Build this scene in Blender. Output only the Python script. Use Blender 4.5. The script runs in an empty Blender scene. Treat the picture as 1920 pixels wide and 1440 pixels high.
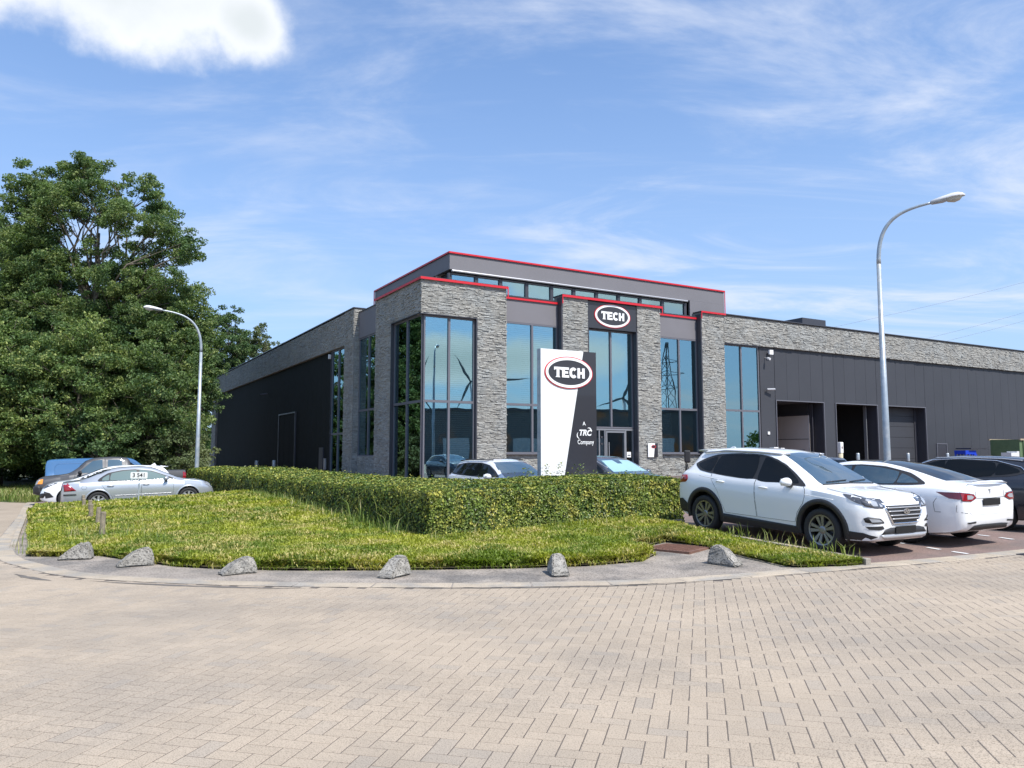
import bpy, bmesh, math, random
import numpy as np
from mathutils import Vector, Matrix
from mathutils.bvhtree import BVHTree
from mathutils.geometry import delaunay_2d_cdt
random.seed(7); np.random.seed(7)
R = math.radians
sc = bpy.context.scene
C = sc.collection

# ---------------------------------------------------------------- camera
EYE = 1.65
cam = bpy.data.cameras.new('camera'); cam_o = bpy.data.objects.new('camera', cam); C.objects.link(cam_o)
cam.sensor_width = 36.0; cam.lens = 36.0 * 1442 / 1920; cam.clip_start = 0.05; cam.clip_end = 4000
cam_o.location = (0, 0, EYE); cam_o.rotation_euler = (R(90) + math.atan(130 / 1442), 0, 0)
sc.camera = cam_o

# ---------------------------------------------------------------- sun and sky
SUN_EL = 54.0
sun_h = Vector((0.69, -0.72)).normalized()
S = Vector((sun_h.x * math.cos(R(SUN_EL)), sun_h.y * math.cos(R(SUN_EL)), math.sin(R(SUN_EL))))
sl = bpy.data.lights.new('sun', 'SUN'); sl.energy = 5.0; sl.angle = R(0.53); sl.color = (1.0, 0.955, 0.89)
so = bpy.data.objects.new('sun', sl); C.objects.link(so)
so.rotation_euler = S.to_track_quat('Z', 'Y').to_euler(); so.location = (20, -30, 60)

w = bpy.data.worlds.new('World'); sc.world = w; w.use_nodes = True
nt = w.node_tree; nt.nodes.clear()
def N(tree, typ, **kw):
    n = tree.nodes.new(typ)
    for k, v in kw.items():
        if k.startswith('i_'):
            key = k[2:]
            n.inputs[int(key) if key.isdigit() else key].default_value = v
        else: setattr(n, k, v)
    return n
def math_n(tree, op, a, b=None, c=None, clamp=False):
    n = tree.nodes.new('ShaderNodeMath'); n.operation = op; n.use_clamp = clamp
    for i, v in enumerate((a, b, c)):
        if v is None: continue
        if hasattr(v, 'is_output') or hasattr(v, 'links'): tree.links.new(v, n.inputs[i])
        else: n.inputs[i].default_value = v
    return n.outputs[0]
def maprange(tree, v, a, b, c=0.0, d=1.0, smooth=True):
    n = tree.nodes.new('ShaderNodeMapRange'); n.interpolation_type = 'SMOOTHSTEP' if smooth else 'LINEAR'
    tree.links.new(v, n.inputs[0])
    for i, x in zip((1, 2, 3, 4), (a, b, c, d)): n.inputs[i].default_value = x
    return n.outputs[0]
def mixc(tree, fac, a, b, blend='MIX'):
    n = tree.nodes.new('ShaderNodeMix'); n.data_type = 'RGBA'; n.blend_type = blend
    for sock, v in ((n.inputs[0], fac), (n.inputs[6], a), (n.inputs[7], b)):
        if hasattr(v, 'links'): tree.links.new(v, sock)
        elif isinstance(v, (int, float)): sock.default_value = v
        else: sock.default_value = tuple(v) + ((1,) if len(v) == 3 else ())
    return n.outputs[2]
SKY_K = 0.11
sky = N(nt, 'ShaderNodeTexSky', sky_type='NISHITA', sun_disc=False, sun_elevation=R(SUN_EL),
        sun_rotation=math.atan2(S.x, S.y), altitude=20, air_density=1.0, dust_density=1.0, ozone_density=1.6)
tc = N(nt, 'ShaderNodeTexCoord')
sep = N(nt, 'ShaderNodeSeparateXYZ'); nt.links.new(tc.outputs['Generated'], sep.inputs[0])
zc = math_n(nt, 'MAXIMUM', sep.outputs[2], 0.0)
den = math_n(nt, 'ADD', zc, 0.13)
px = math_n(nt, 'DIVIDE', sep.outputs[0], den); py = math_n(nt, 'DIVIDE', sep.outputs[1], den)
comb = N(nt, 'ShaderNodeCombineXYZ'); nt.links.new(px, comb.inputs[0]); nt.links.new(py, comb.inputs[1])
def cloud_noise(rot, scale, nscale, detail, rough, dist=0.0, seed=0.0):
    mp = N(nt, 'ShaderNodeMapping'); mp.inputs['Rotation'].default_value = (0, 0, R(rot)); mp.inputs['Scale'].default_value = scale
    mp.inputs['Location'].default_value = (seed, seed * .7, seed * .3)
    nt.links.new(comb.outputs[0], mp.inputs[0])
    n = N(nt, 'ShaderNodeTexNoise', i_Scale=nscale, i_Detail=detail, i_Roughness=rough, i_Distortion=dist)
    nt.links.new(mp.outputs[0], n.inputs['Vector']); return n.outputs[0]
c1 = cloud_noise(-35, (0.8, 1.6, 1), 1.25, 9, 0.62, 0.9, 3.1)
c2 = cloud_noise(10, (1, 1, 1), 0.55, 3, 0.5, 0.0, 8.4)
c3 = cloud_noise(-55, (0.35, 2.2, 1), 1.9, 6, 0.62, 1.2, 5.0)
cir = math_n(nt, 'MULTIPLY', maprange(nt, c1, 0.41, 0.74), maprange(nt, c2, 0.34, 0.58))
cir2 = math_n(nt, 'MULTIPLY', maprange(nt, c3, 0.50, 0.85), 0.35)
# more veil to the right (east) part of the sky, as the photograph shows
side = maprange(nt, px, -1.2, 1.2, 0.50, 1.0)
cir = math_n(nt, 'MULTIPLY', math_n(nt, 'ADD', cir, cir2), side)
cirf = math_n(nt, 'MULTIPLY', cir, 0.82, clamp=True)
base = mixc(nt, 1.0, sky.outputs[0], (SKY_K, SKY_K, SKY_K), 'MULTIPLY')
tint = mixc(nt, 1.0, base, (0.82, 1.24, 1.66), 'MULTIPLY')
# thin milky veil towards the horizon
hz = maprange(nt, sep.outputs[2], -0.05, 0.60, 0.74, 0.18)
veiled = mixc(nt, hz, tint, (0.47, 0.61, 0.85))
wc = mixc(nt, cirf, veiled, (0.72, 0.77, 0.88))
# one fair weather cumulus high on the left and a few others behind the viewer
ns = N(nt, 'ShaderNodeTexNoise', i_Scale=9.0, i_Detail=10, i_Roughness=0.58)
nt.links.new(tc.outputs['Generated'], ns.inputs['Vector'])
def blob(cen, rad):
    v = N(nt, 'ShaderNodeVectorMath', operation='SUBTRACT'); nt.links.new(tc.outputs['Generated'], v.inputs[0]); v.inputs[1].default_value = cen
    v2 = N(nt, 'ShaderNodeVectorMath', operation='DIVIDE'); nt.links.new(v.outputs[0], v2.inputs[0]); v2.inputs[1].default_value = rad
    l = N(nt, 'ShaderNodeVectorMath', operation='LENGTH'); nt.links.new(v2.outputs[0], l.inputs[0])
    return l.outputs['Value']
d1 = math_n(nt, 'MINIMUM', blob((-0.455, 0.76, 0.497), (0.19, 0.16, 0.062)), blob((-0.295, 0.83, 0.482), (0.046, 0.07, 0.036)))
d1 = math_n(nt, 'MINIMUM', d1, blob((0.62, -0.72, 0.30), (0.30, 0.3, 0.07)))
d1 = math_n(nt, 'MINIMUM', d1, blob((0.93, -0.3, 0.22), (0.2, 0.22, 0.05)))
d1 = math_n(nt, 'MINIMUM', d1, blob((0.80, -0.55, 0.12), (0.2, 0.22, 0.03)))
d1 = math_n(nt, 'SUBTRACT', d1, math_n(nt, 'MULTIPLY', math_n(nt, 'SUBTRACT', ns.outputs[0], 0.5), 1.9))
cum = maprange(nt, d1, 1.32, 0.62)
cumin = maprange(nt, math_n(nt, 'ADD', d1, math_n(nt, 'MULTIPLY', ns.outputs[0], 0.8)), 1.35, 0.5)
ccol = mixc(nt, cumin, (0.86, 0.89, 0.94), (0.68, 0.73, 0.76))
wc = mixc(nt, cum, wc, ccol)
bg = N(nt, 'ShaderNodeBackground', i_Strength=1.0); nt.links.new(wc, bg.inputs[0])
ow = N(nt, 'ShaderNodeOutputWorld'); nt.links.new(bg.outputs[0], ow.inputs[0])

sc.view_settings.view_transform = 'Standard'; sc.view_settings.look = 'None'
sc.view_settings.exposure = 0.26; sc.view_settings.gamma = 1.0
sc.view_settings.use_curve_mapping = False
sc.render.engine = 'CYCLES'
sc.cycles.max_bounces = 8; sc.cycles.transparent_max_bounces = 12

# ---------------------------------------------------------------- helpers
def tag(o, label=None, cat=None, group=None, kind=None):
    if label: o['label'] = label
    if cat: o['category'] = cat
    if group: o['group'] = group
    if kind: o['kind'] = kind
    return o
def empty(name, loc=(0, 0, 0), rz=0.0, mat=None):
    o = bpy.data.objects.new(name, None); C.objects.link(o)
    if mat is not None: o.matrix_world = mat
    else: o.location = loc; o.rotation_euler = (0, 0, rz)
    return o
def link(name, me, parent=None):
    o = bpy.data.objects.new(name, me); C.objects.link(o)
    if parent is not None: o.parent = parent
    return o
class MB:
    def __init__(s): s.v = []; s.f = []; s.mi = []; s.m = 0
    def add(s, vs, fs):
        b = len(s.v); s.v += [tuple(p) for p in vs]
        for f in fs: s.f.append(tuple(b + i for i in f)); s.mi.append(s.m)
    def box(s, x0, x1, y0, y1, z0, z1, mat=None):
        vs = [Vector((x, y, z)) for z in (z0, z1) for y in (y0, y1) for x in (x0, x1)]
        if mat is not None: vs = [mat @ v for v in vs]
        s.add(vs, [(0, 2, 3, 1), (4, 5, 7, 6), (0, 1, 5, 4), (2, 6, 7, 3), (0, 4, 6, 2), (1, 3, 7, 5)])
        return s
    def cbox(s, c, d, rz=0.0, b=0.0):
        M = Matrix.Translation(c) @ Matrix.Rotation(rz, 4, 'Z')
        return s.box(-d[0] / 2, d[0] / 2, -d[1] / 2, d[1] / 2, -d[2] / 2, d[2] / 2, M)
    def tube(s, pts, r, n=8, cap=True):
        pts = [Vector(p) for p in pts]; k = len(pts)
        rr = r if isinstance(r, (list, tuple)) else [r] * k
        vs = []; up = None
        for i, p in enumerate(pts):
            t = (pts[min(i + 1, k - 1)] - pts[max(i - 1, 0)]).normalized()
            if up is None: up = t.orthogonal().normalized()
            up = (up - t * up.dot(t)).normalized(); q = t.cross(up)
            for j in range(n):
                a = 2 * math.pi * j / n; vs.append(p + (up * math.cos(a) + q * math.sin(a)) * rr[i])
        fs = [(i * n + j, i * n + (j + 1) % n, (i + 1) * n + (j + 1) % n, (i + 1) * n + j) for i in range(k - 1) for j in range(n)]
        if cap: fs += [tuple(range(n))[::-1], tuple((k - 1) * n + j for j in range(n))]
        s.add(vs, fs); return s
    def lathe(s, prof, n=24, M=None, close=False):
        # prof: list of (r, z) round Z
        k = len(prof); vs = []
        for (r, z) in prof:
            for j in range(n):
                a = 2 * math.pi * j / n; p = Vector((r * math.cos(a), r * math.sin(a), z)); vs.append(M @ p if M is not None else p)
        fs = [(i * n + j, i * n + (j + 1) % n, (i + 1) * n + (j + 1) % n, (i + 1) * n + j) for i in range(k - 1) for j in range(n)]
        if not close: fs += [tuple(range(n))[::-1], tuple((k - 1) * n + j for j in range(n))]
        else: fs += [((k - 1) * n + j, (k - 1) * n + (j + 1) % n, (j + 1) % n, j) for j in range(n)]
        s.add(vs, fs); return s
    def prism(s, poly, M, t):
        # poly in local xy, extruded 0..t along local z, placed by matrix M
        n = len(poly); vs = [M @ Vector((a, b, 0)) for a, b in poly] + [M @ Vector((a, b, t)) for a, b in poly]
        s.add(vs, [tuple(range(n))[::-1], tuple(range(n, 2 * n))] + [(i, (i + 1) % n, n + (i + 1) % n, n + i) for i in range(n)])
        return s
    def mesh(s, name, mats, smooth=False):
        me = bpy.data.meshes.new(name); me.from_pydata(s.v, [], s.f)
        for m in (mats if isinstance(mats, (list, tuple)) else [mats]): me.materials.append(m)
        if any(s.mi): me.polygons.foreach_set('material_index', s.mi)
        if smooth: me.polygons.foreach_set('use_smooth', [True] * len(s.f))
        me.update(); return me
    def build(s, name, mats, parent=None, smooth=False, bevel=0.0):
        o = link(name, s.mesh(name, mats, smooth), parent)
        if bevel:
            b = o.modifiers.new('bevel', 'BEVEL'); b.width = bevel; b.segments = 2; b.limit_method = 'ANGLE'
        return o
def np_mesh(name, V, F, mats, smooth=False, mi=None):
    """V (n,3), F (m,k) index array"""
    me = bpy.data.meshes.new(name); V = np.asarray(V, dtype=np.float32); F = np.asarray(F, dtype=np.int32)
    m, k = F.shape
    me.vertices.add(len(V)); me.vertices.foreach_set('co', V.ravel())
    me.loops.add(m * k); me.loops.foreach_set('vertex_index', F.ravel())
    me.polygons.add(m); me.polygons.foreach_set('loop_start', np.arange(0, m * k, k, dtype=np.int32))
    me.polygons.foreach_set('loop_total', np.full(m, k, dtype=np.int32))
    for q in (mats if isinstance(mats, (list, tuple)) else [mats]): me.materials.append(q)
    if mi is not None: me.polygons.foreach_set('material_index', np.asarray(mi, dtype=np.int32))
    me.polygons.foreach_set('use_smooth', np.full(m, bool(smooth)))
    me.update(calc_edges=True); return me

# ---------------------------------------------------------------- materials
def mat(name, col, rough=0.6, metal=0.0, var=0.0, vscale=3.0, speck=0.0, sscale=60.0, bump=0.0, bscale=40.0,
        coat=0.0, island=0.0, col2=None, c2scale=1.0, c2lo=0.45, c2hi=0.6, spec=0.5, trans=0.0, odd=None):
    m = bpy.data.materials.new(name); m.use_nodes = True; t = m.node_tree; L = t.links
    p = t.nodes['Principled BSDF']; p.inputs['Roughness'].default_value = rough; p.inputs['Metallic'].default_value = metal
    p.inputs['Coat Weight'].default_value = coat; p.inputs['Coat Roughness'].default_value = 0.03
    p.inputs['Specular IOR Level'].default_value = spec
    p.inputs['Base Color'].default_value = tuple(col) + (1,)
    c = None; geo = N(t, 'ShaderNodeNewGeometry')
    tcn = N(t, 'ShaderNodeTexCoord')
    pos = geo.outputs['Position']
    def noise(scale, detail=4, rough=0.6):
        n = N(t, 'ShaderNodeTexNoise', i_Scale=scale, i_Detail=detail, i_Roughness=rough); L.new(pos, n.inputs['Vector']); return n.outputs[0]
    cur = tuple(col)
    if col2 is not None: cur = mixc(t, maprange(t, noise(c2scale, 5), c2lo, c2hi), cur, col2)
    if var > 0:
        f = maprange(t, noise(vscale), 0.3, 0.7, 1 - var, 1 + var, False)
        cc = N(t, 'ShaderNodeCombineXYZ')
        for i in range(3): L.new(f, cc.inputs[i])
        cur = mixc(t, 1.0, cur, cc.outputs[0], 'MULTIPLY')
    if island > 0:
        oi = N(t, 'ShaderNodeObjectInfo')
        r = math_n(t, 'FRACT', math_n(t, 'ADD', geo.outputs['Random Per Island'], oi.outputs['Random']))
        f = maprange(t, r, 0, 1, 1 - island, 1 + island, False)
        cc = N(t, 'ShaderNodeCombineXYZ')
        for i in range(3): L.new(f, cc.inputs[i])
        cur = mixc(t, 1.0, cur, cc.outputs[0], 'MULTIPLY')
    if odd:
        oi2 = N(t, 'ShaderNodeObjectInfo'); r2 = math_n(t, 'FRACT', math_n(t, 'MULTIPLY', math_n(t, 'ADD', geo.outputs['Random Per Island'], oi2.outputs['Random']), 7.31))
        cur = mixc(t, maprange(t, r2, 0.88, 0.94, 0.0, 0.28), cur, odd)
    if speck > 0:
        f = maprange(t, noise(sscale, 2), 0.36, 0.5, 1 - speck, 1.0)
        cc = N(t, 'ShaderNodeCombineXYZ')
        for i in range(3): L.new(f, cc.inputs[i])
        cur = mixc(t, 1.0, cur, cc.outputs[0], 'MULTIPLY')
    if not isinstance(cur, tuple): L.new(cur, p.inputs['Base Color'])
    if bump > 0:
        b = N(t, 'ShaderNodeBump', i_Strength=bump, i_Distance=0.02); L.new(noise(bscale, 5), b.inputs['Height']); L.new(b.outputs[0], p.inputs['Normal'])
    return m
def leaf_mat(name, c1, c2, c3=None, nscale=0.7, trans=0.35, dark=0.35, rough=0.55):
    m = bpy.data.materials.new(name); m.use_nodes = True; t = m.node_tree; L = t.links
    t.nodes.clear(); geo = N(t, 'ShaderNodeNewGeometry')
    n = N(t, 'ShaderNodeTexNoise', i_Scale=nscale, i_Detail=4, i_Roughness=0.6); L.new(geo.outputs['Position'], n.inputs['Vector'])
    cur = mixc(t, maprange(t, n.outputs[0], 0.38, 0.62), c1, c2)
    ri = geo.outputs['Random Per Island']
    if c3 is not None:
        n2 = N(t, 'ShaderNodeTexNoise', i_Scale=nscale * 2.3, i_Detail=5, i_Roughness=0.6); L.new(geo.outputs['Position'], n2.inputs['Vector'])
        s = math_n(t, 'ADD', n2.outputs[0], math_n(t, 'MULTIPLY', math_n(t, 'SUBTRACT', ri, 0.5), 0.25))
        cur = mixc(t, maprange(t, s, 0.50, 0.68), cur, c3)
    f = maprange(t, ri, 0, 1, 1 - dark, 1 + dark, False)
    cc = N(t, 'ShaderNodeCombineXYZ')
    for i in range(3): L.new(f, cc.inputs[i])
    cur = mixc(t, 1.0, cur, cc.outputs[0], 'MULTIPLY')
    p = N(t, 'ShaderNodeBsdfPrincipled', i_Roughness=rough); L.new(cur, p.inputs['Base Color']); p.inputs['Specular IOR Level'].default_value = 0.35
    tr = N(t, 'ShaderNodeBsdfTranslucent'); tcol = mixc(t, 1.0, cur, (1.2, 1.3, 0.5), 'MULTIPLY'); L.new(tcol, tr.inputs[0])
    mx = N(t, 'ShaderNodeMixShader', i_0=trans); L.new(p.outputs[0], mx.inputs[1]); L.new(tr.outputs[0], mx.inputs[2])
    o = N(t, 'ShaderNodeOutputMaterial'); L.new(mx.outputs[0], o.inputs[0]); return m
def glass_mat(name, refl_col, trans_col, fac=0.45, rough=0.0, wob=0.0):
    m = bpy.data.materials.new(name); m.use_nodes = True; t = m.node_tree; L = t.links; t.nodes.clear()
    g = N(t, 'ShaderNodeBsdfGlossy', i_Roughness=rough); g.inputs[0].default_value = refl_col + (1,)
    tr = N(t, 'ShaderNodeBsdfTransparent'); tr.inputs[0].default_value = trans_col + (1,)
    fr = N(t, 'ShaderNodeFresnel', i_IOR=1.5)
    f = math_n(t, 'ADD', math_n(t, 'MULTIPLY', fr.outputs[0], 1 - fac), fac, clamp=True)
    if wob:
        geo = N(t, 'ShaderNodeNewGeometry')
        n = N(t, 'ShaderNodeTexNoise', i_Scale=0.9, i_Detail=1); L.new(geo.outputs['Position'], n.inputs['Vector'])
        b = N(t, 'ShaderNodeBump', i_Strength=wob, i_Distance=0.01); L.new(n.outputs[0], b.inputs['Height']); L.new(b.outputs[0], g.inputs['Normal'])
    mx = N(t, 'ShaderNodeMixShader'); L.new(f, mx.inputs[0]); L.new(tr.outputs[0], mx.inputs[1]); L.new(g.outputs[0], mx.inputs[2])
    o = N(t, 'ShaderNodeOutputMaterial'); L.new(mx.outputs[0], o.inputs[0]); return m

M = {}
M['terrain'] = mat('terrain_grass', (0.05, 0.07, 0.025), 0.95, var=0.3, vscale=1.5, col2=(0.11, 0.10, 0.05), c2scale=0.4, bump=0.5, bscale=20)
M['road'] = mat('road_surface', (0.345, 0.28, 0.21), 0.9, var=0.10, vscale=0.8, speck=0.25, sscale=45, bump=0.2, bscale=60)
M['joint'] = mat('joint_sand', (0.115, 0.095, 0.078), 0.95, var=0.3, vscale=5)  # sand colour darkened to replace the shadow missing from the shallow joints
M['paver'] = mat('paver_concrete', (0.415, 0.338, 0.255), 0.9, var=0.09, vscale=0.55, island=0.045, odd=(0.27, 0.25, 0.225), speck=0.42, sscale=120, bump=0.25, bscale=150,
                 col2=(0.335, 0.28, 0.22), c2scale=0.45, c2lo=0.42, c2hi=0.66)
M['parking'] = mat('parking_pavers', (0.21, 0.145, 0.125), 0.9, var=0.16, vscale=1.2, speck=0.35, sscale=35, bump=0.2, bscale=60, col2=(0.17, 0.13, 0.115), c2scale=0.7)
M['apron'] = mat('apron_concrete', (0.33, 0.285, 0.24), 0.92, var=0.25, vscale=2.2, speck=0.5, sscale=38, bump=0.8, bscale=50, col2=(0.20, 0.18, 0.16), c2scale=0.9, c2lo=0.42, c2hi=0.62)
M['kerb'] = mat('kerb_concrete', (0.40, 0.335, 0.255), 0.9, var=0.14, vscale=2.5, island=0.07, speck=0.25, sscale=60, bump=0.3, bscale=60, col2=(0.32, 0.29, 0.25), c2scale=1.3)
M['soil'] = mat('bed_soil', (0.13, 0.11, 0.06), 0.95, var=0.3, vscale=4, bump=0.6, bscale=20)
M['block'] = mat('exposed_aggregate_concrete', (0.33, 0.31, 0.275), 0.9, var=0.28, vscale=9, speck=0.65, sscale=38, bump=1.0, bscale=55, col2=(0.24, 0.23, 0.21), c2scale=4, c2lo=.5, c2hi=.7)
M['stone'] = mat('slate_cladding', (0.325, 0.318, 0.29), 0.8, var=0.12, vscale=1.1, island=0.14, speck=0.25, sscale=18, bump=0.7, bscale=35, col2=(0.31, 0.315, 0.30), c2scale=1.2)
M['stone_back'] = mat('cladding_mortar', (0.22, 0.21, 0.19), 0.95, var=0.2, vscale=2)
M['metal_grey'] = mat('anthracite_panel', (0.115, 0.115, 0.13), 0.50, var=0.05, vscale=0.4, spec=0.4)
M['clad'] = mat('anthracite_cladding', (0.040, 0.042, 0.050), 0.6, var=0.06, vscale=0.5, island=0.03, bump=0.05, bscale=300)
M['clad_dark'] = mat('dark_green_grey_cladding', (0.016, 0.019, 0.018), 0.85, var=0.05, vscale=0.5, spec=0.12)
M['fascia'] = mat('grey_render_fascia', (0.165, 0.158, 0.170), 0.6, var=0.04, vscale=0.8, bump=0.1, bscale=200)
M['cap'] = mat('dark_metal_coping', (0.045, 0.045, 0.055), 0.4)
M['frame'] = mat('window_frame_grey', (0.13, 0.13, 0.15), 0.4)
M['frame_l'] = mat('door_frame_silver_grey', (0.26, 0.27, 0.29), 0.35, metal=0.4)
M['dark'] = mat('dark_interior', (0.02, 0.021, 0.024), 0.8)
M['blind'] = mat('blind_slat', (0.60, 0.62, 0.64), 0.5)
M['red'] = mat('red_trim', (0.56, 0.014, 0.026), 0.4)
M['white'] = mat('white_paint', (0.80, 0.80, 0.79), 0.4)
M['taupe'] = mat('warehouse_inner_wall', (0.52, 0.47, 0.44), 0.8, var=0.05, vscale=0.5)
M['galv'] = mat('galvanised_steel', (0.34, 0.39, 0.43), 0.42, metal=0.35, var=0.12, vscale=7, col2=(0.42, 0.45, 0.47), c2scale=3)
M['glass'] = glass_mat('reflective_glass', (0.53, 0.77, 0.82), (0.76, 0.80, 0.80), 0.48, wob=0.14)
M['glass_dark'] = glass_mat('tinted_glass', (0.62, 0.72, 0.74), (0.10, 0.12, 0.13), 0.32)
M['paint_white'] = mat('car_paint_white', (0.80, 0.81, 0.82), 0.32, coat=1.0)
M['paint_silver'] = mat('car_paint_silver', (0.50, 0.525, 0.56), 0.33, metal=0.55, coat=1.0)
M['paint_black'] = mat('car_paint_black', (0.018, 0.020, 0.028), 0.25, coat=1.0)
M['paint_slate'] = mat('car_paint_slate', (0.07, 0.078, 0.10), 0.28, metal=0.4, coat=1.0)
M['paint_greyblue'] = mat('car_paint_light_grey', (0.74, 0.75, 0.78), 0.33, metal=0.0, coat=1.0)
M['paint_grey'] = mat('truck_paint_grey', (0.066, 0.066, 0.070), 0.45, metal=0.2, coat=0.4)
M['paint_blue'] = mat('van_paint_blue', (0.055, 0.155, 0.33), 0.35, coat=0.8)
M['plastic'] = mat('black_plastic', (0.022, 0.022, 0.024), 0.55, bump=0.1, bscale=200)
M['seam'] = mat('panel_gap', (0.012, 0.012, 0.013), 0.8)
M['tyre'] = mat('tyre_rubber', (0.018, 0.018, 0.019), 0.75, bump=0.2, bscale=80)
M['rim'] = mat('alloy_rim', (0.26, 0.26, 0.265), 0.35, metal=0.8)
M['rim_l'] = mat('bright_alloy_rim', (0.62, 0.62, 0.64), 0.3, metal=0.6)
M['chrome'] = mat('chrome', (0.75, 0.76, 0.78), 0.14, metal=1.0)
M['satin'] = mat('satin_silver', (0.50, 0.50, 0.51), 0.35, metal=0.5)
M['carglass'] = mat('car_glass', (0.008, 0.010, 0.012), 0.03, spec=0.22, coat=0.0)
M['windscreen'] = mat('windscreen_glass', (0.032, 0.066, 0.092), 0.03, spec=1.0, coat=1.0)
M['lightglass'] = mat('clear_side_glass', (0.13, 0.18, 0.175), 0.05, spec=0.8)
M['shade'] = mat('sunshade_foil', (0.42, 0.66, 0.66), 0.35, metal=0.3, coat=1.0)
M['lamp_red'] = mat('tail_lamp_red', (0.26, 0.008, 0.015), 0.12, coat=1.0)
M['lamp_deep'] = mat('tail_lamp_deep_red', (0.11, 0.006, 0.012), 0.12, coat=1.0)
M['lamp_clear'] = mat('lamp_clear', (0.34, 0.36, 0.39), 0.16, coat=1.0)
M['lamp_dark'] = mat('headlamp_housing', (0.06, 0.062, 0.07), 0.15, coat=1.0)
M['lamp_orange'] = mat('indicator_orange', (0.75, 0.28, 0.03), 0.2, coat=1.0)
M['black'] = mat('flat_black', (0.004, 0.004, 0.004), 0.7)
M['anth'] = mat('sign_anthracite', (0.030, 0.030, 0.036), 0.28, coat=0.3)
M['bark'] = mat('bark', (0.13, 0.11, 0.085), 0.9, var=0.3, vscale=3, bump=0.8, bscale=12)
M['wood'] = mat('weathered_wood', (0.25, 0.21, 0.15), 0.9, var=0.3, vscale=12, bump=0.6, bscale=60)
M['rust'] = mat('rusty_cast_iron', (0.165, 0.085, 0.06), 0.8, var=0.2, vscale=8)
M['leaf_a'] = leaf_mat('oak_leaves', (0.082, 0.148, 0.055), (0.135, 0.205, 0.068), (0.22, 0.265, 0.098), 0.45, trans=0.36)
M['leaf_b'] = leaf_mat('hazel_leaves', (0.084, 0.150, 0.050), (0.145, 0.218, 0.062), (0.26, 0.30, 0.10), 0.45, trans=0.30)
M['leaf_c'] = leaf_mat('dark_leaves', (0.050, 0.100, 0.038), (0.080, 0.142, 0.046), (0.13, 0.185, 0.06), 0.5, trans=0.25)
M['leaf_d'] = leaf_mat('pale_leaves', (0.12, 0.16, 0.07), (0.16, 0.19, 0.085), None, 0.5, trans=0.3)
M['hedge'] = leaf_mat('hedge_leaves', (0.080, 0.138, 0.030), (0.160, 0.208, 0.036), (0.30, 0.285, 0.06), 1.6, trans=0.15, dark=0.7, rough=0.42)
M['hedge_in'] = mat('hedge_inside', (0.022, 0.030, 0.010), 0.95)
M['cover'] = leaf_mat('ground_cover', (0.165, 0.230, 0.032), (0.36, 0.375, 0.048), (0.46, 0.39, 0.16), 0.75, trans=0.38, dark=0.38)
M['grass'] = leaf_mat('tall_grass', (0.16, 0.24, 0.05), (0.24, 0.29, 0.08), (0.42, 0.37, 0.19), 0.8, trans=0.35)
M['bikeblack'] = M['plastic']
M['green'] = mat('green_container_paint', (0.10, 0.155, 0.075), 0.6, var=0.15, vscale=2)
M['bluecage'] = mat('blue_paint', (0.012, 0.05, 0.48), 0.4)
M['pallet'] = mat('pallet_wood', (0.36, 0.29, 0.20), 0.85, var=0.2, vscale=8)
M['facade_far'] = mat('far_warehouse_wall', (0.09, 0.10, 0.105), 0.7, col2=(0.30, 0.13, 0.05), c2scale=0.06, c2lo=.48, c2hi=.56)
M['wire'] = mat('cable', (0.20, 0.21, 0.23), 0.7)
M['cloth'] = mat('straw', (0.5, 0.45, 0.33), 0.9)

# ---------------------------------------------------------------- ground height
CP = np.array([(-10,-20,0),(10,-20,0),(40,-20,.1),(-40,-20,-.2),(0,0,0),(-8,5,-.03),(8,5,0),(0,9.7,-.02),(5,11.2,0),(8.4,12.8,0),(16,16.5,.04),
  (-6,10.6,-.03),(-8.5,13.5,-.08),(5.07,12.8,.03),(3.9,15.2,.13),(8.5,14.7,.05),(3.7,16.9,.14),(-1.5,13.9,0),(0,22,0),(4,21,0),(11,24,.10),
  (5,38,.42),(12,42,.48),(20,45,.5),(30,52,.5),(60,65,.5),(-3.9,32,.3),(-13.6,25.5,-.27),(-16.8,27.6,-.30),(-18,31,-.36),(-18,36,-.48),(-15.5,50,.2),
  (-9,24,-.15),(-30,45,-.5),(-45,60,-.4),(-35,80,-.2),(60,100,.5),(0,110,.4),(-80,80,-.3),(80,0,.1),(100,60,.5),(-100,0,-.4),(0,-100,0)], dtype=float)
def _phi(d2): return np.sqrt(d2 + 6.0)
_A = np.zeros((len(CP) + 3, len(CP) + 3)); _n = len(CP)
_A[:_n, :_n] = _phi((CP[:, None, 0] - CP[None, :, 0]) ** 2 + (CP[:, None, 1] - CP[None, :, 1]) ** 2) - np.eye(_n) * 0.02
_A[:_n, _n] = 1; _A[:_n, _n + 1:] = CP[:, :2]; _A[_n, :_n] = 1; _A[_n + 1:, :_n] = CP[:, :2].T
_W = np.linalg.solve(_A, np.concatenate([CP[:, 2], np.zeros(3)]))
def Hn(P):
    P = np.asarray(P, dtype=float).reshape(-1, 2)
    d2 = (P[:, None, 0] - CP[None, :, 0]) ** 2 + (P[:, None, 1] - CP[None, :, 1]) ** 2
    h = _phi(d2) @ _W[:_n] + _W[_n] + P @ _W[_n + 1:]
    r = np.hypot(P[:, 0], P[:, 1] - 20); k = np.clip((160 - r) / 80, 0, 1)
    return np.clip(h, -.6, .6) * k
def H(x, y): return float(Hn([(x, y)])[0])

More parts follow.
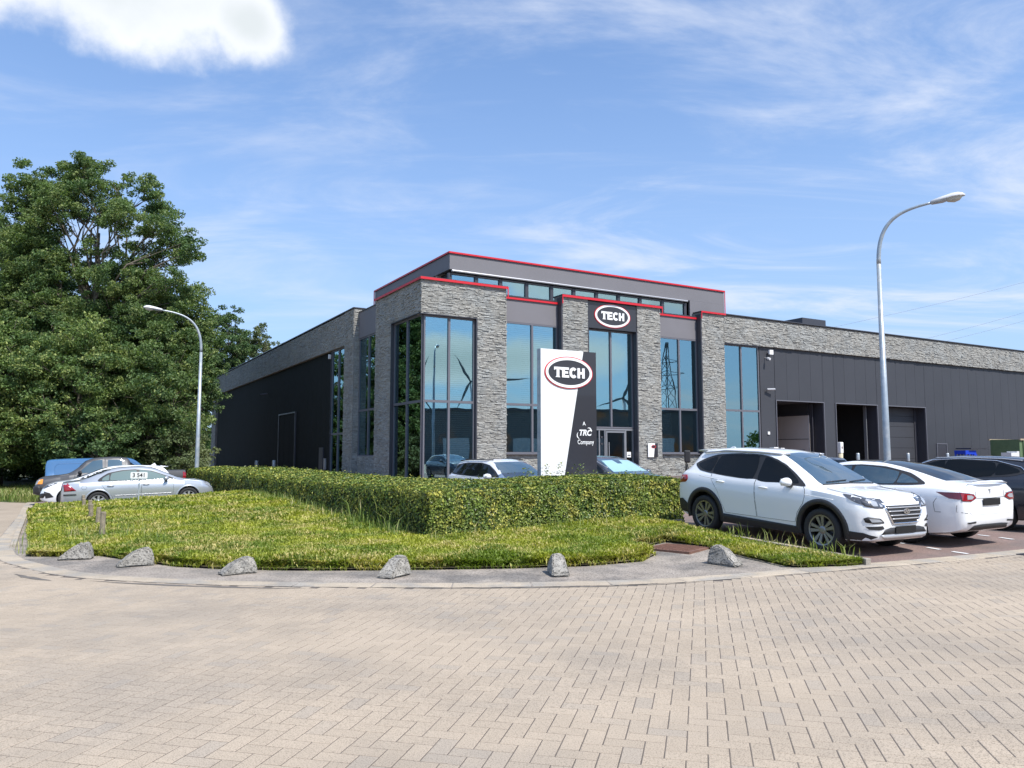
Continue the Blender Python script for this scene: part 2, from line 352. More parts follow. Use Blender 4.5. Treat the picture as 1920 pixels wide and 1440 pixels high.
def inside(poly, P):
    P = np.asarray(P); x, y = P[:, 0], P[:, 1]; r = np.zeros(len(P), bool); n = len(poly)
    for i in range(n):
        x0, y0 = poly[i]; x1, y1 = poly[(i + 1) % n]
        if y0 == y1: continue
        c = ((y0 > y) != (y1 > y)) & (x < (x1 - x0) * (y - y0) / (y1 - y0) + x0); r ^= c
    return r
def dist_poly(poly, P, closed=True):
    P = np.asarray(P, dtype=float); d = np.full(len(P), 1e9); n = len(poly)
    for i in range(n if closed else n - 1):
        a = np.array(poly[i]); b = np.array(poly[(i + 1) % n]); ab = b - a
        t = np.clip(((P - a) @ ab) / max(ab @ ab, 1e-9), 0, 1); d = np.minimum(d, np.hypot(*(P - a - t[:, None] * ab).T))
    return d
def densify(poly, step):
    out = []
    for i in range(len(poly)):
        a = Vector(poly[i]); b = Vector(poly[(i + 1) % len(poly)]); k = max(1, int((b - a).length / step))
        out += [tuple(a.lerp(b, j / k)) for j in range(k)]
    return out
def sheet(name, poly, off, m, step=1.0, label=None, kind='structure', parent=None):
    pd = densify(poly, step); xs = [p[0] for p in poly]; ys = [p[1] for p in poly]
    gx, gy = np.meshgrid(np.arange(min(xs), max(xs), step), np.arange(min(ys), max(ys), step))
    G = np.column_stack([gx.ravel(), gy.ravel()]); G = G[inside(poly, G)]
    G = G[dist_poly(poly, G) > step * 0.4]
    pts = [Vector(p) for p in pd] + [Vector(p) for p in G]
    V, E, F = delaunay_2d_cdt(pts, [], [list(range(len(pd)))], 1, 1e-5)[:3]
    P = np.array([(v.x, v.y) for v in V]); z = Hn(P) + off
    me = bpy.data.meshes.new(name); me.from_pydata([(a, b, c) for (a, b), c in zip(P, z)], [], [tuple(f) for f in F])
    me.materials.append(m); me.polygons.foreach_set('use_smooth', [True] * len(me.polygons))
    bm = bmesh.new(); bm.from_mesh(me); bmesh.ops.recalc_face_normals(bm, faces=bm.faces)
    for f in bm.faces:
        if f.normal.z < 0: f.normal_flip()
    bm.to_mesh(me); bm.free()
    o = link(name, me, parent)
    if kind: o['kind'] = kind
    return o
# ================================================================ GROUND
OX, OY = -3.94, 33.0
UU = Vector((.866, .5, 0)).normalized(); VV = Vector((-.5, .866, 0)).normalized()
def W2(u, v): return (OX + UU.x * u + VV.x * v, OY + UU.y * u + VV.y * v)
G = [(-21, 33.6), (-19.4, 30.95), (-14.6, 22.9), (-10.84, 16.5), (-9.3, 14.0), (-8.13, 12.41), (-6.92, 11.29), (-6.07, 10.61), (-4.9, 10.14),
     (-3.41, 9.82), (-1.72, 9.70), (0, 9.71), (2.17, 9.98), (4.88, 11.10), (8.38, 12.75), (16, 16.7), (30, 24.5), (60, 41.5)]
def rnd_path(P, k=6):
    out = []; n = len(P)
    for i in range(n - 1):
        p0 = Vector(P[max(i - 1, 0)]); p1 = Vector(P[i]); p2 = Vector(P[i + 1]); p3 = Vector(P[min(i + 2, n - 1)])
        L = (p2 - p1).length
        kk = k if L < 6 else 3
        for j in range(kk):
            t = j / kk
            out.append(tuple(.5 * ((2 * p1) + (-p0 + p2) * t + (2 * p0 - 5 * p1 + 4 * p2 - p3) * t * t + (-p0 + 3 * p1 - 3 * p2 + p3) * t ** 3)))
    out.append(tuple(P[-1])); return out
GS = rnd_path(G)
# base terrain out to the horizon
xs = np.unique(np.concatenate([np.linspace(-1500, -90, 14), np.arange(-90, 90, 3.0), np.linspace(90, 1500, 14)]))
ys = np.unique(np.concatenate([np.linspace(-1500, -60, 14), np.arange(-60, 120, 3.0), np.linspace(120, 1500, 14)]))
gx, gy = np.meshgrid(xs, ys); P = np.column_stack([gx.ravel(), gy.ravel()])
z = Hn(P) - 0.09
nx, ny = len(xs), len(ys); ii = np.arange(nx * ny).reshape(ny, nx)
F = np.column_stack([ii[:-1, :-1].ravel(), ii[:-1, 1:].ravel(), ii[1:, 1:].ravel(), ii[1:, :-1].ravel()])
tag(link('ground', np_mesh('ground', np.column_stack([P, z]), F, M['terrain'], True)), kind='structure')
road_poly = [p for p in GS] + [(92, 41), (92, -62), (-92, -62), (-92, 28), (-26, 36.8)]
road = sheet('road', road_poly, 0.0, M['road'], 1.2)
park_poly = [p for p in GS if p[0] > 5.2] + [(85, 62), (60, 90), (0, 110), (-42, 92), (-24, 44), (-21.0, 36.5)] + [p for p in GS if p[0] <= 5.2]
parking = sheet('parking_area', park_poly, 0.012, M['parking'], 1.2)
bed = [(-8.0, 12.85), (-7.36, 12.75), (-6.78, 12.82), (-6.05, 12.24), (-4.91, 11.43), (-4.11, 11.17), (-3, 11.02), (-1.95, 11.02), (0, 11.12), (1.08, 11.27),
       (1.95, 11.66), (2.28, 12.3), (2.05, 12.9), (2.75, 13.72), (3.31, 13.05), (3.6, 12.2), (4.0, 11.12), (4.75, 11.25), (5.22, 11.45),
       (4.72, 12.6), (3.5, 14.7), (2.85, 16.0), (3.0, 16.35), (3.7, 16.8), (3.2, 18.4), (-0.8, 16.2), (-13.6, 42.5), (-15.6, 41.4), (-9.15, 27.2), (-10.2, 26.9), (-15.0, 24.0), (-14.41, 23.2), (-10.64, 17.1), (-8.5, 13.76)]
apron_poly = GS[:0] + [(p[0], p[1]) for p in rnd_path([(-14.9, 23.7), (-14.6, 22.9), (-10.84, 16.5), (-9.3, 14.0), (-8.13, 12.41), (-6.92, 11.29), (-6.07, 10.61), (-4.9, 10.14), (-3.41, 9.82), (-1.72, 9.70), (0, 9.71), (2.17, 9.98), (4.88, 11.10), (5.35, 11.3)])] + \
      [(4.75, 12.6), (3.5, 14.4), (0, 13.5), (-4, 13.5), (-8.0, 13.9), (-10.3, 17.5), (-14.0, 23.9)]
sheet('pavement', apron_poly, 0.024, M['apron'], 0.6)
sheet('planting_bed', bed, 0.055, M['soil'], 0.8)
# grass strip in front of the wood, far left
# --- concrete edge stones: a flat band along the road plus a second one inside
def arclen_pts(P, step):
    out = []; acc = 0.0; P = [Vector(p) for p in P]; s = 0.0; nxt = 0.0
    for a, b in zip(P[:-1], P[1:]):
        L = (b - a).length
        while nxt <= s + L:
            out.append(a.lerp(b, (nxt - s) / L)); nxt += step
        s += L
    return out
kerb = tag(empty('kerb'), kind='structure')
def kerb_run(P, wdt, z0, z1, step, name='kerb_stone', m=M['kerb'], off=0.0, gap=0.008):
    pts = arclen_pts(P, step)
    for i in range(len(pts) - 1):
        a, b = pts[i], pts[i + 1]; t = (b - a).normalized(); n = Vector((-t.y, t.x))
        a = a + t * gap; b = b - t * gap
        q = [a + n * off, b + n * off, b + n * (off + wdt), a + n * (off + wdt)]
        c = (a + b) / 2; hs = [H(p.x, p.y) for p in q]
        mb = MB(); e = 0.012; ins = [q[0] + (n + t) * e, q[1] + (n - t) * e, q[2] + (-n - t) * e, q[3] + (-n + t) * e]
        lo = [(p.x, p.y, h + z0) for p, h in zip(q, hs)]; mid = [(p.x, p.y, h + z1 - e * .6) for p, h in zip(q, hs)]; top = [(p.x, p.y, h + z1) for p, h in zip(ins, hs)]
        mb.add(lo + mid + top, [(0, 1, 5, 4), (1, 2, 6, 5), (2, 3, 7, 6), (3, 0, 4, 7), (4, 5, 9, 8), (5, 6, 10, 9), (6, 7, 11, 10), (7, 4, 8, 11), (8, 9, 10, 11)])
        mb.build(name, m, kerb)
front = [p for p in GS if p[0] > -21.2 and p[0] < 34]
kerb_run(front, 0.30, -0.05, 0.028, 1.0)                     # the light band right behind the road edge
kerb_run([(-14.9, 23.75), (-10.95, 17.2), (-8.75, 13.6)][::1], 0.10, -0.05, 0.09, 1.0, off=-0.02)
kerb_run([(5.25, 11.42), (4.72, 12.6), (3.5, 14.7), (2.85, 16.0)], 0.10, -0.05, 0.12, 0.9, off=0.0)
kerb_run([(2.9, 16.25), (3.9, 16.85)], 0.08, -0.05, 0.10, 0.9)
kerb_run([(3.7, 16.8), (3.2, 18.4), (-0.8, 16.2)], 0.08, -0.05, 0.10, 1.0)

# --- herringbone pavers: real bricks with recessed joints
UNIT = 0.1155; vpx = (1315 - 960) / 1448; th = math.atan(vpx)
AX = np.array([math.cos(th), -math.sin(th)]); BX = np.array([math.sin(th), math.cos(th)])
paver_zone = [(-9.0, 2.0), (9.0, 2.0)] + [p for p in GS if p[0] <= 14 and p[0] >= -9][::-1][0:0]
cells = []
road_np = road_poly
for i in range(-150, 150):
    for j in range(-20, 175):
        k = (i - j) % 4
        if k == 0: cells.append((i + 1.0, j + .5, 0))
        elif k == 3: cells.append((i + .5, j + 1.0, 1))
cells = np.array(cells); ctr = cells[:, :1] * UNIT * AX + cells[:, 1:2] * UNIT * BX
yy = ctr[:, 1]; xx = ctr[:, 0]
ok = (yy > 1.8) & (yy < 17.5) & (np.abs(xx) < .80 * yy + 1.6) & inside(road_np, ctr)
dG = dist_poly(GS, ctr, False); ok &= dG > 0.0
cells = cells[ok]; ctr = ctr[ok]; dG = dG[ok]
def brick_mesh(horizontal):
    a, b = (2 * UNIT - .0055, UNIT - .0055) if horizontal else (UNIT - .0055, 2 * UNIT - .0055)
    e = .0025; vs = []
    for (s, zz) in ((0, -.012), (0, .006), (e, .0085)):
        for sx, sy in ((-1, -1), (1, -1), (1, 1), (-1, 1)):
            p = AX * (sx * (a / 2 - s)) + BX * (sy * (b / 2 - s)); vs.append((p[0], p[1], zz))
    return vs, [(0, 1, 5, 4), (1, 2, 6, 5), (2, 3, 7, 6), (3, 0, 4, 7), (4, 5, 9, 8), (5, 6, 10, 9), (6, 7, 11, 10), (7, 4, 8, 11), (8, 9, 10, 11)]
zc = Hn(ctr) + 0.012 + np.random.uniform(-.0004, .0005, len(ctr))
infr = (np.abs(ctr[:, 0]) < .66 * ctr[:, 1]) & (ctr[:, 1] > 3.95)
order = np.argsort(np.where(infr, ctr[:, 1], 1e6))
single = set(order[:296].tolist())
bms = []
for h in (0, 1):
    vs, fs = brick_mesh(h == 0); me = bpy.data.meshes.new('paver'); me.from_pydata(vs, [], fs); me.materials.append(M['paver']); bms.append(me)
for i in single:
    o = link('paver', bms[int(cells[i, 2])], road); o.location = (ctr[i, 0], ctr[i, 1], zc[i])
rest = np.array([i for i in range(len(ctr)) if i not in single])
Vs, Fs, base = [], [], 0
for h in (0, 1):
    vs, fs = brick_mesh(h == 0); vs = np.array(vs); idx = rest[cells[rest, 2] == h]
    c3 = np.column_stack([ctr[idx], zc[idx]]); tilt = np.random.normal(0, .0025, (len(idx), 2))
    V = vs[None] + c3[:, None]; V[:, :, 2] += (vs[None, :, 0] * tilt[:, None, 0] + vs[None, :, 1] * tilt[:, None, 1])
    Vs.append(V.reshape(-1, 3)); Fs.append((np.array(fs)[None] + (np.arange(len(idx)) * 12)[:, None, None]).reshape(-1, 4) + base); base += len(idx) * 12
o = link('pavers', np_mesh('pavers', np.vstack(Vs), np.vstack(Fs), M['paver']), road); o['kind'] = 'stuff'
zone = [(-3.0, 1.85), (3.0, 1.85)] + [(x, y) for x, y in [(14.9, 16.0)]] + [p for p in GS if -11.0 <= p[0] <= 14.8][::-1] + [(-14.9, 17.0)][:0] + [(-10.9, 13.6)]
bedding = sheet('road_joints', zone, 0.0186, M['joint'], 0.6)

# dark damp streaks that collect in the gutter
M['stain'] = mat('gutter_stain', (0.13, 0.115, 0.10), 0.9, var=0.3, vscale=6)
gpts = arclen_pts([p for p in GS if -8 < p[0] < 12], .12)
rsg = np.random.RandomState(8); stn = MB()
for (i0, n_, off_, wd_0) in ((14, 9, -.30, .05), (26, 26, -.12, .045), (60, 34, -.06, .030), (104, 20, -.05, .018), (148, 16, -.10, .035), (170, 20, -.08, .030)):
    L_, R_ = [], []
    for k in range(n_):
        i = i0 + k
        if i + 1 >= len(gpts): break
        a, b = gpts[i], gpts[i + 1]; t = (b - a).normalized(); nn = Vector((-t.y, t.x)); w_ = wd_0 * math.sin(math.pi * (k + .5) / n_) * rsg.uniform(.7, 1.25); o_ = off_ + rsg.normal(0, .006)
        L_.append(a + nn * (o_ + w_)); R_.append(a + nn * (o_ - w_))
    q = [(p.x, p.y, H(p.x, p.y) + .0235) for p in L_] + [(p.x, p.y, H(p.x, p.y) + .0235) for p in R_]; m_ = len(L_)
    stn.add(q, [(j, m_ + j, m_ + j + 1, j + 1) for j in range(m_ - 1)])
o = stn.build('gutter_stain', M['stain']); o['kind'] = 'structure'

# parking bay dashes
mk = MB()
for (a, b) in (((7.11, 13.37), (7.21, 13.15)), ((7.29, 12.93), (7.41, 12.70)), ((9.05, 15.15), (9.16, 14.96)), ((9.24, 14.77), (9.32, 14.5)), ((9.45, 14.25), (9.57, 14.03)),
               ((6.95, 13.8), (6.85, 14.0)), ((11.3, 16.0), (11.42, 15.8)), ((13.5, 17.4), (13.62, 17.2))):
    a, b = Vector(a), Vector(b); t = (b - a).normalized(); n = Vector((-t.y, t.x)) * .045
    q = [a - n, b - n, b + n, a + n]; mk.add([(p.x, p.y, H(p.x, p.y) + .022) for p in q], [(0, 1, 2, 3)])
o = mk.build('bay_markings', M['white']); o['kind'] = 'structure'

# manhole cover: brown cast cover with raised treads
mh = tag(empty('manhole_cover', (2.74, 12.93, H(2.74, 12.93) + .038), R(51)), 'square rusty brown manhole cover in the pavement notch beside the grass', 'manhole cover')
MB().box(-.37, .37, -.37, .37, -.03, .006).build('cover_plate', M['rust'], mh)
tr = MB()
for i in range(12):
    for j in range(12):
        x = -.33 + i * .06; y = -.33 + j * .06
        tr.cbox((x, y, .011), (.044, .016, .010), R(45 if (i + j) % 2 else -45))
tr.build('treads', M['rust'], mh)['kind'] = 'stuff'
fr = MB(); fr.box(-.42, -.375, -.42, .42, -.03, .010).box(.375, .42, -.42, .42, -.03, .010).box(-.373, .373, -.42, -.375, -.03, .010).box(-.373, .373, .375, .42, -.03, .010)
fr.build('cover_frame', M['rust'], mh)
# road drain grate in the gutter on the right
dg = tag(empty('drain_grate', (8.72, 12.72, H(8.72, 12.72) + .012), R(25)), 'dark slotted drain grate in the road gutter at right', 'drain grate')
MB().box(-.52, .52, -.17, .17, -.06, -.02).build('pit', M['black'], dg)
g = MB(); g.box(-.52, .52, -.19, -.165, -.03, .018).box(-.52, .52, .165, .19, -.03, .018).box(-.54, -.522, -.19, .19, -.03, .018).box(.522, .54, -.19, .19, -.03, .018)
g.build('grate_frame', M['cap'], dg)
bar = MB().box(-.012, .012, -.163, .163, -.02, .014).mesh('grate_bar', M['cap'])
for i in range(17):
    b = link('grate_bar', bar, dg); b.location.x = -.48 + i * .06

# --- wedge blocks of exposed aggregate concrete
def wedge_mesh(seed):
    rs = np.random.RandomState(seed); bm = bmesh.new()
    L, Wb, Wt, Hh = .49, .25, .15, .255
    prof = [(-L / 2, 0), (-L / 2 + .03, .05), (-.02, Hh * .80), (.06, Hh * .97), (.11, Hh), (L / 2 - .06, Hh * .97), (L / 2 - .02, Hh * .55), (L / 2, 0)]
    vs = []
    for s in (-1, 1):
        for (x, zz) in prof:
            k = zz / Hh; wd = (Wb / 2) * (1 - k) + (Wt / 2) * k; vs.append(bm.verts.new((x, s * wd, zz)))
    n = len(prof)
    bm.faces.new(vs[:n][::-1]); bm.faces.new(vs[n:])
    for i in range(n): bm.faces.new((vs[i], vs[(i + 1) % n], vs[n + (i + 1) % n], vs[n + i]))
    bmesh.ops.bevel(bm, geom=bm.edges[:], offset=.018, segments=2, affect='EDGES')
    bmesh.ops.triangulate(bm, faces=bm.faces[:]); bmesh.ops.subdivide_edges(bm, edges=bm.edges[:], cuts=2, use_grid_fill=True)
    for v in bm.verts:
        v.co += Vector(rs.normal(0, .0035, 3)) + Vector((math.sin(v.co.y * 23 + seed) * .006, math.sin(v.co.x * 17 + seed) * .005, math.sin(v.co.x * 29 + v.co.y * 31 + seed) * .006))
    bmesh.ops.recalc_face_normals(bm, faces=bm.faces); me = bpy.data.meshes.new('wedge_block'); bm.to_mesh(me); bm.free(); me.materials.append(M['block']); return me
# tall end (+x) sits towards the bed, slope runs down to the road
blk = [((-6.93, 12.42), (-.93, -.22), 'left end of the row, just below the wooden stakes'),
       ((-5.58, 11.58), (-.86, -.50), 'second from the left, beside trimmed ground cover'),
       ((-3.78, 10.78), (-.80, -.60), 'third from the left, squat with a rounded top'),
       ((-1.58, 10.52), (-.45, -.89), 'in front of the tall hedge corner'),
       ((0.63, 10.62), (.10, -1.0), 'seen end on below the monolith sign'),
       ((3.10, 11.36), (.66, -.75), 'right end of the row, beside the manhole cover, its left side dark')]
for i, (c, d, txt) in enumerate(blk):
    me = wedge_mesh(i * 7 + 1); o = link('wedge_block', me)
    o.location = (c[0], c[1], H(*c) + .03); o.rotation_euler = (0, 0, math.atan2(-d[1], -d[0])); sc_ = (1.0, 1.05, 1, .98, 1.0, 1.0)[i]
    o.scale = (sc_, 1, (1.0, 1.0, .84, 1.0, 1.0, 1.05)[i])
    tag(o, 'concrete wedge block, ' + txt, 'concrete block', 'concrete wedge blocks along the curved pavement')

# --- wooden stakes
for i, (x, y, hh) in enumerate([(-13.9, 25.2, .50), (-12.58, 22.85, .50), (-14.7, 26.5, .46), (-10.1, 18.67, .52), (-11.48, 21.12, .52), (-9.33, 17.51, .50), (-8.03, 15.25, .52)]):
    hh += .08; mb = MB(); r = .052; zb = H(x, y)
    mb.tube([(0, 0, -.1), (0, 0, hh - .01), (0, 0, hh)], [r, r * .96, r * .75], 9)
    o = mb.build('wooden_stake', M['wood']); o.location = (x, y, zb); o.rotation_euler = (random.uniform(-.04, .04), random.uniform(-.05, .05), i)
    tag(o, 'short round weathered wooden stake, ' + ['second from the back', 'third from the back', 'rearmost and smallest of the row', 'third from the front', 'middle one of the row',
        'second from the front', 'frontmost, nearest the concrete blocks'][i], 'stake', 'wooden stakes standing in the grass')

# --- ground cover
def cover_h(P):
    P = np.asarray(P); x, y = P[:, 0], P[:, 1]
    t = np.clip((y - 14) / 9, 0, 1); t = t * t * (3 - 2 * t)
    left = np.clip((-x - 6 - (y - 13) * .42) / 2.0, 0, 1)       # lower grass beside the left kerb
    h = .12 + .23 * t - .06 * left
    h *= 1 - .55 * np.clip((x - 3.0) / 1.2, 0, 1)
    h += .025 * np.sin(x * 2.1 + y * .7) * np.sin(y * 1.7 - x * .4) + .02 * np.sin(x * 5.3) * np.sin(y * 4.1)
    return h
def cover_top(P):
    d = dist_poly(bed, P) - .05 - .05 * np.sin(P[:, 0] * 9.0 + P[:, 1] * 4) - .03 * np.sin(P[:, 0] * 23.0); e = np.clip(d / .22, 0, 1); e = np.sqrt(1 - (1 - e) ** 2)
    return Hn(P) + .055 + cover_h(P) * e
gx, gy = np.meshgrid(np.arange(-15.6, 5.4, .16), np.arange(10.9, 28.5, .16)); P = np.column_stack([gx.ravel(), gy.ravel()])
m_in = inside(bed, P)
z = np.where(m_in, cover_top(P) - .035, Hn(P) - .2)
ny_, nx_ = gx.shape; ii = np.arange(nx_ * ny_).reshape(ny_, nx_)
F = np.column_stack([ii[:-1, :-1].ravel(), ii[:-1, 1:].ravel(), ii[1:, 1:].ravel(), ii[1:, :-1].ravel()])
F = F[m_in[F].all(axis=1)]
M['cover_in'] = mat('ground_cover_inner', (0.085, 0.105, 0.018), 0.95, var=0.4, vscale=6)
def tufts(n, polyin, lo, hi, wd, seed, ymin, ymax, topf, hfun=None, spread=.9, xmin=-15.6, xmax=5.4):
    rs = np.random.RandomState(seed); P = np.column_stack([rs.uniform(xmin, xmax, n), rs.uniform(ymin, ymax, n)])
    P = P[inside(polyin, P)]
    bare = np.sin(P[:, 0] * 1.3 + 2 * np.sin(P[:, 1] * .9)) * np.sin(P[:, 1] * 1.9 + 1.5 * np.sin(P[:, 0] * .7)); P = P[rs.uniform(0, 1, len(P)) > np.clip((bare - .55) * 1.6, 0, .6)]
    k = len(P); z = topf(P) - .03
    ang = rs.uniform(0, 2 * np.pi, k); lean = rs.uniform(.15, spread, k); ln = rs.uniform(lo, hi, k)
    if hfun is not None: ln = ln * hfun(P)
    d = dist_poly(bed, P)
    base = np.column_stack([P, z]); dr = np.column_stack([np.cos(ang) * lean, np.sin(ang) * lean, np.ones(k)]); dr /= np.linalg.norm(dr, axis=1)[:, None]
    sd = np.column_stack([-np.sin(ang), np.cos(ang), np.zeros(k)]) * wd * rs.uniform(.6, 1.3, k)[:, None]
    mid = base + dr * (ln * .55)[:, None]; d2 = dr.copy(); d2[:, 2] *= .45; tip = mid + d2 * (ln * .5)[:, None]
    V = np.stack([base - sd * .5, base + sd * .5, mid + sd, tip, mid - sd], axis=1)
    F = (np.array([[0, 1, 2, 4], [4, 2, 3, 3]])[:1][None] + 0)
    return V, k
Vall, F4, F3 = [], [], []; b0 = 0
def push(V, k):
    global b0
    Vall.append(V.reshape(-1, 3)); q = np.arange(k)[:, None] * 5 + b0
    F4.append(q + np.array([[0, 1, 2, 4]])); F3.append(q + np.array([[4, 2, 3, 3]])); b0 += k * 5
def area_n(dens, y0, y1): return int(dens * 21 * (y1 - y0))
for (y0, y1, dn, lo, hi, wd, sd_) in ((10.9, 13.2, 2600, .055, .12, .011, 1), (13.2, 16.5, 1900, .06, .13, .012, 2), (16.5, 21, 1000, .07, .15, .018, 3), (21, 28.5, 500, .10, .20, .028, 4)):
    V, k = tufts(area_n(dn, y0, y1), bed, lo, hi, wd, sd_, y0, y1, cover_top); push(V, k)
# edge skirt sprigs sticking outwards on the trimmed faces
rs = np.random.RandomState(5); bd = densify(bed[:22], .008); bd = np.array(bd); nb = len(bd)
rep = 9; bp = np.repeat(bd, rep, axis=0) + rs.normal(0, .01, (nb * rep, 2)); hh = rs.uniform(0, 1, nb * rep) ** .8
cen = np.array([-2.0, 14.5]); out = bp - cen; out /= np.linalg.norm(out, axis=1)[:, None]
sel = rs.uniform(0, 1, len(bp)) < .35 + .65 * (np.sin(bp[:, 0] * 3.1 + bp[:, 1]) > -.75); bp = bp[sel] - out[sel] * .07; hh = hh[sel]; out = out[sel]
zz = Hn(bp) + .05 + hh * cover_h(bp) * .8; k = len(bp); ln = rs.uniform(.04, .09, k)
base3 = np.column_stack([bp - out * .03, zz]); dr = np.column_stack([out + rs.normal(0, .5, (k, 2)), rs.uniform(-.1, .9, k)]); dr /= np.linalg.norm(dr, axis=1)[:, None]
sdv = np.cross(dr, np.array([0, 0, 1.0])) * rs.uniform(.006, .013, k)[:, None]
mid = base3 + dr * (ln * .6)[:, None]; tip = base3 + dr * ln[:, None]
push(np.stack([base3 - sdv * .5, base3 + sdv * .5, mid + sdv, tip, mid - sdv], axis=1), k)
o = link('ground_cover', np_mesh('ground_cover', np.vstack(Vall), np.vstack([f for f in F4] + [f for f in F3]), M['cover']))
me = o.data
tag(o, 'yellow-green spreading ground cover filling the curved bed', 'ground cover', kind='stuff')
b2 = link('cover_mat', np_mesh('cover_mat', np.column_stack([P, z]), F, M['cover_in'], True), o)
# tall grasses and weeds
gv = []; 
def grass_clump(list_, lo, hi, seed, wd=.006, m='grass', name='tall_grass', label=None, seedheads=False):
    rs = np.random.RandomState(seed); Vs = []; 
    for (cx, cy, n, rad) in list_:
        for _ in range(n):
            x = cx + rs.normal(0, rad); y = cy + rs.normal(0, rad); a = rs.uniform(0, 6.28); l = rs.uniform(lo, hi); le = rs.uniform(.1, .8)
            z0 = float(cover_top(np.array([[x, y]]))[0]) - .05; w_ = wd * rs.uniform(.6, 1.5)
            d = np.array([math.cos(a), math.sin(a)]); s = np.array([-d[1], d[0], 0]) * w_
            p0 = np.array([x, y, z0]); p1 = p0 + np.array([d[0] * le * l * .35, d[1] * le * l * .35, l * .6]); p2 = p1 + np.array([d[0] * le * l * .6, d[1] * le * l * .6, l * .38 * (1 - le * .7)])
            Vs.append([p0 - s, p0 + s, p1 + s * .9, p1 - s * .9, p2 + s * .15, p2 - s * .15])
    V = np.array(Vs).reshape(-1, 3); k = len(Vs); q = np.arange(k)[:, None] * 6
    F = np.vstack([q + np.array([[0, 1, 2, 3]]), q + np.array([[3, 2, 4, 5]])])
    return link(name, np_mesh(name, V, F, M[m]))
cl = []
for t in np.linspace(.4, 13, 44): cl.append((-1.75 - .5 * t, 13.8 + .866 * t, 16, .16))
for s in np.linspace(0, 4.6, 14): cl.append((-1.3 + .866 * s, 13.65 + .5 * s, 10, .15))
for s in np.linspace(0, 1, 16): cl.append((2.9 + (5.1 - 2.9) * s, 15.9 + (11.7 - 15.9) * s, 12, .10))
for _ in range(60): cl.append((random.uniform(-9, -6.2), random.uniform(12.9, 17.5), 6, .22))
cl = [c for c in cl if inside(bed, [(c[0], c[1])])[0]]
o = grass_clump(cl, .14, .36, 3); tag(o, 'long loose grass blades growing along the hedge foot and kerbs', 'grass', kind='stuff')
for i, (x, y, L, a) in enumerate([(-3.4, 17.0, .75, .3), (-3.1, 16.4, .6, -.4), (-2.7, 15.7, .8, .1), (-2.3, 15.0, .7, .5), (-2.0, 14.5, .55, 0)]):
    grass = grass_clump([(x, y, 7, .12)], L * .7, L, 30 + i, .009, name='grass_tuft')
    tag(grass, 'long green grass tuft at the shaded hedge foot, ' + ['farthest', 'fourth nearest', 'middle one', 'second nearest', 'nearest'][i] + ' to the hedge corner', 'grass tuft', 'long grass tufts at the hedge foot')

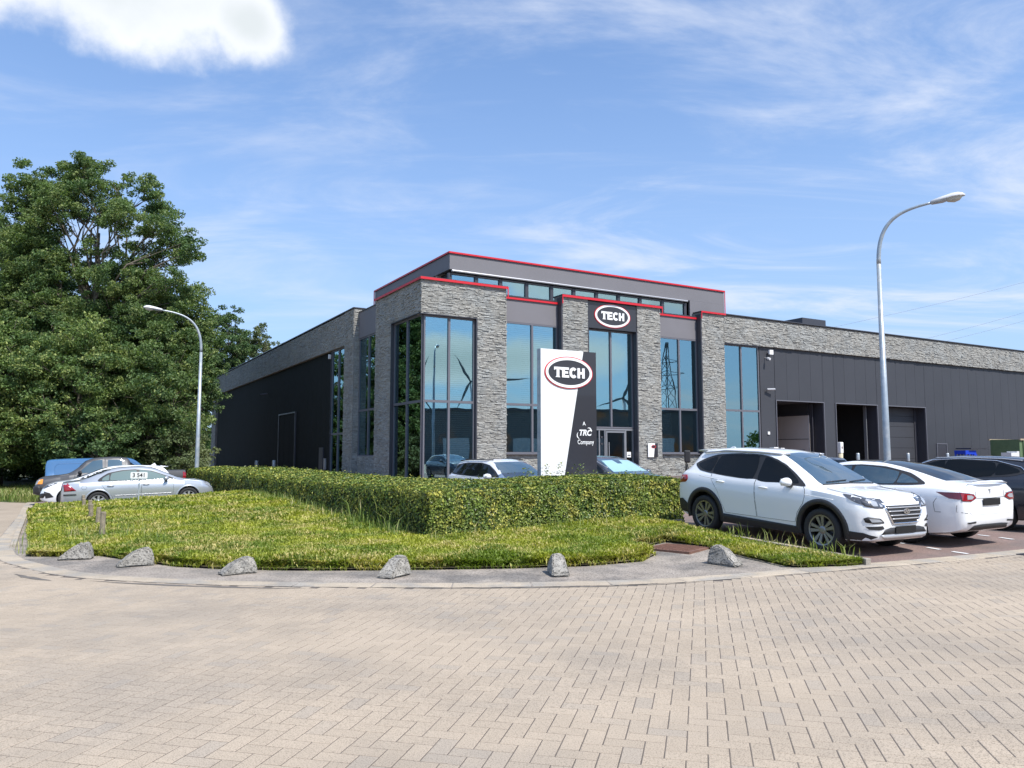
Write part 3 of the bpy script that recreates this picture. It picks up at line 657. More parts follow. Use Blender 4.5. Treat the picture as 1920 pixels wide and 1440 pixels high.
# --- hedge: an L of clipped shrubs, long leg parallel to the building's left wall
HC = Vector((-1.5, 13.9, 0)); HW = 1.8
def hedge_pt(u, v): return HC + UU * u + VV * v
def hedge_leaves(seed):
    rs = np.random.RandomState(seed); Vs = []
    Ls, Rs, HWv = 31.0, 6.0, HW
    def zt(u, v, P):   # top height
        zb = Hn(P); inn = np.minimum(u, v)
        prof = np.where(v > u, np.clip(u / HWv, 0, 1), np.clip(v / HWv, 0, 1))
        far = np.clip(v / 30, 0, 1)
        return np.maximum(zb, -0.16) * (1 - .2 * far) + .93 + .03 * far + .10 * prof + np.clip(u / 6, 0, 1) * .0
    pts, nor = [], []
    def addp(u, v, z, n3): 
        p = np.array(HC)[None] + np.outer(u, np.array(UU)) + np.outer(v, np.array(VV)); p[:, 2] = z; pts.append(p); nor.append(np.tile(n3, (len(u), 1)))
    Ua, Va = np.array(UU), np.array(VV)
    def world(u, v): return (np.array(HC)[None, :2] + np.outer(u, Ua[:2]) + np.outer(v, Va[:2]))
    def facep(n, kind):
        if kind == 'L':   v = rs.uniform(0, Ls, int(n)); dens = np.clip(14 / (14 + v), .25, 1); v = v[rs.uniform(0, 1, len(v)) < dens]; u = np.zeros_like(v); nn = -Ua
        if kind == 'R':   u = rs.uniform(0, Rs, int(n)); v = np.zeros_like(u); nn = -Va
        if kind == 'E':   v = rs.uniform(0, HWv, int(n)); u = np.full_like(v, Rs); nn = Ua
        if kind == 'B':   u = rs.uniform(HWv, Rs, int(n)); v = np.full_like(u, HWv); nn = Va
        if kind == 'BL':  v = rs.uniform(HWv, Ls, int(n)); u = np.full_like(v, HWv); nn = Ua
        W_ = world(u, v); zb = Hn(W_); z1 = zt(u, v, W_); f = rs.uniform(0, 1, len(u)); z = zb + .02 + (z1 - zb) * f
        dep = rs.exponential(.085, len(u)) - .08 + .025 * np.sin(u * 3 + v * 2.3 + z * 5) ; 
        u2 = u - nn @ Ua * dep; v2 = v - nn @ Va * dep
        addp(u2, v2, z, nn)
    def top(n, kind):
        if kind == 'L': v = rs.uniform(0, Ls, int(n)); dens = np.clip(14 / (14 + v), .25, 1); v = v[rs.uniform(0, 1, len(v)) < dens]; u = rs.uniform(0, HWv, len(v))
        else: u = rs.uniform(HWv, Rs, int(n)); v = rs.uniform(0, HWv, len(u))
        W_ = world(u, v); z = zt(u, v, W_) + .05 - rs.exponential(.035, len(u)) + .015 * np.sin(u * 7 + v * 5) * np.sin(v * 4 - u * 3)
        edge = np.minimum.reduce([u, v]); z -= .05 * np.clip(1 - edge / .08, 0, 1)
        addp(u, v, z, np.array([0, 0, 1.0]))
    facep(46000, 'L'); facep(26000, 'R'); facep(3500, 'E'); facep(3000, 'B'); facep(6000, 'BL'); top(90000, 'L'); top(26000, 'R')
    # whiskers above the top
    n = 900; v = rs.uniform(0, 26, n); u = rs.uniform(0, HWv, n); W_ = world(u, v); addp(u, v, zt(u, v, W_) + rs.uniform(.04, .13, n), np.array([0, 0, 1.0]))
    n = 350; u = rs.uniform(0, 6, n); v = rs.uniform(0, HWv, n); W_ = world(u, v); addp(u, v, zt(u, v, W_) + rs.uniform(.04, .16, n), np.array([0, 0, 1.0]))
    for (cu, cv, hh_) in ((3.35, 1.3, .34), (3.75, 1.35, .38), (4.2, 1.3, .32), (3.0, 1.5, .26), (2.5, 1.0, .16), (5.3, 1.1, .12)):
        n = 60; u = np.clip(cu + rs.normal(0, .07, n), .05, 5.95); v = cv + rs.normal(0, .07, n); W_ = world(u, v); addp(u, v, zt(u, v, W_) + rs.uniform(0, hh_, n), np.array([0, 0, 1.0]))
    P = np.vstack(pts); Nn = np.vstack(nor); k = len(P)
    dist = np.hypot(P[:, 0], P[:, 1]); s = (.024 + .0012 * np.clip(dist - 14, 0, 30)) * rs.uniform(.65, 1.35, k)
    n = Nn * 1.3 + rs.normal(0, .45, (k, 3)) + np.array([0, 0, .12]); n /= np.linalg.norm(n, axis=1)[:, None]
    t = np.cross(n, rs.normal(0, 1, (k, 3))); t /= np.linalg.norm(t, axis=1)[:, None]; b = np.cross(n, t)
    V = np.stack([P - t * s[:, None], P + b * (s * .62)[:, None] + n * (s * .2)[:, None], P + t * s[:, None], P - b * (s * .62)[:, None] + n * (s * .2)[:, None]], axis=1)
    F = np.arange(k * 4).reshape(-1, 4); return V.reshape(-1, 3), F
hd = tag(empty('hedge', (HC.x, HC.y, H(HC.x, HC.y))), 'long clipped hedge turning a corner around the planted bed, yellow-green on top', 'hedge')
V, F = hedge_leaves(11); V = V - np.array([HC.x, HC.y, H(HC.x, HC.y)])
o = link('foliage', np_mesh('foliage', V, F, M['hedge']), hd)
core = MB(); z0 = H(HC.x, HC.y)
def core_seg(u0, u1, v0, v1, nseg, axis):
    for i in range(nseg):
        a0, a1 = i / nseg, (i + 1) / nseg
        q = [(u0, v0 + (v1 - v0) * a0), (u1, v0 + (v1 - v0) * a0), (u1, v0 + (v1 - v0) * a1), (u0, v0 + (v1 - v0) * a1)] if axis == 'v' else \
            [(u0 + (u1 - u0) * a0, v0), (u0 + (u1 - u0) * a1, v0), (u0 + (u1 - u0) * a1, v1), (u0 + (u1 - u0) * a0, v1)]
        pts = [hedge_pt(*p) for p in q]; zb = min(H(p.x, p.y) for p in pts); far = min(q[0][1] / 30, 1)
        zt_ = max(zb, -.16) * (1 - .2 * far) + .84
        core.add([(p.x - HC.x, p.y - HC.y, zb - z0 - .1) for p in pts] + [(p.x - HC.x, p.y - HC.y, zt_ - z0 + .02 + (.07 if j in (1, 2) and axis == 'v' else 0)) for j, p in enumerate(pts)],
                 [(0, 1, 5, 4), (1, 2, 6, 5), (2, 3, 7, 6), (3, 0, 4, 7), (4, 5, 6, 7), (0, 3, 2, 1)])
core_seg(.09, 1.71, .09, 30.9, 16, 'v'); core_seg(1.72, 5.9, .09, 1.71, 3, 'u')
core.build('dark_core', M['hedge_in'], hd)  # solid near-black core, its colour stands in for shade between the leaves
# ================================================================ OFFICE BUILDING  (local frame: x = along the right facade, y = along the left wall)
bd_o = tag(empty('office_building', (OX, OY, 0), math.atan2(UU.y, UU.x)), 'two-storey stone-clad office and warehouse with tall windows and red roof trims', 'building')
B = bd_o
GZ = -0.3
def part(mb, name, m, parent=None, kind=None, smooth=False):
    o = mb.build(name, m, parent or B, smooth)
    if kind: o['kind'] = kind
    return o
# plain backing volumes -------------------------------------------------
TT = 9.3
bk = MB()
# tower piers and heads (mortar backing, stones are laid on it)
bk.box(2.75, 4.26, .03, .6, GZ, TT)                       # right pier of the corner portal
bk.box(0.05, 2.75, .03, .6, 7.74, TT)                     # head over corner window
bk.box(0.03, .6, .6, 5.77, 7.80, TT)                      # left head
bk.box(0.03, .6, 3.62, 5.77, GZ, 7.80)                    # left pier
bk.box(7.38, 8.87, .03, .75, GZ, TT - .03)                # pier 2
bk.box(11.97, 13.5, .03, .75, GZ, TT - .03)               # pier 3
bk.box(16.42, 18.08, .03, .75, GZ, TT)                    # pier 4
bk.box(18.08, 62, .03, .6, 7.74, TT - .02)                # long band over the warehouse
bk.box(4.262, 7.378, .37, .75, GZ, 1.64)                  # low walls under windows 2 and 4
bk.box(13.502, 16.418, .37, .75, GZ, 1.64)
bk.box(18.082, 20.9, .20, .75, GZ, .5)
part(bk, 'stone_backing', M['stone_back'])
bk = MB()
bk.box(.03, .6, 9.15, 10.75, GZ, 9.45)                    # pier of the left wall
bk.box(.03, .6, 10.75, 55.3, 7.62, 9.40)                  # long band, left wall
bk.box(.03, .6, 52.9, 55.3, GZ, 7.62)
bk.box(.33, .8, 5.772, 9.148, GZ, 1.50)
part(bk, 'stone_backing', M['stone_back'])
# stones ----------------------------------------------------------------
def stones(regs, seed):
    """regs: (origin, along, up-range, length, z0, z1, normal); thin slate pieces of uneven length and depth"""
    rs = np.random.RandomState(seed); Vs = []
    for (o, a, nrm, L, z0, z1) in regs:
        o = np.array(o, float); a = np.array(a, float); nrm = np.array(nrm, float); z = z0
        while z < z1 - .01:
            h = min(rs.uniform(.032, .062), z1 - z)
            if z1 - z - h < .03: h = z1 - z
            x = -rs.uniform(0, .2)
            while x < L:
                l = rs.uniform(.10, .40); x0 = max(x, 0); x1 = min(x + l, L)
                if x1 - x0 > .02:
                    d = rs.uniform(.004, .032) if rs.rand() > .10 else rs.uniform(.032, .05); t = rs.normal(0, .008, 4); g = .003
                    q = [(x0 + g, z + g), (x1 - g, z + g), (x1 - g, z + h - g), (x0 + g, z + h - g)]
                    bs = [o + a * p[0] + np.array([0, 0, p[1]]) for p in q]
                    fr_ = [o + a * (p[0] + rs.normal(0, .006) * (0 if (p[0] < .02 or p[0] > L - .02) else 1)) + np.array([0, 0, p[1] + rs.normal(0, .006)]) + nrm * (d + t[i]) for i, p in enumerate(q)]
                    Vs.append(bs + fr_)
                x += l
            z += h
    V = np.array(Vs).reshape(-1, 3); k = len(Vs)
    f = np.array([[4, 5, 6, 7], [0, 1, 5, 4], [1, 2, 6, 5], [2, 3, 7, 6], [3, 0, 4, 7]])
    return V, (f[None] + (np.arange(k) * 8)[:, None, None]).reshape(-1, 4)
X_, Y_, nX, nY = (1, 0, 0), (0, 1, 0), (-1, 0, 0), (0, -1, 0)
def st(name, regs, seed):
    V, F = stones(regs, seed); o = link(name, np_mesh(name, V, F, M['stone']), B); o['kind'] = 'stuff'
st('stone_cladding', [((0, .03, 0), X_, nY, 2.75, 7.74, TT - .06), ((2.75, .03, 0), X_, nY, 1.51, GZ, TT - .06), ((.03, 0.0, 0), Y_, nX, 3.62, 7.80, TT - .06), ((.03, 3.62, 0), Y_, nX, 2.15, GZ, TT - .06),
    ((4.26, .03, 0), Y_, X_, .34, GZ, TT - .5)], 1)
st('stone_cladding', [((7.38, .03, 0), X_, nY, 1.49, GZ, TT - .09), ((11.97, .03, 0), X_, nY, 1.53, GZ, TT - .09), ((4.27, .37, 0), X_, nY, 3.1, GZ, 1.62), ((13.51, .37, 0), X_, nY, 2.9, GZ, 1.62)], 2)
st('stone_cladding', [((16.42, .03, 0), X_, nY, 1.66, GZ, TT - .06), ((18.08, .03, 0), X_, nY, 44, 7.74, TT - .08)], 3)
st('stone_cladding', [((.03, 9.15, 0), Y_, nX, 1.6, GZ, 9.40), ((.03, 10.75, 0), Y_, nX, 44.5, 7.62, 9.36), ((.03, 52.9, 0), Y_, nX, 2.4, GZ, 7.62), ((.33, 5.78, 0), Y_, nX, 3.36, GZ, 1.5)], 4)
st('stone_cladding', [((.05, 9.15, 0), X_, nY, .5, GZ, 9.38)], 5)
# dark linings of the recesses
ln = MB()
for u0, z0 in ((7.30, GZ), (16.34, GZ)): ln.box(u0, u0 + .078, .0, .40, z0, TT - .12)
ln.box(2.69, 2.748, -.005, .25, GZ, 7.735); ln.box(.0, 2.69, -.01, .22, 7.70, 7.737); ln.box(-.01, .2, .225, 3.615, 7.76, 7.797); ln.box(0, .22, 3.57, 3.618, GZ, 7.76)
ln.box(11.90, 11.968, .0, .40, GZ, 7.85); ln.box(8.872, 8.93, .0, .40, GZ, 7.85)
ln.box(18.083, 18.12, .06, .30, .5, 7.735); ln.box(18.12, 20.9, .0, .30, 7.70, 7.737)
part(ln, 'recess_lining', M['cap'])
# copings and red trims --------------------------------------------------
cp = MB(); cp.box(-.06, 4.30, -.07, .64, TT, TT + .055); cp.box(-.06, .64, .64, 5.79, TT, TT + .055)
cp.box(7.34, 13.54, -.07, .8, TT - .03, TT + .03); cp.box(16.38, 62, -.07, .64, TT, TT + .055)
part(cp, 'coping', M['cap'])
cp = MB(); cp.box(-.05, .64, 9.10, 55.35, 9.45, 9.50); part(cp, 'coping', M['cap'])
cp = MB(); cp.box(4.302, 7.338, .30, .85, 8.98, 9.03); cp.box(13.542, 16.378, .30, .85, 9.03, 9.08); part(cp, 'coping', M['cap'])
def red(name, *boxes):
    for b in boxes: part(MB().box(*b), name, M['red'])
red('red_trim', (-.085, 4.27, -.095, -.072, TT - .075, TT + .03), (-.085, -.062, -.072, 5.80, TT - .075, TT + .03), (4.272, 4.32, -.095, -.072, TT - .45, TT + .03),
    (4.33, 7.30, .275, .298, 8.86, 8.95), (7.31, 7.355, -.095, -.072, 8.86, TT + .0), (7.357, 13.56, -.095, -.072, TT - .11, TT + .0), (13.562, 13.605, -.095, -.072, 8.90, TT + .0),
    (13.56, 16.33, .275, .298, 8.92, 9.01), (16.335, 16.378, -.095, -.072, 8.92, TT + .04), (16.38, 18.15, -.095, -.072, TT - .05, TT + .04))
# infill panels between piers
for (a, b, z0, z1) in ((4.262, 7.298, 7.80, 8.98), (13.502, 16.338, 7.80, 9.03)):
    part(MB().box(a, b, .34, .60, z0, z1), 'infill_panel', M['fascia'])
part(MB().box(.30, .60, 5.772, 9.148, 7.80, 9.22), 'infill_panel', M['fascia'])
part(MB().box(.26, .64, 5.79, 9.15, 9.22, 9.26), 'coping', M['cap'])
part(MB().box(8.872, 11.968, .06, .50, 7.84, TT - .035), 'sign_panel', M['anth'])
# windows ---------------------------------------------------------------
def window(name, u0, u1, z0, z1, d, mull, trans, blinds=True, fw=.07, axis='u', base=0.0):
    """glazing in a plane at depth d; frame, panes, blinds"""
    def bx(mb, a0, a1, e0, e1, c0, c1):
        if axis == 'u': mb.box(a0, a1, e0, e1, c0, c1)
        else: mb.box(e0, e1, a0, a1, c0, c1)
    fr = MB(); f0, f1 = d - .05, d + .06
    bx(fr, u0, u0 + fw, f0, f1, z0, z1); bx(fr, u1 - fw, u1, f0, f1, z0, z1)
    bx(fr, u0 + fw, u1 - fw, f0, f1, z0, z0 + fw); bx(fr, u0 + fw, u1 - fw, f0, f1, z1 - fw, z1)
    us = [u0 + fw / 2] + list(mull) + [u1 - fw / 2]
    for m_ in mull: bx(fr, m_ - .05, m_ + .05, f0 - .012, f1, z0 + fw, z1 - fw)
    zs = [z0 + fw / 2] + list(trans) + [z1 - fw / 2]
    for t in trans:
        for a, b in zip(us[:-1], us[1:]): bx(fr, a + (.035 if a == us[0] else .05), b - (.035 if b == us[-1] else .05), f0 - .006, f1, t - .055, t + .055)
    w_ = part(fr, 'window', M['frame'])
    for a, b in zip(us[:-1], us[1:]):
        for c, e in zip(zs[:-1], zs[1:]):
            g = MB(); bx(g, a + .02, b - .02, d, d + .012, c + .02, e - .02); g.build('pane', M['glass'], w_)
            if blinds:
                s = MB(); z = c + .1
                while z < e - .1:
                    if axis == 'u': s.add([(a + .07, d + .10, z), (b - .07, d + .10, z), (b - .07, d + .125, z + .045), (a + .07, d + .125, z + .045)], [(0, 1, 2, 3)])
                    else: s.add([(d + .10, a + .07, z), (d + .10, b - .07, z), (d + .125, b - .07, z + .045), (d + .125, a + .07, z + .045)], [(0, 1, 2, 3)])
                    z += .095
                s.build('blind', M['blind'], w_)['kind'] = 'stuff'
    return w_
window('w', .20, 2.69, -.2, 7.70, .20, [1.42], [3.92])
window('w', .27, 3.57, -.2, 7.76, .20, [1.95], [3.92], False, axis='v')
window('w', 4.27, 7.29, 1.64, 7.79, .38, [5.85], [3.92])
window('w', 8.94, 11.90, 2.90, 7.83, .38, [10.5], [], False)
window('w', 13.51, 16.33, 1.64, 7.79, .38, [15.05], [3.98])
window('w', 18.13, 20.88, .5, 7.70, .20, [19.48], [4.02], False)
window('w', 5.78, 9.14, 1.50, 7.79, .38, [7.6], [3.9], False, axis='v')
window('w', 10.76, 13.5, -.2, 7.60, .22, [12.2], [2.75], False, axis='v')
sl_ = MB(); sl_.box(4.28, 7.28, .20, .33, 1.60, 1.638).box(13.52, 16.32, .20, .33, 1.60, 1.638); part(sl_, 'window_sill', M['frame'])
# entrance door below the sign
dz = 2.88
dr = MB()
for u0 in (8.94, 9.70, 10.05, 11.35, 11.82): dr.box(u0, u0 + .07, .33, .44, .2, dz - .09)
dr.box(8.94, 11.90, .33, .44, dz - .088, dz)
door = part(dr, 'entrance_door', M['frame_l'])
for a, b in ((9.02, 9.69), (9.78, 10.04), (10.13, 11.34), (11.43, 11.81)):
    MB().box(a, b, .38, .395, .25, dz - .1).build('pane', M['glass_dark'], door)
lf = MB(); lf.box(10.13, 10.20, .30, .37, .25, dz - .12).box(11.27, 11.34, .30, .37, .25, dz - .12).box(10.2, 11.27, .30, .37, dz - .20, dz - .12).box(10.2, 11.27, .30, .37, .25, .35)
lf.build('door_leaf', M['frame_l'], door)
hn = MB(); hn.tube([(10.26, .24, 1.0), (10.26, .24, 2.2)], .018, 8)
for z in (1.1, 2.1): hn.tube([(10.26, .24, z), (10.26, .30, z)], .014, 6)
hn.build('handle', M['satin'], door)
for z in (2.45, 2.12, 1.15): MB().lathe([(.055, 0), (.055, .03)], 12, Matrix.Translation((9.86, .32, z)) @ Matrix.Rotation(R(90), 4, 'X')).build('door_buzzer', M['cap'], door)
MB().box(11.47, 11.73, .365, .375, 1.45, 1.72).build('notice', M['white'], door)
MB().box(11.51, 11.69, .360, .364, 1.52, 1.58).build('notice_print', M['frame_l'], door)
# interior floors / back walls so that rooms read as rooms
inn = MB(); inn.box(.9, 20.8, 5.0, 5.1, GZ, 7.75); inn.box(.62, 20.9, .8, 5.0, 3.70, 3.85); inn.box(.62, 20.9, .8, 5.0, 7.76, 7.80); inn.box(.62, 20.9, .62, 5.0, .10, .16)
inn.box(3.2, 3.3, .8, 5, .16, 7.7); inn.box(8.0, 8.1, .8, 5, .16, 7.7); inn.box(12.7, 12.8, .8, 5, .16, 7.7); inn.box(17.2, 17.3, .8, 5, .16, 7.7); inn.box(20.85, 20.95, .25, 5, GZ, 7.7)
inn.box(5.0, 5.1, 5.2, 14, GZ, 7.7); inn.box(.8, 5.0, 13.5, 13.6, GZ, 7.7)
part(inn, 'interior_wall', M['taupe'])
# main warehouse volume + roof
vol = MB(); vol.box(.62, 61.5, 5.2, 5.3, 7.9, 9.2); vol.box(.6, 61.8, .62, 55.2, 8.75, 8.85)
part(vol, 'flat_roof', M['cap'])
vol = MB(); vol.box(.6, 62, 55.0, 55.3, GZ, TT); vol.box(61.7, 62, .62, 54.98, GZ, TT); part(vol, 'rear_wall', M['clad'])
# penthouse --------------------------------------------------------------
PU0, PU1, PV0, PV1 = 2.05, 19.65, 1.5, 11.6
fas = MB(); fas.box(PU0, PU1, PV0, PV0 + .12, 10.24, 10.98); part(fas, 'penthouse_fascia', M['fascia'])
fas = MB(); fas.box(PU0, PU0 + .12, PV0 + .122, PV1, 10.24, 10.98); part(fas, 'penthouse_fascia', M['fascia'])
fas = MB(); fas.box(17.0, PU1, PV0, PV0 + .12, 8.86, 10.237); fas.box(PU1 - .12, PU1, PV0 + .122, PV1, 8.86, 10.98); part(fas, 'penthouse_wall', M['fascia'])
fas = MB(); fas.box(PU0 + .3, PU0 + .4, PV0 + .55, PV1, 8.86, 10.237); fas.box(PU0 + .2, PU1 - .13, PV1 - .1, PV1, 8.86, 10.9); part(fas, 'penthouse_wall', M['cap'])
rf = MB(); rf.box(PU0 + .13, PU1 - .13, PV0 + .13, PV1 - .11, 10.80, 10.9); rf.box(PU0 + .15, 17.0, PV0 + .13, PV0 + .5, 10.21, 10.236); part(rf, 'penthouse_roof', M['cap'])
cp = MB(); cp.box(PU0 - .03, PU1 + .03, PV0 - .03, PV0 + .2, 10.98, 11.03); cp.box(PU0 - .03, PU0 + .2, PV0 + .2, PV1, 10.98, 11.03); part(cp, 'coping', M['cap'])
red('red_trim', (PU0 - .06, PU1 + .05, PV0 - .065, PV0 - .035, 10.99, 11.07), (PU0 - .065, PU0 - .035, PV0 - .03, PV1, 10.99, 11.07), (PU1 + .005, PU1 + .05, PV0 - .06, PV0 - .03, 9.40, 10.985),
    (PU0 - .065, PU0 - .02, PV1 + .0, PV1 + .05, 10.2, 11.07))
aw = MB(); aw.tube([(PU0 + .1, PV0 - .03, 10.17), (16.8, PV0 - .03, 10.17)], .055, 8); part(aw, 'awning_tube', M['satin'])
ends = [2.13, 3.52, 4.85, 6.33, 7.80, 9.16, 10.60, 12.05, 13.52, 15.10, 16.75]
pf = MB()
for e in ends: pf.box(e - .09, e + .09, PV0 + .10, PV0 + .26, 9.05, 10.08)
for a, b in zip(ends[:-1], ends[1:]): pf.box(a + .09, b - .09, PV0 + .12, PV0 + .24, 9.0, 9.36); pf.box(a + .09, b - .09, PV0 + .12, PV0 + .24, 10.02, 10.12)
wn = part(pf, 'strip_window', M['cap'])
for a, b in zip(ends[:-1], ends[1:]): MB().box(a + .08, b - .08, PV0 + .17, PV0 + .18, 9.34, 10.04).build('pane', M['glass'], wn)
part(MB().box(2.1, 16.9, PV0 + 1.6, PV0 + 1.7, 8.9, 10.7), 'interior_wall', M['taupe'])
# roof plant box, grey
part(MB().box(28.2, 30.5, 3.0, 7.0, 8.85, 10.50), 'roof_plant_box', M['cap'])
# warehouse cladding (right facade) ---------------------------------------
doors = [(22.17, 26.36), (27.39, 31.48), (32.47, 36.59)]
DZ = 4.72
edges = [20.96] + [22.15 + 1.035 * i for i in range(39)]
shared = {}
for a, b in zip(edges[:-1], edges[1:]):
    z0 = GZ
    segs = [(a, b, GZ)]
    for (d0, d1) in doors:
        new = []
        for (x0, x1, zz) in segs:
            if x1 <= d0 or x0 >= d1 or zz > 0: new.append((x0, x1, zz)); continue
            if x0 < d0: new.append((x0, d0, zz))
            new.append((max(x0, d0), min(x1, d1), DZ))
            if x1 > d1: new.append((d1, x1, zz))
        segs = new
    for (x0, x1, zz) in segs:
        if x1 - x0 < .03: continue
        key = (round(x1 - x0, 3), zz)
        if key not in shared: shared[key] = MB().box(0.006, x1 - x0 - .006, .16, .26, zz, 7.735).mesh('cladding_panel', M['clad'])
        o = link('cladding_panel', shared[key], B); o.location.x = x0
bkx = MB(); bkx.box(20.96, 22.15, .262, .4, GZ, 7.73); bkx.box(26.38, 27.37, .262, .4, GZ, 7.73); bkx.box(31.5, 32.45, .262, .4, GZ, 7.73); bkx.box(36.61, 62, .262, .4, GZ, 7.73)
for d0, d1 in doors: bkx.box(d0 - .02, d1 + .02, .262, .4, DZ + .02, 7.73)
part(bkx, 'cladding_backing', M['seam'])
# door surrounds and recesses
for k, (d0, d1) in enumerate(doors):
    s = MB(); s.box(d0, d0 + .05, .11, .158, .2, DZ).box(d1 - .05, d1, .11, .158, .2, DZ).box(d0 + .05, d1 - .05, .11, .158, DZ - .05, DZ)
    gd = part(s, 'garage_door', M['frame'])
    j = MB(); j.box(d0, d0 + .05, .16, .95, .2, DZ).box(d1 - .08, d1, .16, .95, .2, DZ).box(d0 + .05, d1 - .08, .16, .95, DZ - .05, DZ)
    j.build('door_reveal', M['cap'], gd)
    if k == 2:
        zz = DZ - .06; hts = [.55, .70, .70, .70, .70, .70, .6]
        for hgt in hts:
            z0 = max(zz - hgt, .3)
            MB().box(d0 + .06, d1 - .35, .80, .86, z0 + .008, zz - .008).build('door_section', M['clad'], gd); zz = z0
            if zz <= .31: break
        MB().box(d0 + .06, d1 - .35, .865, .9, .3, DZ - .06).build('door_backing', M['seam'], gd)
        MB().box(d1 - .34, d1 - .085, .75, .9, .2, DZ - .06).build('guide_rail', M['cap'], gd)
    else:
        MB().box(d1 - .40, d1 - .34, .7, .9, .2, DZ - .06).build('guide_rail', M['frame_l'] if k == 1 else M['cap'], gd)
# rooms behind the two open doors
rm = MB(); rm.box(25.92, 26.02, .96, 13, GZ, 3.95); part(rm, 'inner_wall', M['taupe'])
MBx = MB().box(25.905, 25.918, .96, 13, 2.50, 2.53); part(MBx, 'wall_joint', M['seam'])
rm = MB(); rm.box(25.88, 26.03, .96, 13, 3.952, 4.1); part(rm, 'lintel_beam', M['cap'])
rm = MB(); rm.box(21.5, 26.3, .96, 13, 4.68, 4.78); rm.box(25.92, 26.02, .96, 13, 4.102, 4.678); part(rm, 'room_ceiling', M['clad'])
rm = MB(); rm.box(21.5, 26.0, 13, 13.1, GZ, 4.68); rm.box(21.5, 21.6, .96, 13, GZ, 4.68); part(rm, 'inner_wall', M['taupe'])
part(MB().box(25.885, 25.90, 1.25, 1.60, 1.32, 1.85), 'control_panel', M['cap'])
part(MB().box(25.875, 25.883, 1.33, 1.52, 1.45, 1.75), 'control_panel_screen', M['satin'])
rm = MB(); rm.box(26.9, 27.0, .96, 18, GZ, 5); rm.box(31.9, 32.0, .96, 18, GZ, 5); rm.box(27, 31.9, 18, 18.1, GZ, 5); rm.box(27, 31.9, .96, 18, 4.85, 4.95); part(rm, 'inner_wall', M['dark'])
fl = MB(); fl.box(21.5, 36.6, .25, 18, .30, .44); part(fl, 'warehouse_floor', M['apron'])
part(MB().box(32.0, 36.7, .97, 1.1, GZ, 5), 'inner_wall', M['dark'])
# small service hatch
hs = MB(); hs.box(37.62, 37.68, .10, .158, .4, 2.32).box(38.76, 38.82, .10, .158, .4, 2.32).box(37.68, 38.76, .10, .158, 2.26, 2.32)
sd = part(hs, 'side_door', M['frame']); MB().box(37.68, 38.76, .13, .156, .4, 2.26).build('door_leaf', M['cap'], sd)
# security light, cameras
for (u, z, nm) in ((22.0, 7.35, 'a'), ):
    fl_ = MB().box(21.55, 21.85, -.08, .02, 7.30, 7.56); s_ = part(fl_, 'floodlight', M['white']); MB().box(21.6, 21.8, .02, .16, 7.38, 7.46).build('bracket', M['satin'], s_)
    cm = part(MB().tube([(21.40, -.05, 7.05), (21.40, -.22, 7.0)], .07, 10), 'camera', M['white']); MB().tube([(21.40, .16, 7.12), (21.40, -.05, 7.05)], .025, 6).build('bracket', M['satin'], cm)
cm = part(MB().tube([(21.35, .02, 5.28), (21.85, -.10, 5.30)], .06, 10), 'camera', M['satin']); MB().tube([(21.5, .16, 5.28), (21.5, .02, 5.28)], .03, 6).build('bracket', M['cap'], cm)
part(MB().box(21.42, 21.58, .10, .158, 2.72, 2.88), 'wall_lamp', M['white'])
# little name plaque beside the entrance
pq = part(MB().box(12.48, 13.13, -.09, -.05, 1.46, 2.16), 'plaque', M['white'])
# left wall cladding ------------------------------------------------------
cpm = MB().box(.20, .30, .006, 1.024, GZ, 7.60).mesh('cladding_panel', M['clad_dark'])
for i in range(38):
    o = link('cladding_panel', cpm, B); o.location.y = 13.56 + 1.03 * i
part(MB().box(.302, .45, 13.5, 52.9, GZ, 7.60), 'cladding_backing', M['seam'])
ld = MB(); ld.box(.10, .198, 21.4, 21.5, 0, 4.45).box(.10, .198, 26.0, 26.1, 0, 4.45).box(.10, .198, 21.5, 26.0, 4.37, 4.45)
sdr = part(ld, 'sliding_door', M['cap'])
for a in (21.5, 23.0, 24.5): MB().box(.15, .197, a + .02, a + 1.48, .1, 4.36).build('door_section', M['clad_dark'], sdr)
part(MB().tube([(.12, 30.0, 6.2), (-.35, 30.2, 6.15)], .05, 8), 'camera', M['cap'])
part(MB().box(.13, .198, 14.9, 15.7, 0, 2.0), 'side_door', M['cap'])
part(MB().box(.12, .198, 14.35, 14.65, .7, 1.35), 'meter_box', M['satin'])
part(MB().box(.05, .198, 13.75, 13.9, 7.2, 7.45), 'floodlight', M['white'])
part(MB().box(.0, .6, 13.52, 13.56, GZ, 7.6).box(.62, 5, 5.0, 5.1, GZ, 7.7)[:0] if False else MB().box(.12, .198, 13.52, 13.55, GZ, 7.6), 'corner_strip', M['cap'])

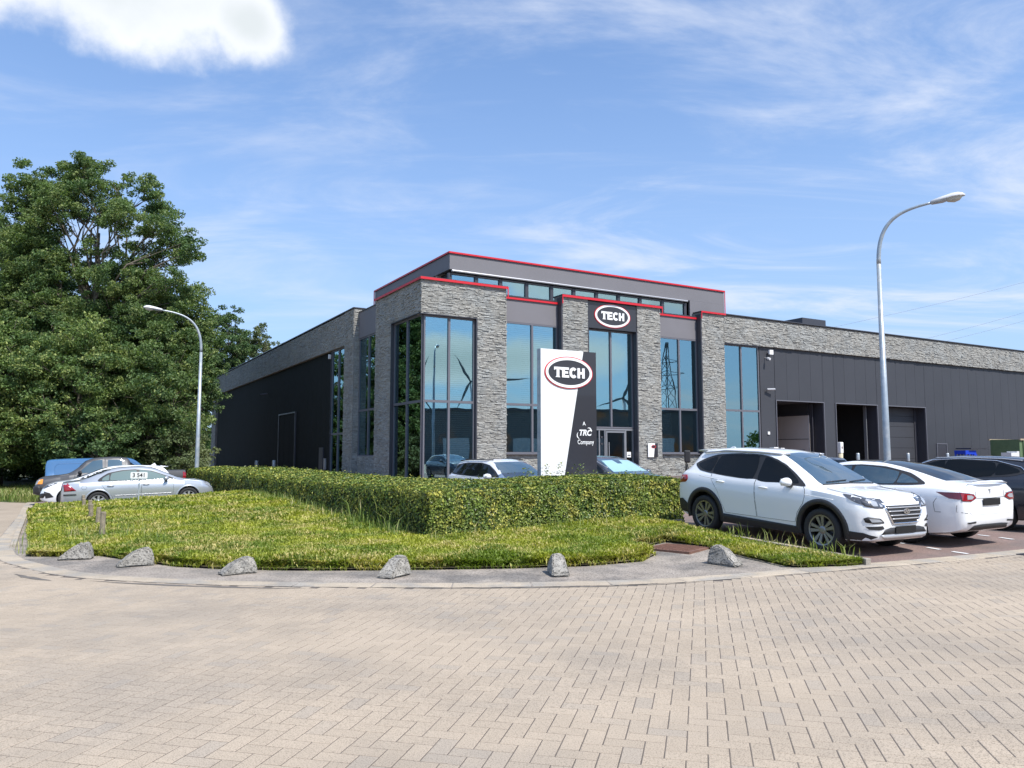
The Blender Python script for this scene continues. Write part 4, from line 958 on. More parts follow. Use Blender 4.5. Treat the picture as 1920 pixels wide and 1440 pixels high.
# --- lettering ------------------------------------------------------------
def text_mesh(txt, size, extr, m, bold=0.0, shear=0.0, sx=1.0):
    cu = bpy.data.curves.new('lettering', 'FONT'); cu.body = txt; cu.size = size; cu.extrude = extr; cu.offset = bold; cu.shear = shear; cu.align_x = 'CENTER'; cu.align_y = 'CENTER'
    o = bpy.data.objects.new('tmp', cu); C.objects.link(o); bpy.context.view_layer.update()
    me = bpy.data.meshes.new_from_object(o.evaluated_get(bpy.context.evaluated_depsgraph_get())); bpy.data.objects.remove(o)
    if sx != 1: me.transform(Matrix.Diagonal((sx, 1, 1, 1)))
    me.materials.clear(); me.materials.append(m); return me
def heavy_tech(mb, M4, t, h=1.0):
    """slab-like heavy capitals T E C H, centred on the origin, about 3.4 h wide"""
    def pr(poly, dx): mb.prism([((x + dx) * h, (y - .5) * h) for x, y in poly], M4, t)
    s = .30
    dx = -1.78
    pr([(.0, .70), (.0, 1), (.88, 1), (.88, .70), (.78, .70), (.74, .76), (.60, .78), (.60, .12), (.70, .0), (.18, .0), (.28, .12), (.28, .78), (.14, .76), (.10, .70)], dx)
    dx = -.86
    pr([(.0, 0), (.0, 1), (.80, 1), (.80, .76), (.32, .76), (.32, .62), (.70, .62), (.70, .39), (.32, .39), (.32, .24), (.82, .24), (.82, 0)], dx)
    dx = -.01; pts = []
    for i in range(17):
        a = R(42 + i * 276 / 16); pts.append((.47 + .47 * math.cos(a), .5 + .53 * math.sin(a)))
    for i in range(17):
        a = R(318 - i * 276 / 16); pts.append((.47 + .17 * math.cos(a), .5 + .25 * math.sin(a)))
    n = 17
    for i in range(n - 1):
        o_ = [pts[i], pts[i + 1], pts[2 * n - 2 - i], pts[2 * n - 1 - i]]
        mb.prism([((x + dx) * h, (y - .5) * h) for x, y in o_], M4, t)
    dx = .94
    pr([(0, 0), (0, 1), (.30, 1), (.30, .63), (.56, .63), (.56, 1), (.86, 1), (.86, 0), (.56, 0), (.56, .38), (.30, .38), (.30, 0)], dx)
def ellipse(a, b, n=48): return [(a * math.cos(2 * math.pi * i / n), b * math.sin(2 * math.pi * i / n)) for i in range(n)]
def ring(mb, a0, b0, a1, b1, M4, t, n=56):
    for i in range(n):
        t0, t1 = 2 * math.pi * i / n, 2 * math.pi * (i + 1) / n
        mb.prism([(a1 * math.cos(t0), b1 * math.sin(t0)), (a0 * math.cos(t0), b0 * math.sin(t0)), (a0 * math.cos(t1), b0 * math.sin(t1)), (a1 * math.cos(t1), b1 * math.sin(t1))], M4, t)
def logo(parent, M4, a, b):
    """oval emblem: red rim, white ring, dark field, white TECH"""
    def P(mb, name, m): o = mb.build(name, m, parent); return o
    t = .02
    r = MB(); ring(r, a, b, a * .965, b * .95, M4, t); P(r, 'logo_rim', M['red'])
    r = MB(); ring(r, a * .963, b * .948, a * .86, b * .78, M4, t * 1.4); P(r, 'logo_ring', M['white'])
    r = MB(); r.prism(ellipse(a * .858, b * .778), M4, t * .8); P(r, 'logo_field', M['anth'])
    r = MB(); heavy_tech(r, M4 @ Matrix.Translation((0, 0, t * .8)), t, a * .355); P(r, 'lettering', M['white'])
def face_u(u, v, z): # local frame on the right facade: x along facade, y up, z out
    return Matrix.Translation((u, v, z)) @ Matrix.Rotation(R(90), 4, 'X')
lg = tag(empty('wall_logo', (0, 0, 0)), 'oval TECH logo on the dark panel above the entrance', 'sign')
lg.matrix_world = Matrix.Translation((OX, OY, 0)) @ Matrix.Rotation(math.atan2(UU.y, UU.x), 4, 'Z') @ face_u(10.42, .055, 8.52)
logo(lg, Matrix.Identity(4), 1.13, .60)
MB().prism([(0.36, .35), (.36, -.35), (.08, -.35), (.17, .35)][::-1], face_u(12.76, -.0902, 1.81), .004).build('plaque_field', M['anth'], pq)
e_ = MB(); e_.prism(ellipse(.15, .085, 24), face_u(12.83, -.0945, 1.99), .004); e_.build('plaque_emblem', M['red'], pq)
e_ = MB(); e_.prism(ellipse(.12, .06, 24), face_u(12.83, -.099, 1.99), .004); e_.build('plaque_emblem', M['anth'], pq)

# --- monolith sign ---------------------------------------------------------
mw, mh_, mt = 1.66, 4.16, .17
mc = Vector((.70, 18.62, 0)); zz0 = H(1.4, 19)
mono = tag(empty('monolith_sign', (mc.x, mc.y, zz0), math.atan2(UU.y, UU.x)), 'tall white and dark grey monolith sign reading TECH A TRC Company behind the hedge', 'sign')
MB().box(0, mw, .012, mt, 0, mh_).build('sign_body', M['galv'], mono)
split_top, split_bot = 1.27, .48
fp = MB(); fp.prism([(0.0, 0), (split_bot, 0), (split_top, mh_), (0, mh_)], Matrix.Translation((0, .010, 0)) @ Matrix.Rotation(R(90), 4, 'X'), .01); fp.build('white_face', M['white'], mono)
fp = MB(); fp.prism([(split_bot + .002, 0), (mw, 0), (mw, mh_), (split_top + .002, mh_)], Matrix.Translation((0, .010, 0)) @ Matrix.Rotation(R(90), 4, 'X'), .01); fp.build('dark_face', M['anth'], mono)
rv = MB()
for i in range(9): rv.lathe([(.009, 0), (.006, .006)], 6, Matrix.Translation((-.001, .09, .3 + i * .45)) @ Matrix.Rotation(R(-90), 4, 'Y'))
rv.build('rivets', M['cap'], mono)['kind'] = 'stuff'
logo(mono, Matrix.Translation((.82, -.002, 3.60)) @ Matrix.Rotation(R(90), 4, 'X'), .72, .40)
def put_text(me, x, z, name='lettering'):
    o = link(name, me, mono); o.matrix_local = Matrix.Translation((x, -.006, z)) @ Matrix.Rotation(R(90), 4, 'X'); return o
put_text(text_mesh('A', .13, .004, M['white'], .002), 1.27, 2.34)
put_text(text_mesh('TRC', .20, .004, M['white'], .007, .25), 1.29, 2.11)
put_text(text_mesh('Company', .16, .004, M['white'], .001, 0, .80), 1.315, 1.88)
sw = MB()
def swoosh(cx, cz, r, a0, a1, wmax):
    n = 14
    for i in range(n):
        t0, t1 = i / n, (i + 1) / n
        A0, A1 = R(a0 + (a1 - a0) * t0), R(a0 + (a1 - a0) * t1); w0, w1 = wmax * math.sin(math.pi * min(t0 * .9 + .05, 1)), wmax * math.sin(math.pi * min(t1 * .9 + .05, 1))
        sw.prism([(cx + r * math.cos(A0), cz + r * math.sin(A0)), (cx + (r - w0) * math.cos(A0), cz + (r - w0) * math.sin(A0)), (cx + (r - w1) * math.cos(A1), cz + (r - w1) * math.sin(A1)), (cx + r * math.cos(A1), cz + r * math.sin(A1))],
                 Matrix.Translation((0, -.004, 0)) @ Matrix.Rotation(R(90), 4, 'X'), .004)
swoosh(1.42, 2.17, .08, -30, 130, .028); swoosh(1.13, 2.05, .085, 120, 270, .028)
sw.build('emblem', M['white'], mono)
# ================================================================ VEHICLES
def pchip(xs, ys, q):
    xs = np.asarray(xs, float); ys = np.asarray(ys, float); h = np.diff(xs); d = np.diff(ys) / h; m = np.zeros(len(xs))
    for i in range(1, len(xs) - 1):
        if d[i - 1] * d[i] > 0:
            w1, w2 = 2 * h[i] + h[i - 1], h[i] + 2 * h[i - 1]; m[i] = (w1 + w2) / (w1 / d[i - 1] + w2 / d[i])
    m[0] = d[0]; m[-1] = d[-1]; q = np.clip(q, xs[0], xs[-1]); k = np.clip(np.searchsorted(xs, q, side='right') - 1, 0, len(h) - 1); t = (q - xs[k]) / h[k]
    return ys[k] * (1 + 2 * t) * (1 - t) ** 2 + m[k] * h[k] * t * (1 - t) ** 2 + ys[k + 1] * t * t * (3 - 2 * t) + m[k + 1] * h[k] * t * t * (t - 1)
def body_mesh(sp):
    """loft of spline cross sections along x; returns a closed mesh"""
    x0, x1 = sp['top'][0][0], sp['top'][-1][0]
    base = list(np.arange(x0, x1, .07)) + [x1]
    for e in (x0, x1):
        sgn = 1 if e == x0 else -1
        base += [e + sgn * t for t in (.012, .03, .05, .09, .13)]
    for (x, _) in sp['top']: base += [x - .015, x, x + .015]
    xs = np.unique(np.round([b for b in base if x0 <= b <= x1], 3))
    f = lambda key: pchip([p[0] for p in sp[key]], [p[1] for p in sp[key]], xs)
    top, belt, zb, w, wr = f('top'), f('belt'), f('zb'), f('w'), f('wr')
    secs = []
    for i, x in enumerate(xs):
        t, bl, b, W_, wr_ = top[i], belt[i], zb[i], w[i], wr[i]
        bl = min(bl, t - .03); gh = max(t - bl, 0)
        e = .055 + .03 * min(gh / .4, 1)
        k = min(gh / .35, 1)
        hw = min(W_ * .93, wr_ + (1 - k) * 2) if gh < .35 else wr_
        hw = wr_ * k + W_ * .86 * (1 - k)
        mid = b + (bl - b) * .55
        pts = [(0, b), (W_ * .80, b), (W_ * .93, b + .025), (W_ * .975, b + (bl - b) * .20), (W_ * .985, b + (bl - b) * .42), (W_, b + (bl - b) * .62), (W_ * .998, b + (bl - b) * .80), (W_ * .965, bl - .005),
               (W_ * .93 * (1 - .0) if gh > .12 else W_ * .91, bl + min(.03, gh * .4)),
               (hw * .5 + W_ * .93 * .5 if gh > .12 else W_ * .89, bl + gh * .42 if gh > .12 else bl + gh * .6),
               (hw * 1.0, t - e * (1 if gh > .12 else .55)), (hw * .88, t - e * .32), (hw * .5, t - .008), (0, t)]
        secs.append(pts)
    n = len(secs[0]); V = []; fs = []
    for x, pts in zip(xs, secs):
        loop = [(x, y, z) for y, z in pts] + [(x, -y, z) for y, z in pts[-2:0:-1]]; V += loop
    m = 2 * n - 2; k = len(xs)
    for i in range(k - 1):
        for j in range(m): fs.append((i * m + j, i * m + (j + 1) % m, (i + 1) * m + (j + 1) % m, (i + 1) * m + j))
    fs.append(tuple(range(m))); fs.append(tuple((k - 1) * m + j for j in range(m))[::-1])
    bm = bmesh.new(); vv = [bm.verts.new(v) for v in V]
    for q in fs: bm.faces.new([vv[i] for i in q])
    bmesh.ops.recalc_face_normals(bm, faces=bm.faces)
    return bm
class Car:
    def __init__(s, spec, paint):
        s.sp = spec; s.paint = paint
        bm = body_mesh(spec); s.raw = bpy.data.meshes.new('body'); bm.to_mesh(s.raw); s.bvh = BVHTree.FromBMesh(bm); bm.free()
    def start(s, name, matw, label, cat, group=None):
        s.root = tag(empty(name, mat=matw), label, cat, group)
        me = s.raw; me.materials.append(s.paint); me.materials.append(M['plastic'])
        me.polygons.foreach_set('use_smooth', [True] * len(me.polygons))
        o = link('body', me); cut = MB(); cut.m = 1
        for xa in (0.0, s.sp['wb']):
            for sy in (-1, 1):
                r = s.sp['R'] + s.sp.get('gap', .065); Mx = Matrix.Translation((xa, sy * (s.sp['wmax'] - .30), s.sp['R'] + .01)) @ Matrix.Rotation(R(-90 * sy), 4, 'X')
                cut.lathe([(r, 0), (r, .6)], 40, Mx)
        me2 = cut.mesh('cut', [s.paint, M['plastic']]); bm = bmesh.new(); bm.from_mesh(me2); bmesh.ops.recalc_face_normals(bm, faces=bm.faces); bm.to_mesh(me2); bm.free()
        c = link('cut', me2); md = o.modifiers.new('b', 'BOOLEAN'); md.operation = 'DIFFERENCE'; md.solver = 'EXACT'; md.object = c
        bpy.context.view_layer.update()
        res = bpy.data.meshes.new_from_object(o.evaluated_get(bpy.context.evaluated_depsgraph_get()))
        o.modifiers.clear(); o.data = res; bpy.data.objects.remove(c)
        res.name = 'body'
        try: res.set_sharp_from_angle(angle=R(38))
        except Exception: pass
        o.parent = s.root; s.body = o; return s
    def cast(s, a, b, axis):
        d = {'L': ((a, 3, b), (0, -1, 0)), 'R': ((a, -3, b), (0, 1, 0)), 'F': ((7, a, b), (-1, 0, 0)), 'B': ((-4, a, b), (1, 0, 0)), 'T': ((a, b, 4), (0, 0, -1))}[axis]
        h = s.bvh.ray_cast(Vector(d[0]), Vector(d[1]))
        if h[0] is None:
            g = s.bvh.find_nearest(Vector({'L': (a, .9, b), 'R': (a, -.9, b), 'F': (s.sp['top'][-1][0], a, b), 'B': (s.sp['top'][0][0], a, b), 'T': (a, b, 1.0)}[axis])); return g[0], g[1]
        n = h[1]
        if n.dot(Vector(d[1])) > 0: n = -n
        return h[0], n
    def patch(s, name, poly, axis, m, off=.004, parent=None, step=.06, t=.0, curve=0):
        poly = [Vector(p) for p in poly]
        if curve:
            q = []; n = len(poly)
            for i in range(n):
                p0, p1, p2, p3 = poly[i - 1], poly[i], poly[(i + 1) % n], poly[(i + 2) % n]
                for j in range(4):
                    u = j / 4; q.append(.5 * ((2 * p1) + (-p0 + p2) * u + (2 * p0 - 5 * p1 + 4 * p2 - p3) * u * u + (-p0 + 3 * p1 - 3 * p2 + p3) * u ** 3) * curve + (p1 * (1 - u) + p2 * u) * (1 - curve))
            poly = q
        pd = densify([tuple(p) for p in poly], step); xs = [p[0] for p in pd]; ys = [p[1] for p in pd]
        gx, gy = np.meshgrid(np.arange(min(xs) + step / 2, max(xs), step), np.arange(min(ys) + step / 2, max(ys), step)); Gp = np.column_stack([gx.ravel(), gy.ravel()])
        if len(Gp): Gp = Gp[inside(pd, Gp)]
        if len(Gp): Gp = Gp[dist_poly(pd, Gp) > step * .35]
        V, E_, F = delaunay_2d_cdt([Vector(p) for p in pd] + [Vector(p) for p in Gp], [], [list(range(len(pd)))], 1, 1e-6)[:3]
        out = []
        for v in V:
            p, n = s.cast(v.x, v.y, axis); out.append(p + n * off)
        bm = bmesh.new(); vs = [bm.verts.new(p) for p in out]
        for f in F:
            try: bm.faces.new([vs[i] for i in f])
            except ValueError: pass
        dv = {'L': Vector((0, 1, 0)), 'R': Vector((0, -1, 0)), 'F': Vector((1, 0, 0)), 'B': Vector((-1, 0, 0)), 'T': Vector((0, 0, 1))}[axis]
        bm.normal_update()
        for f in bm.faces:
            if f.normal.dot(dv) < 0: f.normal_flip()
        if t:   # turn the boundary down to the body so the part has an edge
            be = [e for e in bm.edges if e.is_boundary]; r = bmesh.ops.extrude_edge_only(bm, edges=be)
            for v in [g for g in r['geom'] if isinstance(g, bmesh.types.BMVert)]: 
                h = s.bvh.find_nearest(v.co)
                if h[0] is not None: v.co = h[0] - h[1] * .002
        me = bpy.data.meshes.new(name); bm.to_mesh(me); bm.free(); me.materials.append(m)
        me.polygons.foreach_set('use_smooth', [True] * len(me.polygons))
        return link(name, me, parent or s.root)
    def line(s, pts, axis, r, m, name, off=0.0, parent=None, step=.05, n=6, close=False):
        P = [Vector(p) for p in pts]
        if close: P.append(P[0])
        out = []
        for a, b in zip(P[:-1], P[1:]):
            k = max(1, int((b - a).length / step))
            for j in range(k):
                q = a.lerp(b, j / k); p, nn = s.cast(q.x, q.y, axis); out.append(p + nn * off)
        p, nn = s.cast(P[-1].x, P[-1].y, axis); out.append(p + nn * off)
        return MB().tube(out, r, n).build(name, m, parent or s.root, True)
    def wheels(s, style='ten', rim='rim', rr=None, tyre_w=.225):
        Rr = s.sp['R']; rr = rr or Rr * .66; tw = tyre_w / 2
        pr = [(rr, -tw * .8), (rr + .02, -tw * .95), (Rr - .03, -tw), (Rr - .006, -tw * .82), (Rr, -tw * .5), (Rr, tw * .5), (Rr - .006, tw * .82), (Rr - .03, tw), (rr + .02, tw * .95), (rr, tw * .8)]
        ty = MB().lathe(pr, 40, close=True).mesh('wheel', M['tyre'], True)
        rm = MB(); zf = tw * .72
        rm.lathe([(rr + .004, zf + .012), (rr - .018, zf + .006), (rr - .02, -tw * .6), (rr + .004, -tw * .6)], 40, close=True)
        ns = {'ten': 10, 'five': 5, 'multi': 14, 'seven': 7}[style]
        for i in range(ns):
            a = 2 * math.pi * i / ns; tw_ = (.16 if i % 2 else -.16) if style == 'ten' else 0
            wi, wo = {'ten': (.016, .030), 'five': (.040, .050), 'multi': (.012, .014), 'seven': (.028, .034)}[style]
            def pt(r, side, z, aa): return Vector((r * math.cos(aa) - side * math.sin(aa), r * math.sin(aa) + side * math.cos(aa), z))
            ao = a + tw_ * .55
            ri, ro = .045, rr - .012
            vs = [pt(ri, -wi, zf - .015, a), pt(ri, wi, zf - .015, a), pt(ro, wo, zf + .0, ao), pt(ro, -wo, zf + .0, ao), pt(ri, -wi, zf - .055, a), pt(ri, wi, zf - .055, a), pt(ro, wo, zf - .05, ao), pt(ro, -wo, zf - .05, ao)]
            rm.add(vs, [(0, 3, 2, 1), (4, 5, 6, 7), (0, 1, 5, 4), (1, 2, 6, 5), (2, 3, 7, 6), (3, 0, 4, 7)])
        rm.lathe([(.065, zf - .05), (.065, zf - .012), (.04, zf - .004), (.0005, zf - .002)], 20)
        rme = rm.mesh('rim', M[rim])
        dk = MB().lathe([(rr - .021, -.02), (.0005, -.02)], 30); dk.lathe([(.15, -.012), (.15, .0), (.06, .0)], 24)
        dme = dk.mesh('brake_disc', M['lamp_dark'])
        for xa in (0.0, s.sp['wb']):
            for sy in (-1, 1):
                o = link('wheel', ty, s.root); o.location = (xa, sy * (s.sp['wmax'] - tw - .012), Rr); o.rotation_euler = (R(-90 * sy), random.uniform(0, 1) * 0, 0)
                o.rotation_euler = (Matrix.Rotation(R(-90 * sy), 4, 'X') @ Matrix.Rotation(random.uniform(0, 6), 4, 'Z')).to_euler()
                link('rim', rme, o); link('brake_disc', dme, o)
    def arches(s, m, w=.06, proud=.012):
        """raised arch trims round each wheel, laid on the body side"""
        r0 = s.sp['R'] + s.sp.get('gap', .065) - .012; zc_ = s.sp['R'] + .01
        for xa in (0.0, s.sp['wb']):
            for ax in 'LR':
                vs = []; n = 28; a0 = -14 if zc_ > .3 else -10
                for i in range(n + 1):
                    a = R(a0 + (180 - 2 * a0) * i / n); row = []
                    for (rr, of) in ((r0, -.03), (r0, proud), (r0 + w * .9, proud * .9), (r0 + w, -.002)):
                        x = xa + rr * math.cos(a); z = zc_ + rr * math.sin(a); xq = xa + max(rr, r0 + .03) * math.cos(a); zq = max(zc_ + max(rr, r0 + .03) * math.sin(a), s.zb_at(xq) + .03)
                        p, nn = s.cast(xq, zq, ax); row.append(Vector((x, p.y + (of if ax == 'L' else -of), z)))
                    vs += row
                fs = [(i * 4 + j, i * 4 + j + 1, i * 4 + j + 5, i * 4 + j + 4) for i in range(n) for j in range(3)]
                mb = MB(); mb.add(vs, fs if ax == 'L' else [f[::-1] for f in fs]); mb.build('wheel_arch', m, s.root, True)
    def zb_at(s, x): return float(pchip([p[0] for p in s.sp['zb']], [p[1] for p in s.sp['zb']], np.array([x]))[0])
    def mirror(s, x, z, m, y=None):
        for sy, ax in ((1, 'L'), (-1, 'R')):
            p, n = s.cast(x, z, ax); yb = p.y
            bm = bmesh.new(); bmesh.ops.create_uvsphere(bm, u_segments=16, v_segments=10, radius=1)
            for v in bm.verts:
                v.co = Vector((max(v.co.x, -.45) * .085, v.co.y * .125, v.co.z * .075 * (1.1 if v.co.z > 0 else .9))); v.co.x += .03 * abs(v.co.y) / .12 * (-1)
            me = bpy.data.meshes.new('mirror'); bm.to_mesh(me); bm.free(); me.materials.append(m); me.polygons.foreach_set('use_smooth', [True] * len(me.polygons))
            o = link('mirror', me, s.root); o.location = (x, yb + sy * .13, z + .045)
            MB().box(-.045, -.04, -.1, .1, -.055, .06).build('mirror_glass', M['chrome'], o)
            MB().box(-.03, .03, -sy * .16 if sy > 0 else .02, -.02 if sy > 0 else .16, -.085, -.045).build('mirror_foot', M['plastic'], o)
    def handle(s, x, z, m, sides='LR', parent=None, ln=.2):
        for ax in sides:
            sy = 1 if ax == 'L' else -1; p, n = s.cast(x, z, ax)
            mb = MB(); mb.tube([p + Vector((-ln / 2, sy * .008, 0)), p + Vector((-ln * .36, sy * .032, .004)), p + Vector((ln * .36, sy * .032, .002)), p + Vector((ln / 2, sy * .008, -.002))], [.010, .016, .017, .011], 8)
            mb.build('handle', m, (parent or {}).get(ax, s.root), True)
def place(u_or_axle, heading, wb, dz=0.0, width=1.6):
    """matrix of a car whose rear axle centre stands on the ground at the point, pointing along heading"""
    a = Vector(u_or_axle); h = Vector(heading).normalized(); b = a + h * wb; l = Vector((-h.y, h.x))
    za = (H(*(a + l * .8)) + H(*(a - l * .8))) / 2; zb = (H(*(b + l * .8)) + H(*(b - l * .8))) / 2
    X = Vector((h.x * wb, h.y * wb, zb - za)).normalized(); roll = (H(*(a + l * .8)) - H(*(a - l * .8))) / 1.6
    Y = Vector((l.x, l.y, roll)); Z = X.cross(Y).normalized(); Y = Z.cross(X).normalized()
    Mx = Matrix.Identity(4)
    for i in range(3): Mx[i][0] = X[i]; Mx[i][1] = Y[i]; Mx[i][2] = Z[i]; Mx[i][3] = (a.x, a.y, za + .014 + dz)[i]
    return Mx
dV = (VV.x, VV.y); dnV = (-VV.x, -VV.y); dU = (UU.x, UU.y); dnU = (-UU.x, -UU.y)
def doors(car, paint, polys, hx, trim=None, handle_m=None, glass='carglass', seam=True, wc=.6):
    """polys: list of (door outline, window outline or None, handle pos)"""
    for ax in 'LR':
        for (dp, wp, hp) in polys:
            d = None
            if dp:
                d = car.patch('door', dp, ax, paint, .0035, curve=.0, step=.07)
                if seam: car.line(dp, ax, .0045, M['seam'], 'door_gap', 0.0, d, close=True)
            if wp: car.patch('window', wp, ax, M[glass], .009, d, curve=wc, step=.05)
            if hp: car.handle(hp[0], hp[1], handle_m or paint, ax, {ax: d} if d else None)

def plate(car, x, z, front, m='black', w_=.52, h_=.115, y=0.0, tilt=0):
    ax = 'F' if front else 'B'; p, n = car.cast(y, z, ax); sx = 1 if front else -1
    o = MB().cbox((p.x + sx * .022, y, z), (.012, w_, h_)).build('number_plate', M[m], car.root); return o

# ---- 1. white compact SUV, nose towards the road ------------------------------------------
suv = Car(dict(wb=2.67, R=.352, wmax=.93, gap=.075,
    top=[(-.86, .74), (-.83, .96), (-.74, 1.12), (-.60, 1.30), (-.50, 1.50), (-.40, 1.565), (-.2, 1.60), (.5, 1.640), (1.10, 1.632), (1.52, 1.575), (1.80, 1.47), (2.20, 1.27), (2.56, 1.075), (2.66, 1.045), (3.10, 1.00), (3.32, .95), (3.44, .885), (3.50, .80), (3.535, .70)],
    belt=[(-.86, .70), (-.80, .90), (-.6, 1.10), (.2, 1.075), (1.4, 1.02), (2.5, .985), (3.2, .90), (3.40, .84), (3.535, .66)],
    zb=[(-.86, .46), (-.76, .34), (-.5, .26), (0, .23), (3.0, .22), (3.40, .24), (3.49, .27), (3.535, .34)],
    w=[(-.86, .68), (-.82, .79), (-.70, .87), (-.35, .915), (0.3, .925), (2.7, .925), (3.05, .91), (3.25, .87), (3.40, .78), (3.49, .68), (3.535, .58)],
    wr=[(-.86, .60), (-.50, .56), (0, .60), (1.3, .62), (1.8, .635), (2.2, .68), (2.56, .76), (3.1, .78), (3.535, .5)]), M['paint_white'])
suv.start('white_suv', place((4.50, 15.52), dnV, 2.67), 'white compact SUV parked nose out beside the grass, with black wheel arches', 'car')
f_door = [(1.33, .43), (2.15, .43), (2.205, .60), (2.32, .75), (2.35, .86), (2.34, .985), (2.20, 1.10), (1.75, 1.38), (1.40, 1.50), (1.24, 1.52), (1.26, 1.02)]
r_door = [(.46, .60), (.56, .43), (1.31, .43), (1.245, 1.02), (1.225, 1.525), (.80, 1.54), (.20, 1.50), (.13, 1.20), (.18, 1.02), (.36, .82)]
for ax in 'LR':
    tr_ = suv.patch('window_surround', [(2.33, 1.035), (2.08, 1.19), (1.80, 1.35), (1.55, 1.46), (1.20, 1.525), (.6, 1.53), (.10, 1.49), (-.22, 1.40), (-.42, 1.29), (-.20, 1.175), (.3, 1.115), (1.2, 1.06), (1.9, 1.035)], ax, M['plastic'], .005, curve=.5)
doors(suv, M['paint_white'], [
    (f_door, [(2.16, 1.075), (1.98, 1.21), (1.74, 1.355), (1.52, 1.435), (1.30, 1.478), (1.285, 1.07), (1.75, 1.06)], (1.46, .955)),
    (r_door, [(1.16, 1.09), (1.15, 1.495), (.8, 1.505), (.22, 1.465), (.16, 1.16), (.6, 1.12)], (.42, .995)),
    (None, [(.10, 1.18), (.13, 1.445), (-.12, 1.38), (-.32, 1.285), (-.15, 1.205)], None)], None, handle_m=M['paint_white'])
for ax in 'LR':
    suv.patch('side_cladding', [(.42, .19), (2.27, .19), (2.26, .36), (.46, .41)], ax, M['plastic'], .014, t=1)
    suv.line([(-.15, 1.075), (.6, 1.01), (1.5, .945), (2.4, .90), (2.9, .865)], ax, .007, M['paint_white'], 'shoulder_crease', -.003)
    suv.patch('rear_cladding', [(-.80, .34), (-.44, .26), (-.44, .50), (-.62, .60), (-.80, .58)], ax, M['plastic'], .010)
    suv.patch('front_cladding', [(3.10, .24), (3.38, .25), (3.50, .33), (3.36, .385), (3.12, .40)], ax, M['plastic'], .008)
    suv.patch('tail_lamp', [(-.80, .90), (-.52, .93), (-.47, .99), (-.50, 1.07), (-.72, 1.055), (-.80, .99)], ax, M['lamp_red'], .012, curve=.4, t=1)
    suv.line([(1.9, 1.515), (1.3, 1.565)] if False else [(1.62, 1.53), (1.1, 1.555), (.3, 1.555), (-.3, 1.505)], ax, .018, M['satin'], 'roof_rail', .022)
    suv.patch('fuel_or_vent', [(-.48, .80), (-.36, .80), (-.36, .94), (-.48, .94)], ax, M['paint_white'], .003) if ax == 'L' else None
suv.arches(M['plastic'], .085, .016)
suv.patch('windscreen', [(-.655, 1.075), (0, 1.092), (.655, 1.075), (.62, 1.22), (.54, 1.42), (.47, 1.545), (0, 1.575), (-.47, 1.545), (-.54, 1.42), (-.62, 1.22)], 'F', M['windscreen'], .006, curve=.35)
suv.line([(-.66, 1.072), (0, 1.087), (.66, 1.072)], 'F', .014, M['plastic'], 'cowl', .002)
for y0, y1 in ((.05, .58), (-.52, .02)): suv.line([(y0, 1.10), (y1, 1.125)], 'F', .008, M['plastic'], 'wiper', .018)
suv.patch('rear_window', [(-.52, 1.12), (.52, 1.12), (.46, 1.46), (-.46, 1.46)], 'B', M['carglass'], .006, curve=.3)
# spoiler
sp = MB(); sp.add([(-.30, -.54, 1.590), (-.30, .54, 1.590), (-.60, .50, 1.560), (-.60, -.50, 1.560), (-.42, -.53, 1.53), (-.42, .53, 1.53), (-.585, .48, 1.535), (-.585, -.48, 1.535)], [(0, 1, 2, 3), (4, 7, 6, 5), (3, 2, 6, 7), (0, 3, 7, 4), (1, 5, 6, 2), (0, 4, 5, 1)])
sp.build('spoiler', M['paint_white'], suv.root, True)
# bonnet shut lines
for sy in (1, -1): suv.line([(2.62, sy * .70), (2.95, sy * .76), (3.25, sy * .70), (3.36, sy * .52)], 'T', .004, M['seam'], 'bonnet_gap')
for sy in (1, -1): suv.line([(2.75, sy * .42), (3.1, sy * .44), (3.38, sy * .36)], 'T', .010, M['paint_white'], 'bonnet_crease', -.004)
# face
hl = {}
for sy, ax in ((1, 'L'), (-1, 'R')):
    h = suv.patch('headlight', [(sy * .80, .885), (sy * .72, .93), (sy * .58, .885), (sy * .46, .815), (sy * .50, .765), (sy * .66, .77), (sy * .78, .80)], 'F', M['lamp_dark'], .010, curve=.3, t=1, step=.04)
    suv.patch('lens', [(sy * .74, .885), (sy * .70, .905), (sy * .585, .86), (sy * .60, .80), (sy * .68, .80)], 'F', M['lamp_clear'], .014, h, step=.03)
    suv.patch('lens', [(sy * .555, .835), (sy * .50, .805), (sy * .52, .785), (sy * .56, .79)], 'F', M['satin'], .014, h, step=.03)
    suv.patch('headlight_side', [(3.46, .85), (3.40, .90), (3.18, .955), (3.02, .965), (3.12, .915), (3.28, .845), (3.40, .81)], ax, M['lamp_dark'], .010, h, curve=.3, step=.04)
    fg = suv.patch('fog_light', [(sy * .80, .61), (sy * .76, .635), (sy * .60, .615), (sy * .52, .545), (sy * .70, .535), (sy * .78, .55)], 'F', M['plastic'], .010, t=1, step=.04)
    suv.patch('lens', [(sy * .75, .61), (sy * .62, .60), (sy * .57, .563), (sy * .72, .556)], 'F', M['lamp_clear'], .015, fg, step=.03)
    suv.patch('air_inlet', [(sy * .78, .485), (sy * .56, .50), (sy * .52, .455), (sy * .62, .435), (sy * .74, .44)], 'F', M['plastic'], .008, step=.04)
gr = suv.patch('grille', [(-.455, .80), (.455, .80), (.44, .735), (.31, .545), (-.31, .545), (-.44, .735)], 'F', M['plastic'], .014, t=1, step=.05)
suv.line([(-.47, .812), (-.445, .72), (-.315, .53), (0, .525), (.315, .53), (.445, .72), (.47, .812)], 'F', .015, M['chrome'], 'grille_frame', .012, gr)
for z, hw_ in ((.765, .435), (.712, .42), (.655, .385), (.60, .345)): suv.line([(-hw_, z), (hw_, z)], 'F', .011, M['satin'], 'grille_bar', .024, gr)
